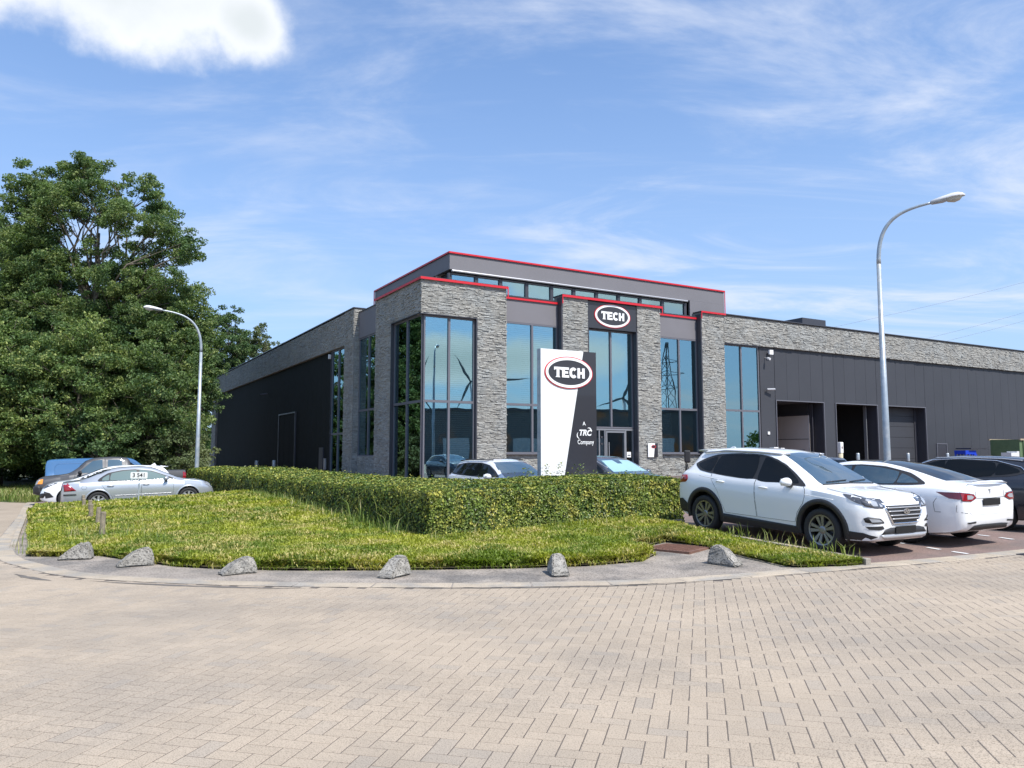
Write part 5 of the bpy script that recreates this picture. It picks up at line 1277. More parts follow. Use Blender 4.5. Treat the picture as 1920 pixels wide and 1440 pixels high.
# oval badge with a slanted H
p, n = suv.cast(0, .715, 'F'); bm_ = Matrix.Translation(p + Vector((.042, 0, 0))) @ Matrix.Rotation(R(90), 4, 'Z') @ Matrix.Rotation(R(90), 4, 'X')
bd_ = MB(); ring(bd_, .078, .042, .066, .033, bm_, .008, 28)
for sx in (-1, 1): bd_.prism([(sx * .028 - .008 + .012, .035), (sx * .028 - .008 - .012, -.035), (sx * .028 + .008 - .012, -.035), (sx * .028 + .008 + .012, .035)], bm_, .008)
bd_.prism([(-.03, -.012), (-.03, -.002), (.03, .012), (.03, .002)][::-1], bm_, .008)
bd_.build('badge', M['chrome'], gr)
suv.patch('lower_grille', [(-.50, .44), (-.36, .465), (.36, .465), (.50, .44), (.58, .365), (-.58, .365)], 'F', M['plastic'], .009, t=1)
suv.patch('skid_plate', [(-.60, .355), (.60, .355), (.50, .29), (-.50, .29)], 'F', M['satin'], .022, t=1)
plate(suv, 0, .425, True)
suv.mirror(2.05, 1.04, M['paint_white'])
suv.wheels('ten', 'rim', .245)
MB().tube([(-.05, 0, 1.60), (-.08, 0, 1.635), (-.14, 0, 1.63), (-.18, 0, 1.60)], [.02, .008, .008, .02], 6).build('roof_antenna', M['paint_white'], suv.root)

# ---- 2. white electric saloon, tail towards the road -----------------------------------------
tes = Car(dict(wb=2.875, R=.335, wmax=.925, gap=.05,
    top=[(-.98, .70), (-.965, .92), (-.95, 1.075), (-.90, 1.10), (-.60, 1.115), (-.42, 1.155), (-.1, 1.255), (.35, 1.37), (.85, 1.435), (1.25, 1.44), (1.6, 1.40), (2.05, 1.25), (2.6, .99), (2.75, .95), (3.3, .86), (3.55, .72), (3.68, .58)],
    belt=[(-.98, .66), (-.95, .93), (-.5, .985), (.3, .955), (1.5, .90), (2.6, .86), (3.3, .76), (3.68, .5)],
    zb=[(-.98, .40), (-.90, .30), (-.6, .22), (0, .17), (3.2, .16), (3.68, .28)],
    w=[(-.98, .70), (-.95, .78), (-.82, .86), (-.5, .91), (.2, .925), (2.6, .92), (3.2, .86), (3.5, .74), (3.68, .5)],
    wr=[(-.98, .62), (-.9, .63), (-.4, .60), (.3, .58), (1.2, .59), (2.0, .64), (2.6, .76), (3.68, .5)]), M['paint_white'])
tes.start('white_saloon', place((7.84, 14.38), dV, 2.875), 'white electric saloon seen from behind with dark glass roof, beside the white SUV', 'car')
for ax in 'LR':
    tes.patch('window_surround', [(2.42, .985), (2.0, 1.16), (1.6, 1.315), (1.1, 1.355), (.6, 1.335), (.1, 1.235), (-.25, 1.09), (-.28, 1.05), (.05, 1.02), (1.2, .98)], ax, M['plastic'], .004, curve=.4)
doors(tes, M['paint_white'], [
    ([(1.36, .28), (2.36, .28), (2.42, .62), (2.40, .93), (1.42, .93)], [(2.2, 1.01), (1.9, 1.165), (1.55, 1.295), (1.28, 1.32), (1.30, 1.01)], (1.55, .80)),
    ([(.42, .50), (.52, .28), (1.34, .28), (1.40, .93), (.20, .95), (.30, .70)], [(1.22, 1.01), (1.2, 1.325), (.7, 1.31), (.30, 1.24), (.30, 1.03)], (.62, .83)),
    (None, [(.24, 1.05), (.24, 1.215), (.0, 1.14), (-.16, 1.07)], None)], None, handle_m=M['paint_white'], glass='windscreen', wc=.3)
tes.patch('glass_roof', [(-.50, -.50), (-.15, -.52), (.5, -.50), (1.5, -.50), (1.6, 0), (1.5, .50), (.5, .50), (-.15, .52), (-.50, .50), (-.56, 0)], 'T', M['carglass'], .005, step=.08)
tes.patch('windscreen', [(-.62, .99), (.62, .99), (.5, 1.36), (-.5, 1.36)], 'F', M['windscreen'], .006)
for sy, ax in ((1, 'L'), (-1, 'R')):
    h = tes.patch('tail_lamp', [(sy * .80, .945), (sy * .80, .80), (sy * .60, .79), (sy * .44, .845), (sy * .50, .915), (sy * .66, .935)], 'B', M['lamp_dark'], .010, t=1, step=.04)
    tes.patch('lens', [(sy * .79, .935), (sy * .79, .805), (sy * .60, .798), (sy * .45, .85), (sy * .51, .908)], 'B', M['lamp_red'], .014, h, step=.04)
    tes.patch('lens', [(sy * .70, .90), (sy * .71, .83), (sy * .58, .83), (sy * .52, .865), (sy * .58, .895)], 'B', M['lamp_clear'], .018, h, step=.04)
    tes.patch('lens_side', [(-.92, .945), (-.92, .825), (-.76, .84), (-.54, .940)], ax, M['lamp_deep'], .010, h, step=.04)
    tes.line([(sy * .84, .73), (sy * .84, .62), (sy * .74, .60), (sy * .70, .60)], 'B', .004, M['seam'], 'bumper_gap')
    tes.line([(-.9, .58), (-.40, .62)], ax, .004, M['seam'], 'bumper_gap') if False else None
    tes.patch('reflector', [(sy * .72, .440), (sy * .48, .455), (sy * .48, .425), (sy * .68, .415)], 'B', M['plastic'], .008)
tes.line([(.44, .965), (.43, .845), (0, .835), (-.43, .845), (-.44, .965)], 'B', .0045, M['seam'], 'boot_gap')
tes.line([(-.66, .62), (-.60, .57), (.60, .57), (.66, .62)], 'B', .006, M['paint_white'], 'bumper_crease', -.001)
tes.patch('diffuser', [(-.60, .30), (.60, .30), (.52, .385), (.3, .40), (-.3, .40), (-.52, .385)], 'B', M['plastic'], .008, t=1)
tes.patch('plate_recess', [(-.30, .80), (.30, .80), (.27, .66), (-.27, .66)], 'B', M['paint_white'], .002)
plate(tes, 0, .775, False)
sp = MB(); sp.tube([(-.93, -.62, 1.085), (-.985, -.35, 1.118), (-1.0, 0, 1.125), (-.985, .35, 1.118), (-.93, .62, 1.085)], [.008, .018, .018, .018, .008], 8); sp.build('spoiler', M['paint_white'], tes.root, True)
p, n = tes.cast(0, .955, 'B'); bm_ = Matrix.Translation(p + Vector((-.004, 0, 0))) @ Matrix.Rotation(R(-90), 4, 'Z') @ Matrix.Rotation(R(90), 4, 'X')
b_ = MB(); b_.prism([(-.034, .03), (-.036, .04), (.036, .04), (.034, .03), (.010, .028), (.004, -.045), (-.004, -.045), (-.010, .028)][::-1], bm_, .01); b_.build('badge', M['satin'], tes.root)
tes.line([(-.62, .60), (-.52, .60), (-.50, .75), (-.56, .84)], 'L', .004, M['seam'], 'charge_port')
tes.mirror(2.25, .97, M['paint_white']); tes.wheels('five', 'rim', .235); tes.arches(M['paint_white'], .02, .003)

# ---- 3. black estate, tail towards the road ----------------------------------------------------
def estate(tint): pass
est = Car(dict(wb=2.83, R=.345, wmax=.93, gap=.05,
    top=[(-1.05, .70), (-1.03, .95), (-.95, 1.05), (-.72, 1.30), (-.60, 1.44), (-.45, 1.475), (.3, 1.525), (1.0, 1.53), (1.5, 1.48), (2.1, 1.24), (2.62, 1.02), (2.75, .99), (3.3, .90), (3.65, .74), (3.78, .58)],
    belt=[(-1.05, .66), (-.98, .98), (-.5, 1.03), (.4, 1.00), (1.6, .95), (2.6, .92), (3.4, .80), (3.78, .5)],
    zb=[(-1.05, .45), (-.95, .32), (-.6, .24), (0, .2), (3.3, .2), (3.78, .3)],
    w=[(-1.05, .72), (-1.0, .80), (-.85, .87), (-.5, .915), (.2, .93), (2.6, .925), (3.3, .86), (3.6, .74), (3.78, .5)],
    wr=[(-1.05, .62), (-.6, .60), (.3, .62), (1.2, .62), (2.1, .68), (2.6, .78), (3.78, .5)]), M['paint_black'])
est.start('black_estate', place((10.82, 16.55), dV, 2.83), 'black estate car with chrome window line and red tail lamp at the right edge', 'car')
for ax in 'LR': est.patch('window_surround', [(2.4, 1.04), (2.0, 1.23), (1.5, 1.40), (.9, 1.44), (.1, 1.41), (-.42, 1.28), (-.50, 1.18), (-.2, 1.10), (1.2, 1.04)], ax, M['plastic'], .004, curve=.4)
doors(est, M['paint_black'], [
    ([(1.3, .3), (2.3, .3), (2.36, .62), (2.34, .98), (1.34, 1.0)], [(2.2, 1.07), (1.9, 1.23), (1.48, 1.37), (1.2, 1.41), (1.22, 1.07)], (1.45, .86)),
    ([(.42, .52), (.5, .3), (1.28, .3), (1.32, 1.0), (.16, 1.04), (.26, .72)], [(1.14, 1.08), (1.12, 1.42), (.6, 1.41), (.12, 1.375), (.12, 1.11)], (.45, .89)),
    (None, [(.04, 1.13), (.04, 1.365), (-.32, 1.27), (-.40, 1.19)], None)], None)
for ax in 'LR': est.line([(2.1, 1.21), (1.5, 1.418), (.9, 1.455), (.1, 1.425), (-.40, 1.30), (-.52, 1.21)], ax, .012, M['chrome'], 'chrome_trim', .008)
est.patch('rear_window', [(-.62, 1.08), (.62, 1.08), (.56, 1.38), (-.56, 1.38)], 'B', M['carglass'], .006)
sp = MB(); sp.add([(-.42, -.60, 1.49), (-.42, .60, 1.49), (-.86, .54, 1.445), (-.86, -.54, 1.445), (-.50, -.60, 1.43), (-.50, .60, 1.43), (-.84, .52, 1.42), (-.84, -.52, 1.42)], [(0, 1, 2, 3), (4, 7, 6, 5), (3, 2, 6, 7), (0, 3, 7, 4), (1, 5, 6, 2), (0, 4, 5, 1)])
sp.build('spoiler', M['paint_black'], est.root)
for sy, ax in ((1, 'L'), (-1, 'R')):
    h = est.patch('tail_lamp', [(sy * .84, 1.02), (sy * .84, .86), (sy * .66, .80), (sy * .46, .84), (sy * .44, .93), (sy * .6, 1.0)], 'B', M['lamp_red'], .012, t=1, step=.05)
    est.patch('lens_side', [(-.98, 1.03), (-.98, .86), (-.80, .88), (-.55, 1.02), (-.62, 1.05)], ax, M['lamp_red'], .012, h, step=.05)
    est.patch('lens', [(sy * .72, .90), (sy * .6, .85), (sy * .52, .87), (sy * .6, .93)], 'B', M['lamp_clear'], .017, h, step=.04)
est.line([(.66, .78), (.3, .80), (0, .80), (-.3, .80), (-.66, .78)], 'B', .008, M['chrome'], 'chrome_strip', .004)
est.patch('rear_bumper_insert', [(-.7, .42), (.7, .42), (.6, .34), (-.6, .34)], 'B', M['plastic'], .008)
plate(est, 0, .70, False)
f_ = MB(); f_.add([(-.28, -.02, 1.49), (-.28, .02, 1.49), (-.50, 0, 1.475), (-.40, -.012, 1.56), (-.40, .012, 1.56)], [(0, 1, 4, 3), (0, 3, 2), (1, 2, 4), (2, 3, 4)]); f_.build('roof_antenna', M['paint_black'], est.root)
est.mirror(2.1, 1.02, M['paint_black']); est.wheels('five', 'rim', .24)
for ax in 'LR': est.line([(1.45, 1.46), (.8, 1.475), (0, 1.455), (-.4, 1.42)], ax, .014, M['satin'], 'roof_rail', .018)

def hatch_spec(Hh=1.46, wb=2.65, Rr=.33):
    k = Hh / 1.46
    return dict(wb=wb, R=Rr, wmax=.90, gap=.05,
      top=[(-.80, .68), (-.78, .92), (-.70, 1.04 * k), (-.50, 1.30 * k), (-.38, 1.39 * k), (0.0, 1.43 * k), (.7, 1.46 * k), (1.2, 1.44 * k), (1.6, 1.36 * k), (2.1, 1.16 * k), (2.5, 1.02 * k), (2.62, .99 * k), (3.1, .92 * k), (3.35, .82 * k), (3.46, .70), (3.52, .56)],
      belt=[(-.80, .64), (-.75, .94 * k), (0, .98 * k), (1.4, .93 * k), (2.5, .90 * k), (3.2, .78 * k), (3.52, .5)],
      zb=[(-.80, .42), (-.7, .3), (-.4, .24), (0, .2), (3.1, .2), (3.4, .24), (3.52, .32)],
      w=[(-.80, .68), (-.75, .78), (-.6, .85), (-.2, .89), (.3, .90), (2.5, .90), (3.0, .87), (3.3, .77), (3.45, .64), (3.52, .5)],
      wr=[(-.80, .58), (-.4, .56), (.3, .58), (1.3, .59), (2.0, .66), (2.5, .76), (3.52, .5)])
def simple_side(c, paint, k=1.0, chrome=False, wrear=True, dark=True):
    for ax in 'LR':
        c.patch('window_surround', [(2.32, 1.0 * k), (1.95, 1.16 * k), (1.55, 1.30 * k), (1.0, 1.36 * k), (.3, 1.345 * k), (-.2, 1.24 * k), (-.32, 1.14 * k), (0, 1.06 * k), (1.2, 1.01 * k)], ax, M['plastic'], .004, curve=.4)
    doors(c, paint, [([(1.25, .3), (2.2, .3), (2.24, .6), (2.22, .95 * k), (1.28, .97 * k)], [(2.1, 1.03 * k), (1.8, 1.18 * k), (1.5, 1.28 * k), (1.15, 1.325 * k), (1.17, 1.04 * k)], (1.38, .84 * k)),
        ([(.42, .52), (.5, .3), (1.23, .3), (1.26, .97 * k), (.16, 1.0 * k), (.26, .7)], [(1.09, 1.04 * k), (1.07, 1.33 * k), (.55, 1.325 * k), (.14, 1.29 * k), (.14, 1.08 * k)], (.42, .87 * k)),
        (None, [(.07, 1.09 * k), (.07, 1.275 * k), (-.14, 1.21 * k), (-.22, 1.14 * k)], None)], None)
    c.patch('windscreen', [(-.62, 1.01 * k), (.62, 1.01 * k), (.5, 1.37 * k), (-.5, 1.37 * k)], 'F', M['windscreen'], .006, curve=.2)
    c.mirror(1.98, .98 * k, paint)

# ---- 4. dark car behind the SUV and the saloon ---------------------------------------------------
c4 = Car(hatch_spec(1.47), M['paint_slate'])
c4.start('dark_blue_hatchback', place((9.9, 24.6), dV, 2.65), 'dark car showing only its roof behind the white saloon, below the lamp post', 'car')
simple_side(c4, M['paint_slate']); c4.wheels('five'); c4.patch('rear_window', [(-.5, 1.05), (.5, 1.05), (.44, 1.33), (-.44, 1.33)], 'B', M['carglass'], .006)
for ax in 'LR': c4.line([(2.05, 1.15), (1.5, 1.33), (.9, 1.375), (.2, 1.35), (-.25, 1.23)], ax, .010, M['chrome'], 'chrome_trim', .006)
for sy in (1, -1): c4.patch('tail_lamp', [(sy * .72, .95), (sy * .72, .78), (sy * .5, .80), (sy * .5, .92)], 'B', M['lamp_red'], .012)
for sy in (1, -1): c4.patch('headlight', [(sy * .72, .76), (sy * .5, .80), (sy * .45, .7), (sy * .66, .66)], 'F', M['lamp_clear'], .012)

# ---- 5. pale estate behind the hedge, left of the monolith sign -----------------------------------
sp5 = dict(suv.sp)
wag = Car(dict(wb=2.64, R=.32, wmax=.88, gap=.05,
    top=[(-.95, .70), (-.93, .92), (-.86, 1.02), (-.70, 1.25), (-.60, 1.38), (-.45, 1.42), (.3, 1.47), (1.0, 1.475), (1.45, 1.42), (2.0, 1.20), (2.45, 1.00), (2.6, .97), (3.1, .88), (3.35, .78), (3.46, .66), (3.52, .54)],
    belt=[(-.95, .66), (-.9, .94), (0, .97), (1.4, .92), (2.5, .89), (3.2, .76), (3.52, .5)],
    zb=[(-.95, .42), (-.85, .3), (-.5, .24), (0, .2), (3.1, .2), (3.4, .24), (3.52, .32)],
    w=[(-.95, .70), (-.9, .78), (-.75, .84), (-.3, .87), (.3, .88), (2.5, .88), (3.0, .85), (3.3, .75), (3.52, .5)],
    wr=[(-.95, .6), (-.5, .57), (.3, .58), (1.3, .59), (2.0, .65), (2.5, .75), (3.52, .5)]), M['paint_greyblue'])
wag.start('silver_estate', place((-.82, 22.95), dnV, 2.64), 'pale silver estate with black roof rails behind the hedge, left of the sign', 'car')
for ax in 'LR':
    wag.patch('window_surround', [(2.25, 1.0), (1.9, 1.16), (1.5, 1.31), (1.0, 1.375), (.1, 1.37), (-.5, 1.31), (-.68, 1.16), (-.62, 1.04), (0, 1.01), (1.2, .985)], ax, M['plastic'], .004, curve=.3)
    wag.line([(1.35, 1.42), (.8, 1.435), (0, 1.425), (-.45, 1.39)], ax, .017, M['plastic'], 'roof_rail', .035)
doors(wag, M['paint_greyblue'], [([(1.25, .3), (2.15, .3), (2.18, .95), (1.28, .96)], [(2.05, 1.02), (1.8, 1.16), (1.48, 1.285), (1.15, 1.335), (1.17, 1.02)], (1.38, .84)),
    ([(.42, .52), (.5, .3), (1.23, .3), (1.26, .96), (.16, .98), (.26, .7)], [(1.09, 1.03), (1.07, 1.34), (.55, 1.345), (.17, 1.33), (.17, 1.04)], (.42, .87)),
    (None, [(.10, 1.05), (.10, 1.325), (-.42, 1.275), (-.57, 1.16), (-.54, 1.07)], None)], None)
wag.patch('windscreen', [(-.62, 1.00), (.62, 1.00), (.5, 1.385), (-.5, 1.385)], 'F', M['windscreen'], .006, curve=.2)
wag.patch('rear_window', [(-.5, 1.03), (.5, 1.03), (.44, 1.33), (-.44, 1.33)], 'B', M['carglass'], .006)
wag.mirror(1.95, .97, M['paint_greyblue']); wag.wheels('five')
for sy in (1, -1): wag.patch('headlight', [(sy * .74, .74), (sy * .5, .79), (sy * .45, .7), (sy * .66, .64)], 'F', M['lamp_clear'], .012)
wag.patch('grille', [(-.38, .70), (.38, .70), (.33, .55), (-.33, .55)], 'F', M['plastic'], .012)

# ---- 6. slate crossover with a silver sunshade --------------------------------------------------------
k6 = 1.56 / 1.46
xo = Car(hatch_spec(1.56, 2.70, .35), M['paint_slate'])
xo.start('slate_crossover', place((2.12, 23.5), dnV, 2.70), 'dark slate crossover with turquoise sunshade behind its windscreen, right of the sign', 'car')
simple_side(xo, M['paint_slate'], k6)
xo.patch('sunshade', [(-.58, 1.055 * k6), (.0, 1.06 * k6), (.58, 1.055 * k6), (.47, 1.33 * k6), (.12, 1.34 * k6), (.08, 1.25 * k6), (-.08, 1.25 * k6), (-.12, 1.34 * k6), (-.47, 1.33 * k6)], 'F', M['shade'], .010)
for ax in 'LR': xo.line([(2.05, 1.16 * k6), (1.5, 1.335 * k6), (.9, 1.375 * k6), (.2, 1.35 * k6), (-.25, 1.23 * k6)], ax, .010, M['satin'], 'window_trim', .006)
xo.wheels('five')
for sy in (1, -1): xo.patch('headlight', [(sy * .74, .80), (sy * .5, .84), (sy * .45, .74), (sy * .66, .70)], 'F', M['lamp_clear'], .012)
xo.patch('grille', [(-.38, .76), (.38, .76), (.33, .55), (-.33, .55)], 'F', M['plastic'], .012)

# ---- 7. silver saloon on the left ----------------------------------------------------------------------
sed = Car(dict(wb=2.754, R=.325, wmax=.905, gap=.045,
    top=[(-1.06, .68), (-1.04, .86), (-1.0, .98), (-.92, 1.0), (-.55, 1.045), (-.40, 1.08), (.0, 1.24), (.32, 1.36), (.7, 1.42), (1.2, 1.43), (1.6, 1.385), (2.1, 1.18), (2.5, 1.0), (2.65, .965), (3.2, .89), (3.45, .78), (3.56, .66), (3.62, .55)],
    belt=[(-1.06, .64), (-1.0, .92), (0, .93), (1.5, .90), (2.6, .87), (3.2, .78), (3.62, .5)],
    zb=[(-1.06, .38), (-.98, .28), (-.6, .2), (0, .18), (3.2, .18), (3.5, .22), (3.62, .3)],
    w=[(-1.06, .72), (-1.02, .80), (-.85, .86), (-.4, .90), (.3, .905), (2.6, .905), (3.1, .87), (3.4, .77), (3.55, .62), (3.62, .5)],
    wr=[(-1.06, .64), (-.5, .6), (.2, .56), (.8, .57), (1.4, .58), (2.0, .65), (2.5, .77), (3.62, .5)]), M['paint_silver'])
sed.start('silver_saloon', place((-14.0, 26.22), dU, 2.754), 'silver four-door saloon with triangular red tail lamp, parked broadside at left', 'car')
for ax in 'LR': sed.patch('window_surround', [(2.30, .975), (1.95, 1.13), (1.6, 1.27), (1.1, 1.335), (.7, 1.32), (.3, 1.24), (.05, 1.08), (.02, .985)], ax, M['plastic'], .004, curve=.25)
doors(sed, M['paint_silver'], [([(1.28, .24), (2.22, .24), (2.28, .6), (2.26, .935), (1.30, .935)], [(2.15, .99), (1.9, 1.125), (1.55, 1.255), (1.24, 1.295), (1.26, .99)], (1.42, .82)),
    ([(.42, .46), (.5, .24), (1.26, .24), (1.28, .935), (.05, .94), (.24, .66)], [(1.16, .995), (1.14, 1.295), (.75, 1.285), (.40, 1.22), (.36, .995)], (.36, .82)),
    (None, [(.31, 1.0), (.33, 1.185), (.14, 1.08), (.11, 1.0)], None)], None, handle_m=M['satin'], glass='lightglass', wc=.3)
for ax in 'LR':
    sed.line([(2.9, .56), (.45, .56)] if False else [(2.24, .50), (.46, .50)], ax, .008, M['satin'], 'side_moulding', .010)
    sed.line([(2.35, .965), (1.0, .965), (0, .965)], ax, .009, M['chrome'], 'window_trim', .006)
    h = sed.patch('tail_lamp', [(-1.0, .985), (-.90, .975), (-.62, .715), (-.97, .70)], ax, M['lamp_red'], .012, t=1)
    sed.line([(-.98, .595), (-.62, .595)], ax, .022, M['plastic'], 'bumper_strip', .004)
    sed.line([(-.45, .86), (-.36, .86), (-.33, .80), (-.36, .74), (-.45, .74), (-.48, .80)], ax, .004, M['seam'], 'fuel_flap', 0, close=True)
for sy in (1, -1):
    sed.patch('tail_lamp', [(sy * .78, .96), (sy * .78, .74), (sy * .62, .74), (sy * .60, .93)], 'B', M['lamp_red'], .012)
    sed.patch('headlight', [(sy * .78, .74), (sy * .55, .80), (sy * .45, .72), (sy * .68, .64)], 'F', M['lamp_clear'], .012)
sed.patch('rear_window', [(-.55, 1.10), (.55, 1.10), (.5, 1.34), (-.5, 1.34)], 'B', M['carglass'], .006)
sed.patch('windscreen', [(-.62, 1.0), (.62, 1.0), (.5, 1.365), (-.5, 1.365)], 'F', M['windscreen'], .006)
plate(sed, 0, .78, False, 'white'); sed.mirror(2.05, .95, M['paint_silver']); sed.wheels('seven', 'rim_l', .215); sed.arches(M['paint_silver'], .045, .012)

# ---- 8. white hatchback nose-out between the saloon and the pickup ----------------------------------------
hatch = Car(hatch_spec(1.45), M['paint_white'])
pt = W2(0, 0)
vk = 32.45
def loc_uv(u, v): return (UU.x * u + VV.x * v, UU.y * u + VV.y * v)
hatch.start('white_hatchback', place(loc_uv(2.8, vk), dnU, 2.65), 'white hatchback half hidden behind the silver saloon, nose towards the road', 'car')
simple_side(hatch, M['paint_white'])
for sy, ax in ((1, 'L'), (-1, 'R')):
    hatch.patch('headlight', [(sy * .74, .77), (sy * .66, .83), (sy * .42, .77), (sy * .40, .71), (sy * .62, .70)], 'F', M['lamp_dark'], .012, t=1)
    hatch.patch('headlight_side', [(3.40, .76), (3.15, .87), (2.98, .88), (3.2, .78), (3.34, .72)], ax, M['lamp_dark'], .012)
    hatch.patch('bumper_inlet', [(sy * .76, .55), (sy * .52, .52), (sy * .48, .36), (sy * .68, .38)], 'F', M['plastic'], .012, t=1)
    hatch.patch('bumper_inlet_side', [(3.40, .60), (3.22, .54), (3.10, .40), (3.34, .36)], ax, M['plastic'], .010)
hatch.patch('grille', [(-.38, .72), (.38, .72), (.36, .62), (-.36, .62)], 'F', M['plastic'], .012)
hatch.patch('lower_grille', [(-.44, .44), (.44, .44), (.4, .32), (-.4, .32)], 'F', M['plastic'], .012)
hatch.patch('rear_window', [(-.5, 1.04), (.5, 1.04), (.44, 1.32), (-.44, 1.32)], 'B', M['carglass'], .006)
sp = MB(); sp.add([(-.30, -.52, 1.405), (-.30, .52, 1.405), (-.62, .48, 1.37), (-.62, -.48, 1.37), (-.40, -.52, 1.35), (-.40, .52, 1.35), (-.60, .46, 1.345), (-.60, -.46, 1.345)], [(0, 1, 2, 3), (4, 7, 6, 5), (3, 2, 6, 7), (0, 3, 7, 4), (1, 5, 6, 2), (0, 4, 5, 1)]); sp.build('spoiler', M['paint_white'], hatch.root)
f_ = MB(); f_.add([(-.05, -.02, 1.42), (-.05, .02, 1.42), (-.25, 0, 1.41), (-.18, -.012, 1.50), (-.18, .012, 1.50)], [(0, 1, 4, 3), (0, 3, 2), (1, 2, 4), (2, 3, 4)]); f_.build('roof_antenna', M['paint_white'], hatch.root)
hatch.wheels('five')

# ---- 9. grey pickup ------------------------------------------------------------------------------------------
pk = Car(dict(wb=3.25, R=.375, wmax=.97, gap=.07,
    top=[(-1.22, .80), (-1.20, 1.22), (-1.15, 1.235), (.78, 1.255), (.80, 1.27), (.88, 1.68), (.98, 1.78), (1.5, 1.83), (2.0, 1.81), (2.35, 1.72), (2.75, 1.38), (3.0, 1.22), (3.15, 1.19), (3.8, 1.12), (4.02, 1.02), (4.10, .86), (4.14, .70)],
    belt=[(-1.22, .76), (-1.18, 1.17), (.8, 1.18), (2.8, 1.12), (3.6, 1.0), (4.0, .90), (4.14, .66)],
    zb=[(-1.22, .55), (-1.1, .48), (-.6, .42), (0, .38), (3.6, .38), (4.0, .40), (4.14, .45)],
    w=[(-1.22, .86), (-1.18, .93), (-.9, .96), (0, .97), (3.2, .97), (3.8, .94), (4.0, .88), (4.10, .78), (4.14, .7)],
    wr=[(-1.22, .86), (.7, .86), (.9, .68), (1.5, .68), (2.3, .69), (2.8, .78), (3.1, .85), (4.14, .66)]), M['paint_grey'])
pk.start('grey_pickup', place(loc_uv(3.15, 35.35), dnU, 3.25, -.02), 'matt dark grey pickup truck with orange indicator and covered bed at left', 'pickup truck')
doors(pk, M['paint_grey'], [([(1.75, .45), (2.78, .45), (2.82, 1.10), (2.4, 1.60), (1.78, 1.76)], [(2.66, 1.20), (2.42, 1.46), (2.20, 1.65), (1.86, 1.70), (1.86, 1.20)], (1.92, 1.02)),
    ([(1.0, .5), (1.73, .45), (1.75, 1.76), (1.05, 1.73)], [(1.66, 1.22), (1.66, 1.69), (1.18, 1.67), (1.15, 1.22)], None)], None, handle_m=M['plastic'], glass='windscreen', wc=.15)
for ax, sy in (('L', 1), ('R', -1)):
    pk.patch('headlight', [(sy * .84, .98), (sy * .84, .80), (sy * .52, .80), (sy * .52, .95)], 'F', M['lamp_clear'], .012, t=1)
    h = pk.patch('headlight_side', [(4.05, .98), (4.05, .82), (3.86, .82), (3.84, 1.0)], ax, M['lamp_orange'], .012)
    pk.patch('headlight_side', [(4.11, .96), (4.11, .82), (4.055, .82), (4.055, .975)], ax, M['lamp_clear'], .012)
    pk.patch('tail_lamp', [(-1.19, 1.14), (-1.19, .86), (-1.08, .86), (-1.08, 1.14)], ax, M['lamp_red'], .012)
    pk.patch('bumper_side', [(4.11, .72), (4.11, .50), (3.72, .46), (3.72, .72)], ax, M['plastic'], .016, t=1)
pk.patch('bumper', [(-.9, .74), (.9, .74), (.9, .47), (-.9, .47)], 'F', M['plastic'], .03, t=1)
pk.patch('grille', [(-.48, .98), (.48, .98), (.45, .80), (-.45, .80)], 'F', M['plastic'], .014)
pk.patch('windscreen', [(-.68, 1.26), (.68, 1.26), (.6, 1.68), (-.6, 1.68)], 'F', M['windscreen'], .006)
pk.mirror(2.62, 1.16, M['plastic']); pk.wheels('five', 'rim', .22, .25); pk.arches(M['paint_grey'], .05, .014)

# ---- 10. blue van --------------------------------------------------------------------------------------------------
vn = Car(dict(wb=3.0, R=.34, wmax=.95, gap=.05,
    top=[(-1.0, 1.2), (-.98, 1.75), (-.92, 1.90), (-.7, 1.95), (0, 1.97), (2.2, 1.96), (2.5, 1.90), (3.1, 1.45), (3.4, 1.22), (3.8, 1.05), (3.92, .85), (3.97, .7)],
    belt=[(-1.0, 1.05), (-.9, 1.12), (2.6, 1.10), (3.4, 1.02), (3.8, .86), (3.97, .65)],
    zb=[(-1.0, .45), (-.8, .3), (0, .25), (3.5, .25), (3.97, .35)],
    w=[(-1.0, .84), (-.96, .90), (-.7, .94), (3.2, .95), (3.6, .90), (3.85, .78), (3.97, .6)],
    wr=[(-1.0, .78), (2.3, .80), (3.1, .80), (3.97, .6)]), M['paint_blue'])
vn.start('blue_van', place(loc_uv(.25, 41.2), dU, 3.0, -.05), 'light blue panel van behind the grey pickup at left', 'van')
for ax in 'LR':
    vn.patch('side_panel', [(-.62, 1.20), (.60, 1.20), (.60, 1.74), (-.50, 1.74), (-.62, 1.62)], ax, M['paint_blue'], .006); vn.line([(-.62, 1.20), (.60, 1.20), (.60, 1.74), (-.50, 1.74), (-.62, 1.62)], ax, .010, M['paint_blue'], 'panel_crease', .006, close=True)
    vn.patch('tail_lamp', [(-.96, 1.22), (-.96, .96), (-.84, .98), (-.86, 1.2)], ax, M['lamp_red'], .01)
    d = vn.patch('door', [(2.0, .4), (2.9, .4), (3.0, 1.2), (2.62, 1.70), (2.0, 1.8)], ax, M['paint_blue'], .004); vn.line([(2.0, .4), (2.9, .4), (3.0, 1.2), (2.62, 1.70), (2.0, 1.8)], ax, .005, M['seam'], 'door_gap', 0, d, close=True)
    vn.patch('window', [(2.9, 1.22), (2.60, 1.60), (2.4, 1.74), (2.08, 1.76), (2.08, 1.22)], ax, M['carglass'], .008, d)
    vn.patch('window', [(1.85, 1.22), (1.85, 1.74), (.72, 1.74), (.72, 1.22)], ax, M['carglass'], .008) if ax == 'L' else None
    vn.line([(.66, .45), (.66, 1.84)], ax, .005, M['seam'], 'door_gap')
vn.patch('windscreen', [(-.70, 1.28), (.70, 1.28), (.62, 1.82), (-.62, 1.82)], 'F', M['windscreen'], .006)
vn.mirror(2.75, 1.18, M['plastic']); vn.wheels('five')
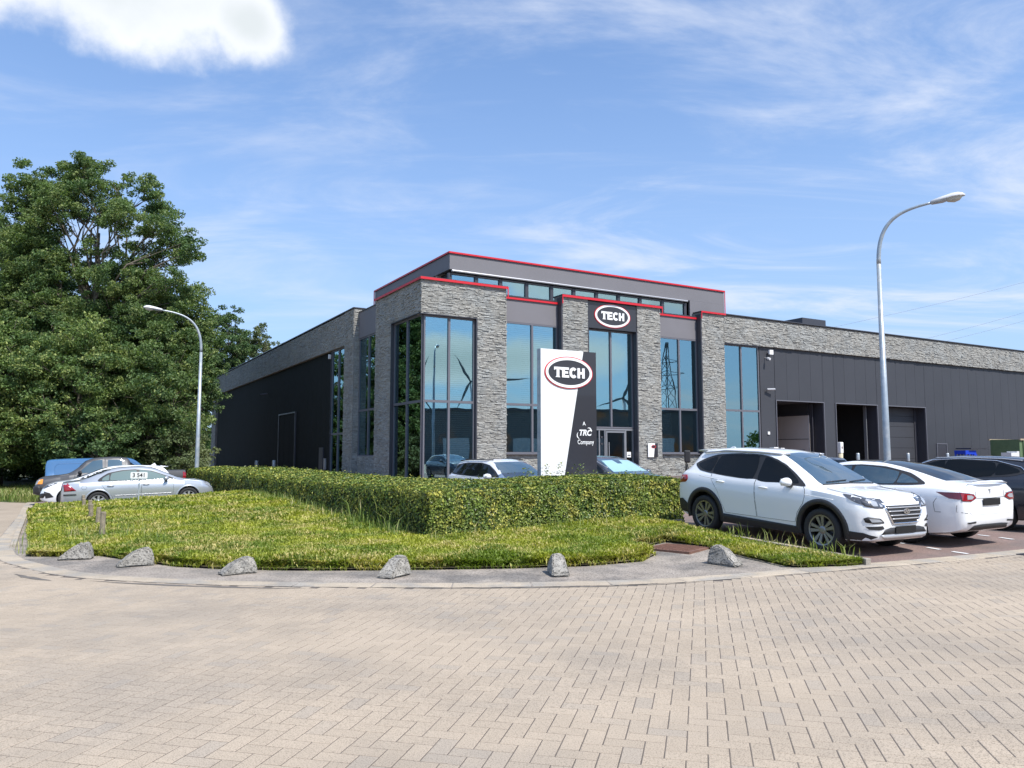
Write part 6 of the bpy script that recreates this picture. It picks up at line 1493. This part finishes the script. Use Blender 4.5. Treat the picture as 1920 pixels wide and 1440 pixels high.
# ================================================================ STREET LAMPS
def lamp(base, arm_dir, hgt, reach, zs, label, rb=.105):
    z0 = H(*base); o = tag(empty('street_lamp', (base[0], base[1], z0), math.atan2(arm_dir[1], arm_dir[0])), label, 'street lamp', 'grey steel street lamps')
    MB().tube([(0, 0, -.1), (0, 0, .02), (0, 0, 2.0), (0, 0, zs)], [rb, rb, rb * .93, rb * .62], 18).build('pole', M['galv'], o, True)
    pts = []; rs_ = []
    z1 = zs
    P0, P1, P2, P3 = Vector((0, 0, z1)), Vector((0, 0, zs + (hgt - zs) * .80)), Vector((reach * .38, 0, hgt - .10)), Vector((reach, 0, hgt))
    for i in range(25):
        t = i / 24; p = P0 * (1 - t) ** 3 + P1 * 3 * t * (1 - t) ** 2 + P2 * 3 * t * t * (1 - t) + P3 * t ** 3; pts.append(p); rs_.append(rb * .62 * (1 - t) + .036 * t)
    MB().tube(pts, rs_, 14).build('arm', M['galv'], o, True)
    MB().box(-.02, .06, -rb - .004, -rb + .03, .55, 1.15).build('access_door', M['galv'], o)
    # luminaire: moulded canopy, grey underside, clear bowl
    d = (P3 - P2).normalized(); ang = math.atan2(d.z, d.x) * .9
    def shell(prof, name, m, par, flat=False):
        bm = bmesh.new(); rows = []
        for (x, w_, zt, zb_) in prof:
            row = []
            for j in range(13):
                a = math.pi * j / 12; row.append(bm.verts.new((x, w_ * math.cos(a), zt * math.sin(a) if not flat else -zb_ * math.sin(a))))
            rows.append(row)
        for r0, r1 in zip(rows[:-1], rows[1:]):
            for j in range(12): bm.faces.new((r0[j], r0[j + 1], r1[j + 1], r1[j]))
        for r in (rows[0], rows[-1]):
            bm.faces.new(r)
        for r0, r1 in zip(rows[:-1], rows[1:]): bm.faces.new((r0[0], r1[0], r1[12], r0[12]))
        bmesh.ops.recalc_face_normals(bm, faces=bm.faces); me = bpy.data.meshes.new(name); bm.to_mesh(me); bm.free(); me.materials.append(m); me.polygons.foreach_set('use_smooth', [True] * len(me.polygons))
        q = link(name, me, par); return q
    hd_ = shell([(-.02, .045, .05, 0), (.0, .075, .075, 0), (.30, .13, .12, 0), (.55, .155, .15, 0), (.72, .14, .14, 0), (.82, .09, .09, 0), (.88, .02, .03, 0)], 'lamp_head', M['satin_w'], o)
    hd_.matrix_local = Matrix.Translation(P3) @ Matrix.Rotation(-ang, 4, 'Y')
    shell([(-.02, .04, 0, .03), (.0, .07, 0, .06), (.30, .12, 0, .075), (.40, .125, 0, .05), (.86, .03, 0, .02)], 'lamp_underside', M['galv'], hd_, True)
    shell([(.36, .03, 0, .03), (.42, .10, 0, .09), (.58, .125, 0, .14), (.72, .10, 0, .11), (.80, .03, 0, .03)], 'lamp_bowl', M['bowl'], hd_, True)
    return o
M['satin_w'] = mat('lamp_canopy', (0.66, 0.66, 0.66), 0.35)
M['bowl'] = mat('lamp_bowl_plastic', (0.42, 0.41, 0.36), 0.15, coat=1.0, trans=0)
lamp((11.17, 23.0), (.86, -.5), 8.97, 1.48, 7.3, 'tall curved grey street lamp rising behind the white saloon in the right car park')
lamp((-16.3, 40.0), (-.866, -.5), 9.25, 1.95, 7.2, 'curved pale street lamp standing in the hedge beside the left car park', .115)

# ---- house-number sign
hs_ = tag(empty('number_sign', (-11.55, 24.0, H(-11.55, 24)), R(8)), 'small white sign reading 3 541 on a thin post in front of the silver saloon', 'sign')
MB().tube([(0, 0, 0), (0, 0, 1.22)], .022, 8).build('post', M['galv'], hs_)
pl = MB(); w_, h_, r_ = .25, .10, .035; pp = []
for cx_, cy_, a0 in ((w_ - r_, h_ - r_, 0), (-w_ + r_, h_ - r_, 90), (-w_ + r_, -h_ + r_, 180), (w_ - r_, -h_ + r_, 270)):
    for k in range(5): a = R(a0 + k * 22.5); pp.append((cx_ + r_ * math.cos(a), cy_ + r_ * math.sin(a)))
pl.prism(pp, Matrix.Translation((0, -.03, 1.20)) @ Matrix.Rotation(R(90), 4, 'X'), .008); pl.build('plate', M['white'], hs_)
o = link('lettering', text_mesh('3 541', .17, .003, M['black'], .0015), hs_); o.matrix_local = Matrix.Translation((0, -.042, 1.20)) @ Matrix.Rotation(R(90), 4, 'X')

# ---- bollards
def bollard(u, v, hh, label, r=.10, m='galv'):
    x, y = W2(u, v); mb = MB(); mb.lathe([(r, -.1), (r, hh - .03), (r * .8, hh), (.001, hh + .005)], 18)
    o = mb.build('bollard', M[m]); o.location = (x, y, H(x, y)); 
    for p_ in o.data.polygons: p_.use_smooth = abs(p_.normal.z) < .5
    tag(o, label, 'bollard', 'grey steel bollards by the warehouse doors')
for (px_, txt) in ((28.05, 'at the left side of the dark open door'), (31.0, 'at the right side of the dark open door'), (32.9, 'right of the lamp post, before the closed door'), (37.1, 'left of the small service door')):
    bollard(px_ - .7, -1.3, 1.16, 'grey steel bollard ' + txt)
bollard(-1.3, 21.0, 1.0, 'grey steel bollard right of the dark side-wall door', .12); bollard(-1.3, 26.3, 1.0, 'grey steel bollard left of the dark side-wall door', .12)
# ---- card reader posts
def reader(u, v, label, sc_=1.0):
    x, y = W2(u, v); o = tag(empty('intercom_post', (x, y, H(x, y)), math.atan2(UU.y, UU.x)), label, 'intercom post')
    MB().tube([(0, 0, -.1), (0, 0, 1.15)], .13, 14).build('post', M['cloth'], o, True)
    b = MB().box(-.13, .13, -.12, .10, 1.16, 1.80).build('reader_box', M['white'], o, bevel=.03); MB().box(-.05, .05, -.126, -.121, 1.42, 1.55).build('button', M['rust'], b)
reader(26.2, -1.0, 'cream intercom post between the first and second warehouse doors')
x, y = W2(21.4, -.6); o = tag(empty('meter_cabinet', (x, y, H(x, y)), math.atan2(UU.y, UU.x)), 'small white cabinet pair on posts at the corner beside the first open door', 'cabinet')
MB().box(-.5, -.15, -.15, .15, 1.12, 1.50).build('box', M['white'], o); MB().box(.05, .35, -.15, .15, 1.10, 1.46).build('box', M['white'], o); MB().tube([(-.3, 0, -.1), (-.3, 0, 1.12)], .03).tube([(.2, 0, -.1), (.2, 0, 1.10)], .03).build('post', M['galv'], o)

# ---- bicycles leaning at the wall
def bike(u, v, rz, label, bag=False):
    x, y = W2(u, v); o = tag(empty('bicycle', (x, y, H(x, y)), rz), label, 'bicycle', 'bicycles parked by the entrance wall')
    r = .34
    for sx in (-.52, .52):
        t = MB(); 
        pts = [(sx + r * math.cos(a), 0, r + r * math.sin(a)) for a in [2 * math.pi * i / 24 for i in range(25)]]; t.tube(pts, .018, 6, False)
        wv = t.build('wheel', M['tyre'], o); sp_ = MB()
        for i in range(10): a = 2 * math.pi * i / 10; sp_.tube([(sx, 0, r), (sx + r * .97 * math.cos(a), 0, r + r * .97 * math.sin(a))], .002, 4)
        sp_.build('spokes', M['satin'], wv)
    f = MB(); f.tube([(-.52, 0, r), (-.05, 0, .28), (.36, 0, .86), (-.16, 0, .82), (-.05, 0, .28)], .016, 6); f.tube([(-.52, 0, r), (-.18, 0, .88), (-.20, 0, .98)], .013, 6); f.tube([(.52, 0, r), (.36, 0, .86), (.33, 0, 1.08)], .015, 6); f.build('frame', M['plastic'], o)
    MB().tube([(.20, .30, 1.10), (.30, .22, 1.14), (.33, 0, 1.10), (.30, -.22, 1.14), (.20, -.30, 1.10)], .013, 6).build('handlebar', M['plastic'], o)
    s = MB(); s.add([(-.34, -.08, 1.0), (-.34, .08, 1.0), (.0, 0, .99), (-.34, -.06, .95), (-.34, .06, .95), (-.02, 0, .96)], [(0, 1, 2), (3, 5, 4), (0, 2, 5, 3), (1, 4, 5, 2), (0, 3, 4, 1)]); s.build('saddle', M['plastic'], o)
    if bag: MB().cbox((-.50, 0, 1.05), (.22, .30, .62)).build('child_seat', M['plastic'], o, bevel=.06)
bike(14.3, -.9, math.atan2(UU.y, UU.x) + .9, 'black bicycle with high child seat beside the low stone wall', True)
bike(15.6, -.8, math.atan2(UU.y, UU.x) + 1.2, 'black bicycle with raised handlebar, nearest the white SUV')

# ---- yard goods at the right
def uv_at(u, v): x, y = W2(u, v); return x, y, H(x, y)
x, y, z_ = uv_at(41.5, -3.2)
gc = tag(empty('green_container', (x, y, z_), math.atan2(UU.y, UU.x)), 'open green steel skip with straw on its rim, at the right edge', 'skip')
gb = MB(); gb.box(-1.9, 2.6, -.9, -.85, .15, 2.05).box(-1.9, 2.6, .85, .9, .15, 2.05).box(-1.9, -1.85, -.85, .85, .15, 2.05).box(2.55, 2.6, -.85, .85, .15, 2.05).box(-1.85, 2.55, -.85, .85, .1, .15); gb.build('skip_body', M['green'], gc)
for u in (-1.5, -.4, .7, 1.8): MB().box(u - .05, u + .05, -.98, -.905, .2, 2.0).build('rib', M['green'], gc)
MB().box(-1.95, 2.65, -1.0, -.902, 2.0, 2.10).box(-1.95, 2.65, .9, 1.0, 2.0, 2.10).build('rim', M['pallet'], gc)
x, y, z_ = uv_at(40.6, -3.0)
st_ = MB(); rs = np.random.RandomState(4)
for i in range(60):
    a = rs.uniform(0, 6.28); st_.tube([(rs.normal(0, .5), rs.normal(0, .15), .0), (rs.normal(0, .5) + .3 * math.cos(a), .3 * math.sin(a), .12 + rs.uniform(0, .25))], .022, 4)
o = st_.build('straw_heap', M['cloth']); xx_, yy_, zz_ = uv_at(42.3, -4.1); o.location = (xx_, yy_, zz_ + 2.08); o.rotation_euler = (0, 0, R(30)); tag(o, 'loose pale straw hanging over the green skip rim', 'straw')
x, y, z_ = uv_at(38.6, -2.2)
for k in range(7):
    p_ = tag(empty('pallet', (x, y, z_ + .145 * k), math.atan2(UU.y, UU.x) + random.uniform(-.03, .03)), 'wooden pallet in the stack beside the green skip, ' + ['bottom one', 'second up', 'third up', 'middle one', 'third from the top', 'second from the top', 'topmost one'][k], 'pallet', 'stacked pallets beside the skip')
    d_ = MB()
    for j in range(5): d_.box(-.6, .6, -.4 + j * .175, -.4 + j * .175 + .1, .12, .14)
    d_.build('deck_boards', M['pallet'], p_)
    d_ = MB()
    for j in (-.36, 0, .36): d_.box(-.6, .6, j - .04, j + .04, .02, .118)
    d_.build('stringers', M['pallet'], p_)
x, y, z_ = uv_at(37.2, -2.0)
cg = tag(empty('blue_rack', (x, y, z_), math.atan2(UU.y, UU.x)), 'bright blue metal rack with dark cover beside the pallets', 'rack')
b_ = MB()
for a in (-.55, -.18, .18, .55):
    b_.box(a - .04, a + .04, -.35, -.27, 0, 1.30); b_.box(a - .04, a + .04, .27, .35, 0, 1.30)
b_.box(-.6, .6, -.36, .36, 1.10, 1.34); b_.box(-.62, .62, -.38, -.30, .55, .68); b_.box(.30, .62, -.40, -.30, .1, 1.1)
b_.build('rack_frame', M['bluecage'], cg); MB().box(-.2, 1.6, -.5, .5, 1.42, 1.50).build('cover', M['cap'], cg)
MB().box(-.5, .3, -.2, .25, .2, .9).build('crate', M['plastic'], cg)
x, y, z_ = uv_at(37.7, -4.5)
o = MB().box(-.5, .15, -.3, .3, .55, 1.22).box(.15, .42, -.3, .3, .5, 1.30).build('parcel_box', M['satin_w']); o.location = (x, y, z_); o.rotation_euler = (0, 0, R(30)); tag(o, 'white and grey box standing before the skip and pallets', 'box')
MB()
# ---- overhead cables far behind
for i, (x0, z0, x1, z1) in enumerate([(74, 34.0, 178, 60.6), (100, 30.0, 178, 53.0), (104, 29.0, 178, 50.5), (142, 29.5, 178, 39.0), (146, 28.3, 178, 36.6)]):
    pts = []
    for k in range(15):
        t = k / 14; pts.append((x0 + (x1 - x0) * t * 1.3, 220 + 0 * t, z0 + (z1 - z0) * t * 1.3 - 2.0 * math.sin(math.pi * t)))
    o = MB().tube(pts, .032, 5).build('power_cable', M['wire']); tag(o, 'thin overhead power cable above the warehouse roof, ' + ['highest', 'second highest', 'middle', 'second lowest', 'lowest'][i] + ' of five', 'cable', 'overhead power cables')

# ================================================================ TREES
def leaves(P, s0, s1, seed, flat=.0):
    rs = np.random.RandomState(seed); k = len(P); s = rs.uniform(s0, s1, k)
    n = rs.normal(0, 1, (k, 3)); n[:, 2] += .35; n /= np.linalg.norm(n, axis=1)[:, None]
    t = np.cross(n, rs.normal(0, 1, (k, 3))); t /= np.linalg.norm(t, axis=1)[:, None]; b = np.cross(n, t)
    V = np.stack([P - t * s[:, None], P + b * (s * .55)[:, None] + n * (s * .25)[:, None], P + t * s[:, None], P - b * (s * .55)[:, None] + n * (s * .25)[:, None]], axis=1)
    return V.reshape(-1, 3), np.arange(k * 4).reshape(-1, 4)
def crown_points(blobs, per, seed, sub=.28, nsub=26):
    """blobs: (centre, radius, weight); leaves sit in small clusters on the outer part of every blob"""
    rs = np.random.RandomState(seed); out = []
    for (c, r, wgt) in blobs:
        c = np.array(c); m = max(5, int(nsub * wgt * (r / 1.6) ** 1.7))
        d = rs.normal(0, 1, (m, 3)); d /= np.linalg.norm(d, axis=1)[:, None]; d[:, 2] = d[:, 2] * .9 + .08
        rad = r * (1 - rs.uniform(0, 1, m) ** 1.8 * .75) * rs.uniform(.85, 1.15, m)
        cc = c + d * rad[:, None]; sr = sub * rs.uniform(.6, 1.5, m) * (r / 1.6) ** .4
        k = np.maximum(6, (per * (sr / sub) ** 2).astype(int))
        for q, s_, kk in zip(cc, sr, k):
            e = rs.normal(0, 1, (kk, 3)); e /= np.linalg.norm(e, axis=1)[:, None]; e *= (rs.uniform(0, 1, kk) ** .45)[:, None] * s_; e[:, 2] *= .62
            out.append(q + e + np.array([0, 0, 0]))
    return np.vstack(out)
def limb_path(a, b, rs, sag=.22, n=6):
    a, b = Vector(a), Vector(b); L = (b - a).length; pts = []
    for i in range(n + 1):
        t = i / n; p = a.lerp(b, t); k = math.sin(math.pi * t) * L * sag; pts.append(p + Vector((rs.normal(0, .3) * k, rs.normal(0, .3) * k, k * .5 + rs.normal(0, .12) * k)))
    return pts
def tree(name, base, blobs, r0, lmat, label, group, per=60, s=(.09, .17), seed=1, sub=.42, nsub=20, trunk_h=None, share=None):
    x, y = base; z = H(x, y) - .08; rs = np.random.RandomState(seed)
    o = tag(empty(name, (x, y, z)), label, 'tree', group)
    bl = [((c[0] - x, c[1] - y, c[2] - z), r, w_) for c, r, w_ in blobs]
    cen = np.mean([b[0] for b in bl], axis=0); zmax = max(b[0][2] for b in bl); th_ = trunk_h or zmax * .80
    tr_ = MB(); n = 8
    tp = [Vector((cen[0] * .5 * (i / n) ** 1.5 + rs.normal(0, .12) * (i > 0), cen[1] * .5 * (i / n) ** 1.5 + rs.normal(0, .12) * (i > 0), th_ * i / n)) for i in range(n + 1)]
    tr_.tube(tp, [r0 * (1.25 if i == 0 else 1) * (1 - .82 * i / n) for i in range(n + 1)], 10); tr_.build('trunk', M['bark'], o, True)
    br = MB()
    for (c, r, w_) in bl:
        hs_ = min(max(c[2] * .62, th_ * .22), th_ * .97); k = hs_ / th_ * n; i = min(int(k), n - 1); p0 = tp[i].lerp(tp[i + 1], k - i); L = (Vector(c) - p0).length
        rb = max(.035, r0 * (1 - .8 * hs_ / th_) * .45)
        path = limb_path(p0, c, rs); br.tube(path, [rb * (1 - .7 * j / 6) for j in range(7)], 6)
        for q in range(int(5 * max(r, .8))):
            d = Vector(rs.normal(0, 1, 3)).normalized() * r * rs.uniform(.6, 1.0); st0 = path[3 + q % 4]
            br.tube([st0, Vector(c) * .4 + st0 * .6 + d * .3, Vector(c) + d], [rb * .32, rb * .2, .012], 4, False)
    br.build('limbs', M['bark'], o, True)
    P = crown_points(bl, per, seed, sub, nsub); V, F = leaves(P, s[0], s[1], seed + 5)
    link('crown', np_mesh('crown', V, F, M[lmat]), o); return o
def bl_px(lst, Y, jit=2.5, seed=0, sc_=1.0):
    """crown masses in metres measured in the plane at distance Y"""
    rs = np.random.RandomState(seed); return [((x, Y + rs.uniform(-jit, jit), z), r, w_) for (x, z, r, w_) in lst]
# big oak (x, z, radius, leaf weight) in its own plane
oakY = 46.0
oak = [(-28.2, 17.6, 1.5, 1), (-27.2, 18.7, 1.2, 1), (-25.9, 18.9, 1.2, 1), (-24.6, 18.3, 1.1, .8), (-23.3, 18.5, 1.1, .9), (-22.6, 17.4, .9, .9), (-25.5, 17.3, 1.2, .8), (-28.8, 15.4, 2.0, 1), (-26.6, 16.0, 1.3, .7), (-24.3, 16.0, 1.3, .8), (-23.0, 15.2, 1.2, .9),
       (-21.4, 15.1, 1.2, .9), (-20.2, 14.6, 1.0, .9), (-19.6, 13.5, .9, .8), (-21.0, 13.9, 1.1, .7), (-23.0, 13.6, 1.5, .7), (-20.3, 11.9, .9, .7), (-26.0, 13.0, 1.8, .7), (-28.8, 12.8, 2.2, 1),
       (-23.6, 11.1, 2.3, 1), (-27.2, 10.0, 2.6, 1), (-21.0, 10.9, 1.4, .9), (-21.9, 9.2, 2.2, 1), (-29.8, 9.6, 2.2, 1), (-25.0, 8.0, 2.2, 1), (-26.8, 17.0, 1.3, .6), (-29.0, 16.4, 1.1, .8), (-29.3, 18.0, 1.2, 1), (-29.9, 16.7, 1.0, .9), (-22.2, 16.3, 1.2, 1)]
tree('oak_tree', (-25.6, oakY), bl_px(oak, oakY, 1.8, 3), .42, 'leaf_a', 'tall spreading oak with bare limbs showing through its crown, towering above the left wood', 'trees of the left wood', 125, (.05, .10), 21, .42, 46)
def gen_blobs(cx, cy, cz, rx, rz, n, seed, br=.42, wgt=1.0):
    rs = np.random.RandomState(seed); out = []
    for i in range(n):
        a = 2.4 * i; t = (i + .5) / n; zz = 1 - 2 * t; rr = math.sqrt(1 - zz * zz)
        f = rs.uniform(.55, .85); out.append(((cx + math.cos(a) * rr * rx * f + rs.normal(0, .2), cy + math.sin(a) * rr * rx * f, cz + zz * rz * f), rx * br * rs.uniform(.75, 1.2), wgt))
    return out
# other trees: (kind, x, y, crown centre height, horizontal radius, vertical radius, leaf material, label)
LT = [
 ('ash_tree', -32.6, 49, 11.6, 4.2, 6.2, 'leaf_c', 'dark full tree at the far left edge behind the oak'),
 ('maple_tree', -23.6, 49, 8.4, 3.6, 5.4, 'leaf_b', 'mid green tree filling the wood right under the oak crown'),
 ('maple_tree', -21.4, 50, 8.4, 2.4, 4.8, 'leaf_a', 'leafy tree whose branch tips reach above the left lamp head'),
 ('hazel_bush', -28.5, 42.5, 5.0, 3.6, 4.6, 'leaf_b', 'broad light-tipped bush at the left edge of the wood'),
 ('hazel_bush', -24.2, 43.0, 5.2, 3.4, 5.0, 'leaf_b', 'tall rounded bush behind the blue van'),
 ('hazel_bush', -21.2, 45.0, 4.6, 3.0, 4.6, 'leaf_a', 'rounded bush in the wood behind the pickup bed'),
 ('hazel_bush', -21.2, 49.5, 4.6, 2.3, 4.8, 'leaf_c', 'darker bush directly behind the left lamp post'),
 ('hazel_bush', -36.5, 61, 3.4, 5.0, 3.8, 'leaf_c', 'dark bush deep in the wood seen low beneath the oak'),
 ('hazel_bush', -29.0, 58, 3.4, 4.6, 3.8, 'leaf_c', 'dark bush in the depth of the wood behind the pickup'),
 ('hazel_bush', -44, 50, 3.4, 4.6, 3.6, 'leaf_b', 'bush of the wood beyond the left picture edge'),
 ('willow_bush', -19.2, 44.6, 1.7, 1.9, 1.9, 'leaf_d', 'low pale green bush just above the parked cars'),
 ('alder_tree', -33.4, 88, 12.6, 3.8, 6.0, 'leaf_c', 'dark tree with ragged top right of the lamp arch'),
 ('alder_tree', -34.4, 84, 11.2, 3.0, 5.6, 'leaf_c', 'dark slim tree beside the warehouse left end'),
 ('birch_tree', -31.0, 92, 12.8, 2.6, 5.4, 'leaf_d', 'pale feathery tree rising over the left wall end'),
 ('hawthorn_bush', -26.4, 60, 6.2, 2.9, 6.0, 'leaf_b', 'bushy shrub closing the gap at the end of the left wall'),
 ('birch_tree', -30.4, 101, 13.2, 2.0, 3.8, 'leaf_d', 'distant pale tree tip peeping over the sloping wall'),
 ('ash_tree', -38.5, 52, 9.5, 4.6, 6.5, 'leaf_c', 'large tree beyond the left picture edge, left end of the wood'),
 ('hazel_bush', -33.5, 44, 4.8, 3.6, 4.8, 'leaf_b', 'bush at the extreme left edge of the wood'),
 ('ash_tree', -45, 58, 9.0, 5.0, 6.5, 'leaf_a', 'tree of the wood mirrored in the dark corner glass'),
 ('hazel_bush', -26.5, 47, 3.2, 3.4, 3.4, 'leaf_c', 'dark undergrowth bush under the oak'),
 ('hazel_bush', -31.2, 43, 2.4, 2.6, 2.6, 'leaf_c', 'low dark bush at the wood foot, far left'),
 ('hazel_bush', -22.6, 42.2, 2.2, 2.2, 2.4, 'leaf_c', 'low dark bush between the van and the wood')]
for i, (kd, x, y, cz, rx, rz, lm, lb) in enumerate(LT):
    z0 = H(x, y); far = y > 55 or x < -34
    n = int(17 + rx * rz * .55)
    tree(kd, (x, y), gen_blobs(x, y, cz + z0, rx, rz, n, 50 + i), .10 + .018 * cz, lm, lb, 'trees of the left wood', 84 if not far else 60, (.055, .112) if not far else (.085, .165), 60 + i, .46, 28 if not far else 18)
# undergrowth and rough grass along the wood edge
rs = np.random.RandomState(9); n = 26000
P = np.column_stack([rs.uniform(-46, -19.5, n), rs.uniform(35.5, 46, n)])
keep = P[:, 1] > 35.9 + (P[:, 0] + 21) * -.16 + rs.normal(0, .15, n); P = P[keep]; z = Hn(P) - .09
ang = rs.uniform(0, 6.28, len(P)); ln = rs.uniform(.18, .55, len(P)); le = rs.uniform(.1, .7, len(P))
b = np.column_stack([P, z]); s_ = np.column_stack([-np.sin(ang), np.cos(ang), ang * 0]) * .02
m1 = b + np.column_stack([np.cos(ang) * le * ln * .5, np.sin(ang) * le * ln * .5, ln * .7]); t1 = m1 + np.column_stack([np.cos(ang) * le * ln * .6, np.sin(ang) * le * ln * .6, ln * .25])
V = np.stack([b - s_, b + s_, m1 + s_ * .8, t1, m1 - s_ * .8], axis=1).reshape(-1, 3); q = np.arange(len(P))[:, None] * 5
tag(link('rough_grass', np_mesh('rough_grass', V, np.vstack([q + np.array([[0, 1, 2, 4]]), q + np.array([[4, 2, 3, 3]])]), M['grass'])), 'rough grass strip between the road end and the wood', 'grass', kind='stuff')
# far wooded horizon, one mass
rs = np.random.RandomState(12); pts = []
for k in range(120):
    a = R(rs.uniform(0, 360)); d = rs.uniform(190, 260)
    if -50 < math.degrees(math.atan2(math.sin(a), math.cos(a))) < -25 and False: continue
    c = np.array([math.cos(a) * d, math.sin(a) * d + 20, rs.uniform(2, 5)]); e = rs.normal(0, 1, (700, 3)); e /= np.linalg.norm(e, axis=1)[:, None]; e *= rs.uniform(.6, 1, 700)[:, None] * np.array([9, 9, 5.5]); pts.append(c + e)
V, F = leaves(np.vstack(pts), .5, 1.0, 13); tag(link('distant_woodland', np_mesh('distant_woodland', V, F, M['leaf_c'])), 'distant belt of woodland round the industrial estate', 'woodland', kind='stuff')

# ================================================================ what stands behind the camera and shows in the windows
wh = tag(empty('mirrored_warehouse', (72, -22, 0), R(52)), 'long low dark warehouse opposite, mirrored in the office windows', 'building')
MB().box(-46, 46, -9, 9, -.3, 8.2).build('wall', M['facade_far'], wh)
MB().box(-46.2, 46.2, -9.2, 9.2, 8.201, 8.6).build('roof', M['cap'], wh)
for i in range(8): MB().box(-42 + i * 11, -38 + i * 11, 9.0, 9.06, 0, 4).build('door', M['galv'], wh)
def turbine(x, y, h, br, a0, rz, label):
    o = tag(empty('wind_turbine', (x, y, 0), rz), label, 'wind turbine', 'wind turbines mirrored in the windows')
    MB().tube([(0, 0, 0), (0, 0, h)], [2.0, 1.2], 12).build('tower', M['satin_w'], o, True)
    MB().box(-2, 5, -1.5, 1.5, h - 1.5, h + 1.8).build('nacelle', M['satin_w'], o)
    for k in range(3):
        a = R(a0 + 120 * k); d = Vector((0, math.sin(a), math.cos(a))); p = Vector((-3, 0, h)); q = Vector((0, math.cos(a), -math.sin(a)))
        b = MB(); b.add([p + q * .8, p + d * br * .2 + q * 2.0, p + d * br, p + d * br * .2 - q * 1.2, p - q * .8, p + Vector((.8, 0, 0)) + d * br * .2], [(0, 1, 5), (1, 2, 5), (2, 3, 5), (3, 4, 5), (0, 5, 4), (0, 4, 3, 2, 1)]); b.build('blade', M['blade'], o)
M['blade'] = mat('turbine_blade', (0.13, 0.135, 0.145), 0.5)
turbine(711, -509, 80, 44, 22, R(-36), 'wind turbine mirrored at the left side of the corner window'); turbine(752, -456, 88, 42, -33, R(-33), 'wind turbine mirrored at the right side of the corner window')
turbine(871, -485, 101, 42, 87, R(-30), 'wind turbine with one level blade mirrored in the second window'); turbine(779, -269, 62, 32, 15, R(-20), 'small distant wind turbine mirrored in the entrance glazing')
py_ = tag(empty('lattice_pylon', (198, -23.3, 0), R(20)), 'steel lattice pylon mirrored in the window right of the entrance', 'pylon')
pb = MB(); hh = 36; lv = [0, 6, 11, 15, 18.5, 21.5, 24.5, 27, 29.5, 32, 36]
wd_ = lambda z: 3.6 * (1 - z / hh) ** 1.1 + .25
for z0, z1 in zip(lv[:-1], lv[1:]):
    a, b = wd_(z0), wd_(z1)
    for sx, sy in ((-1, -1), (1, -1), (1, 1), (-1, 1)):
        pb.tube([(sx * a, sy * a, z0), (sx * b, sy * b, z1)], .13, 4); nx_, ny2 = (-sy, sx); pb.tube([(sx * a, sy * a, z0), ((sx if sx == nx_ else -sx) * b if False else (-sy * b if True else 0), sx * b, z1)], .08, 4)
for z, L in ((21.5, 5), (25.8, 6.5), (29.5, 4.5)):
    pb.tube([(0, -L, z), (0, L, z)], .14, 4).tube([(0, -L, z), (0, 0, z + 1.6), (0, L, z)], .09, 4)
pb.build('lattice', M['blade'], py_)
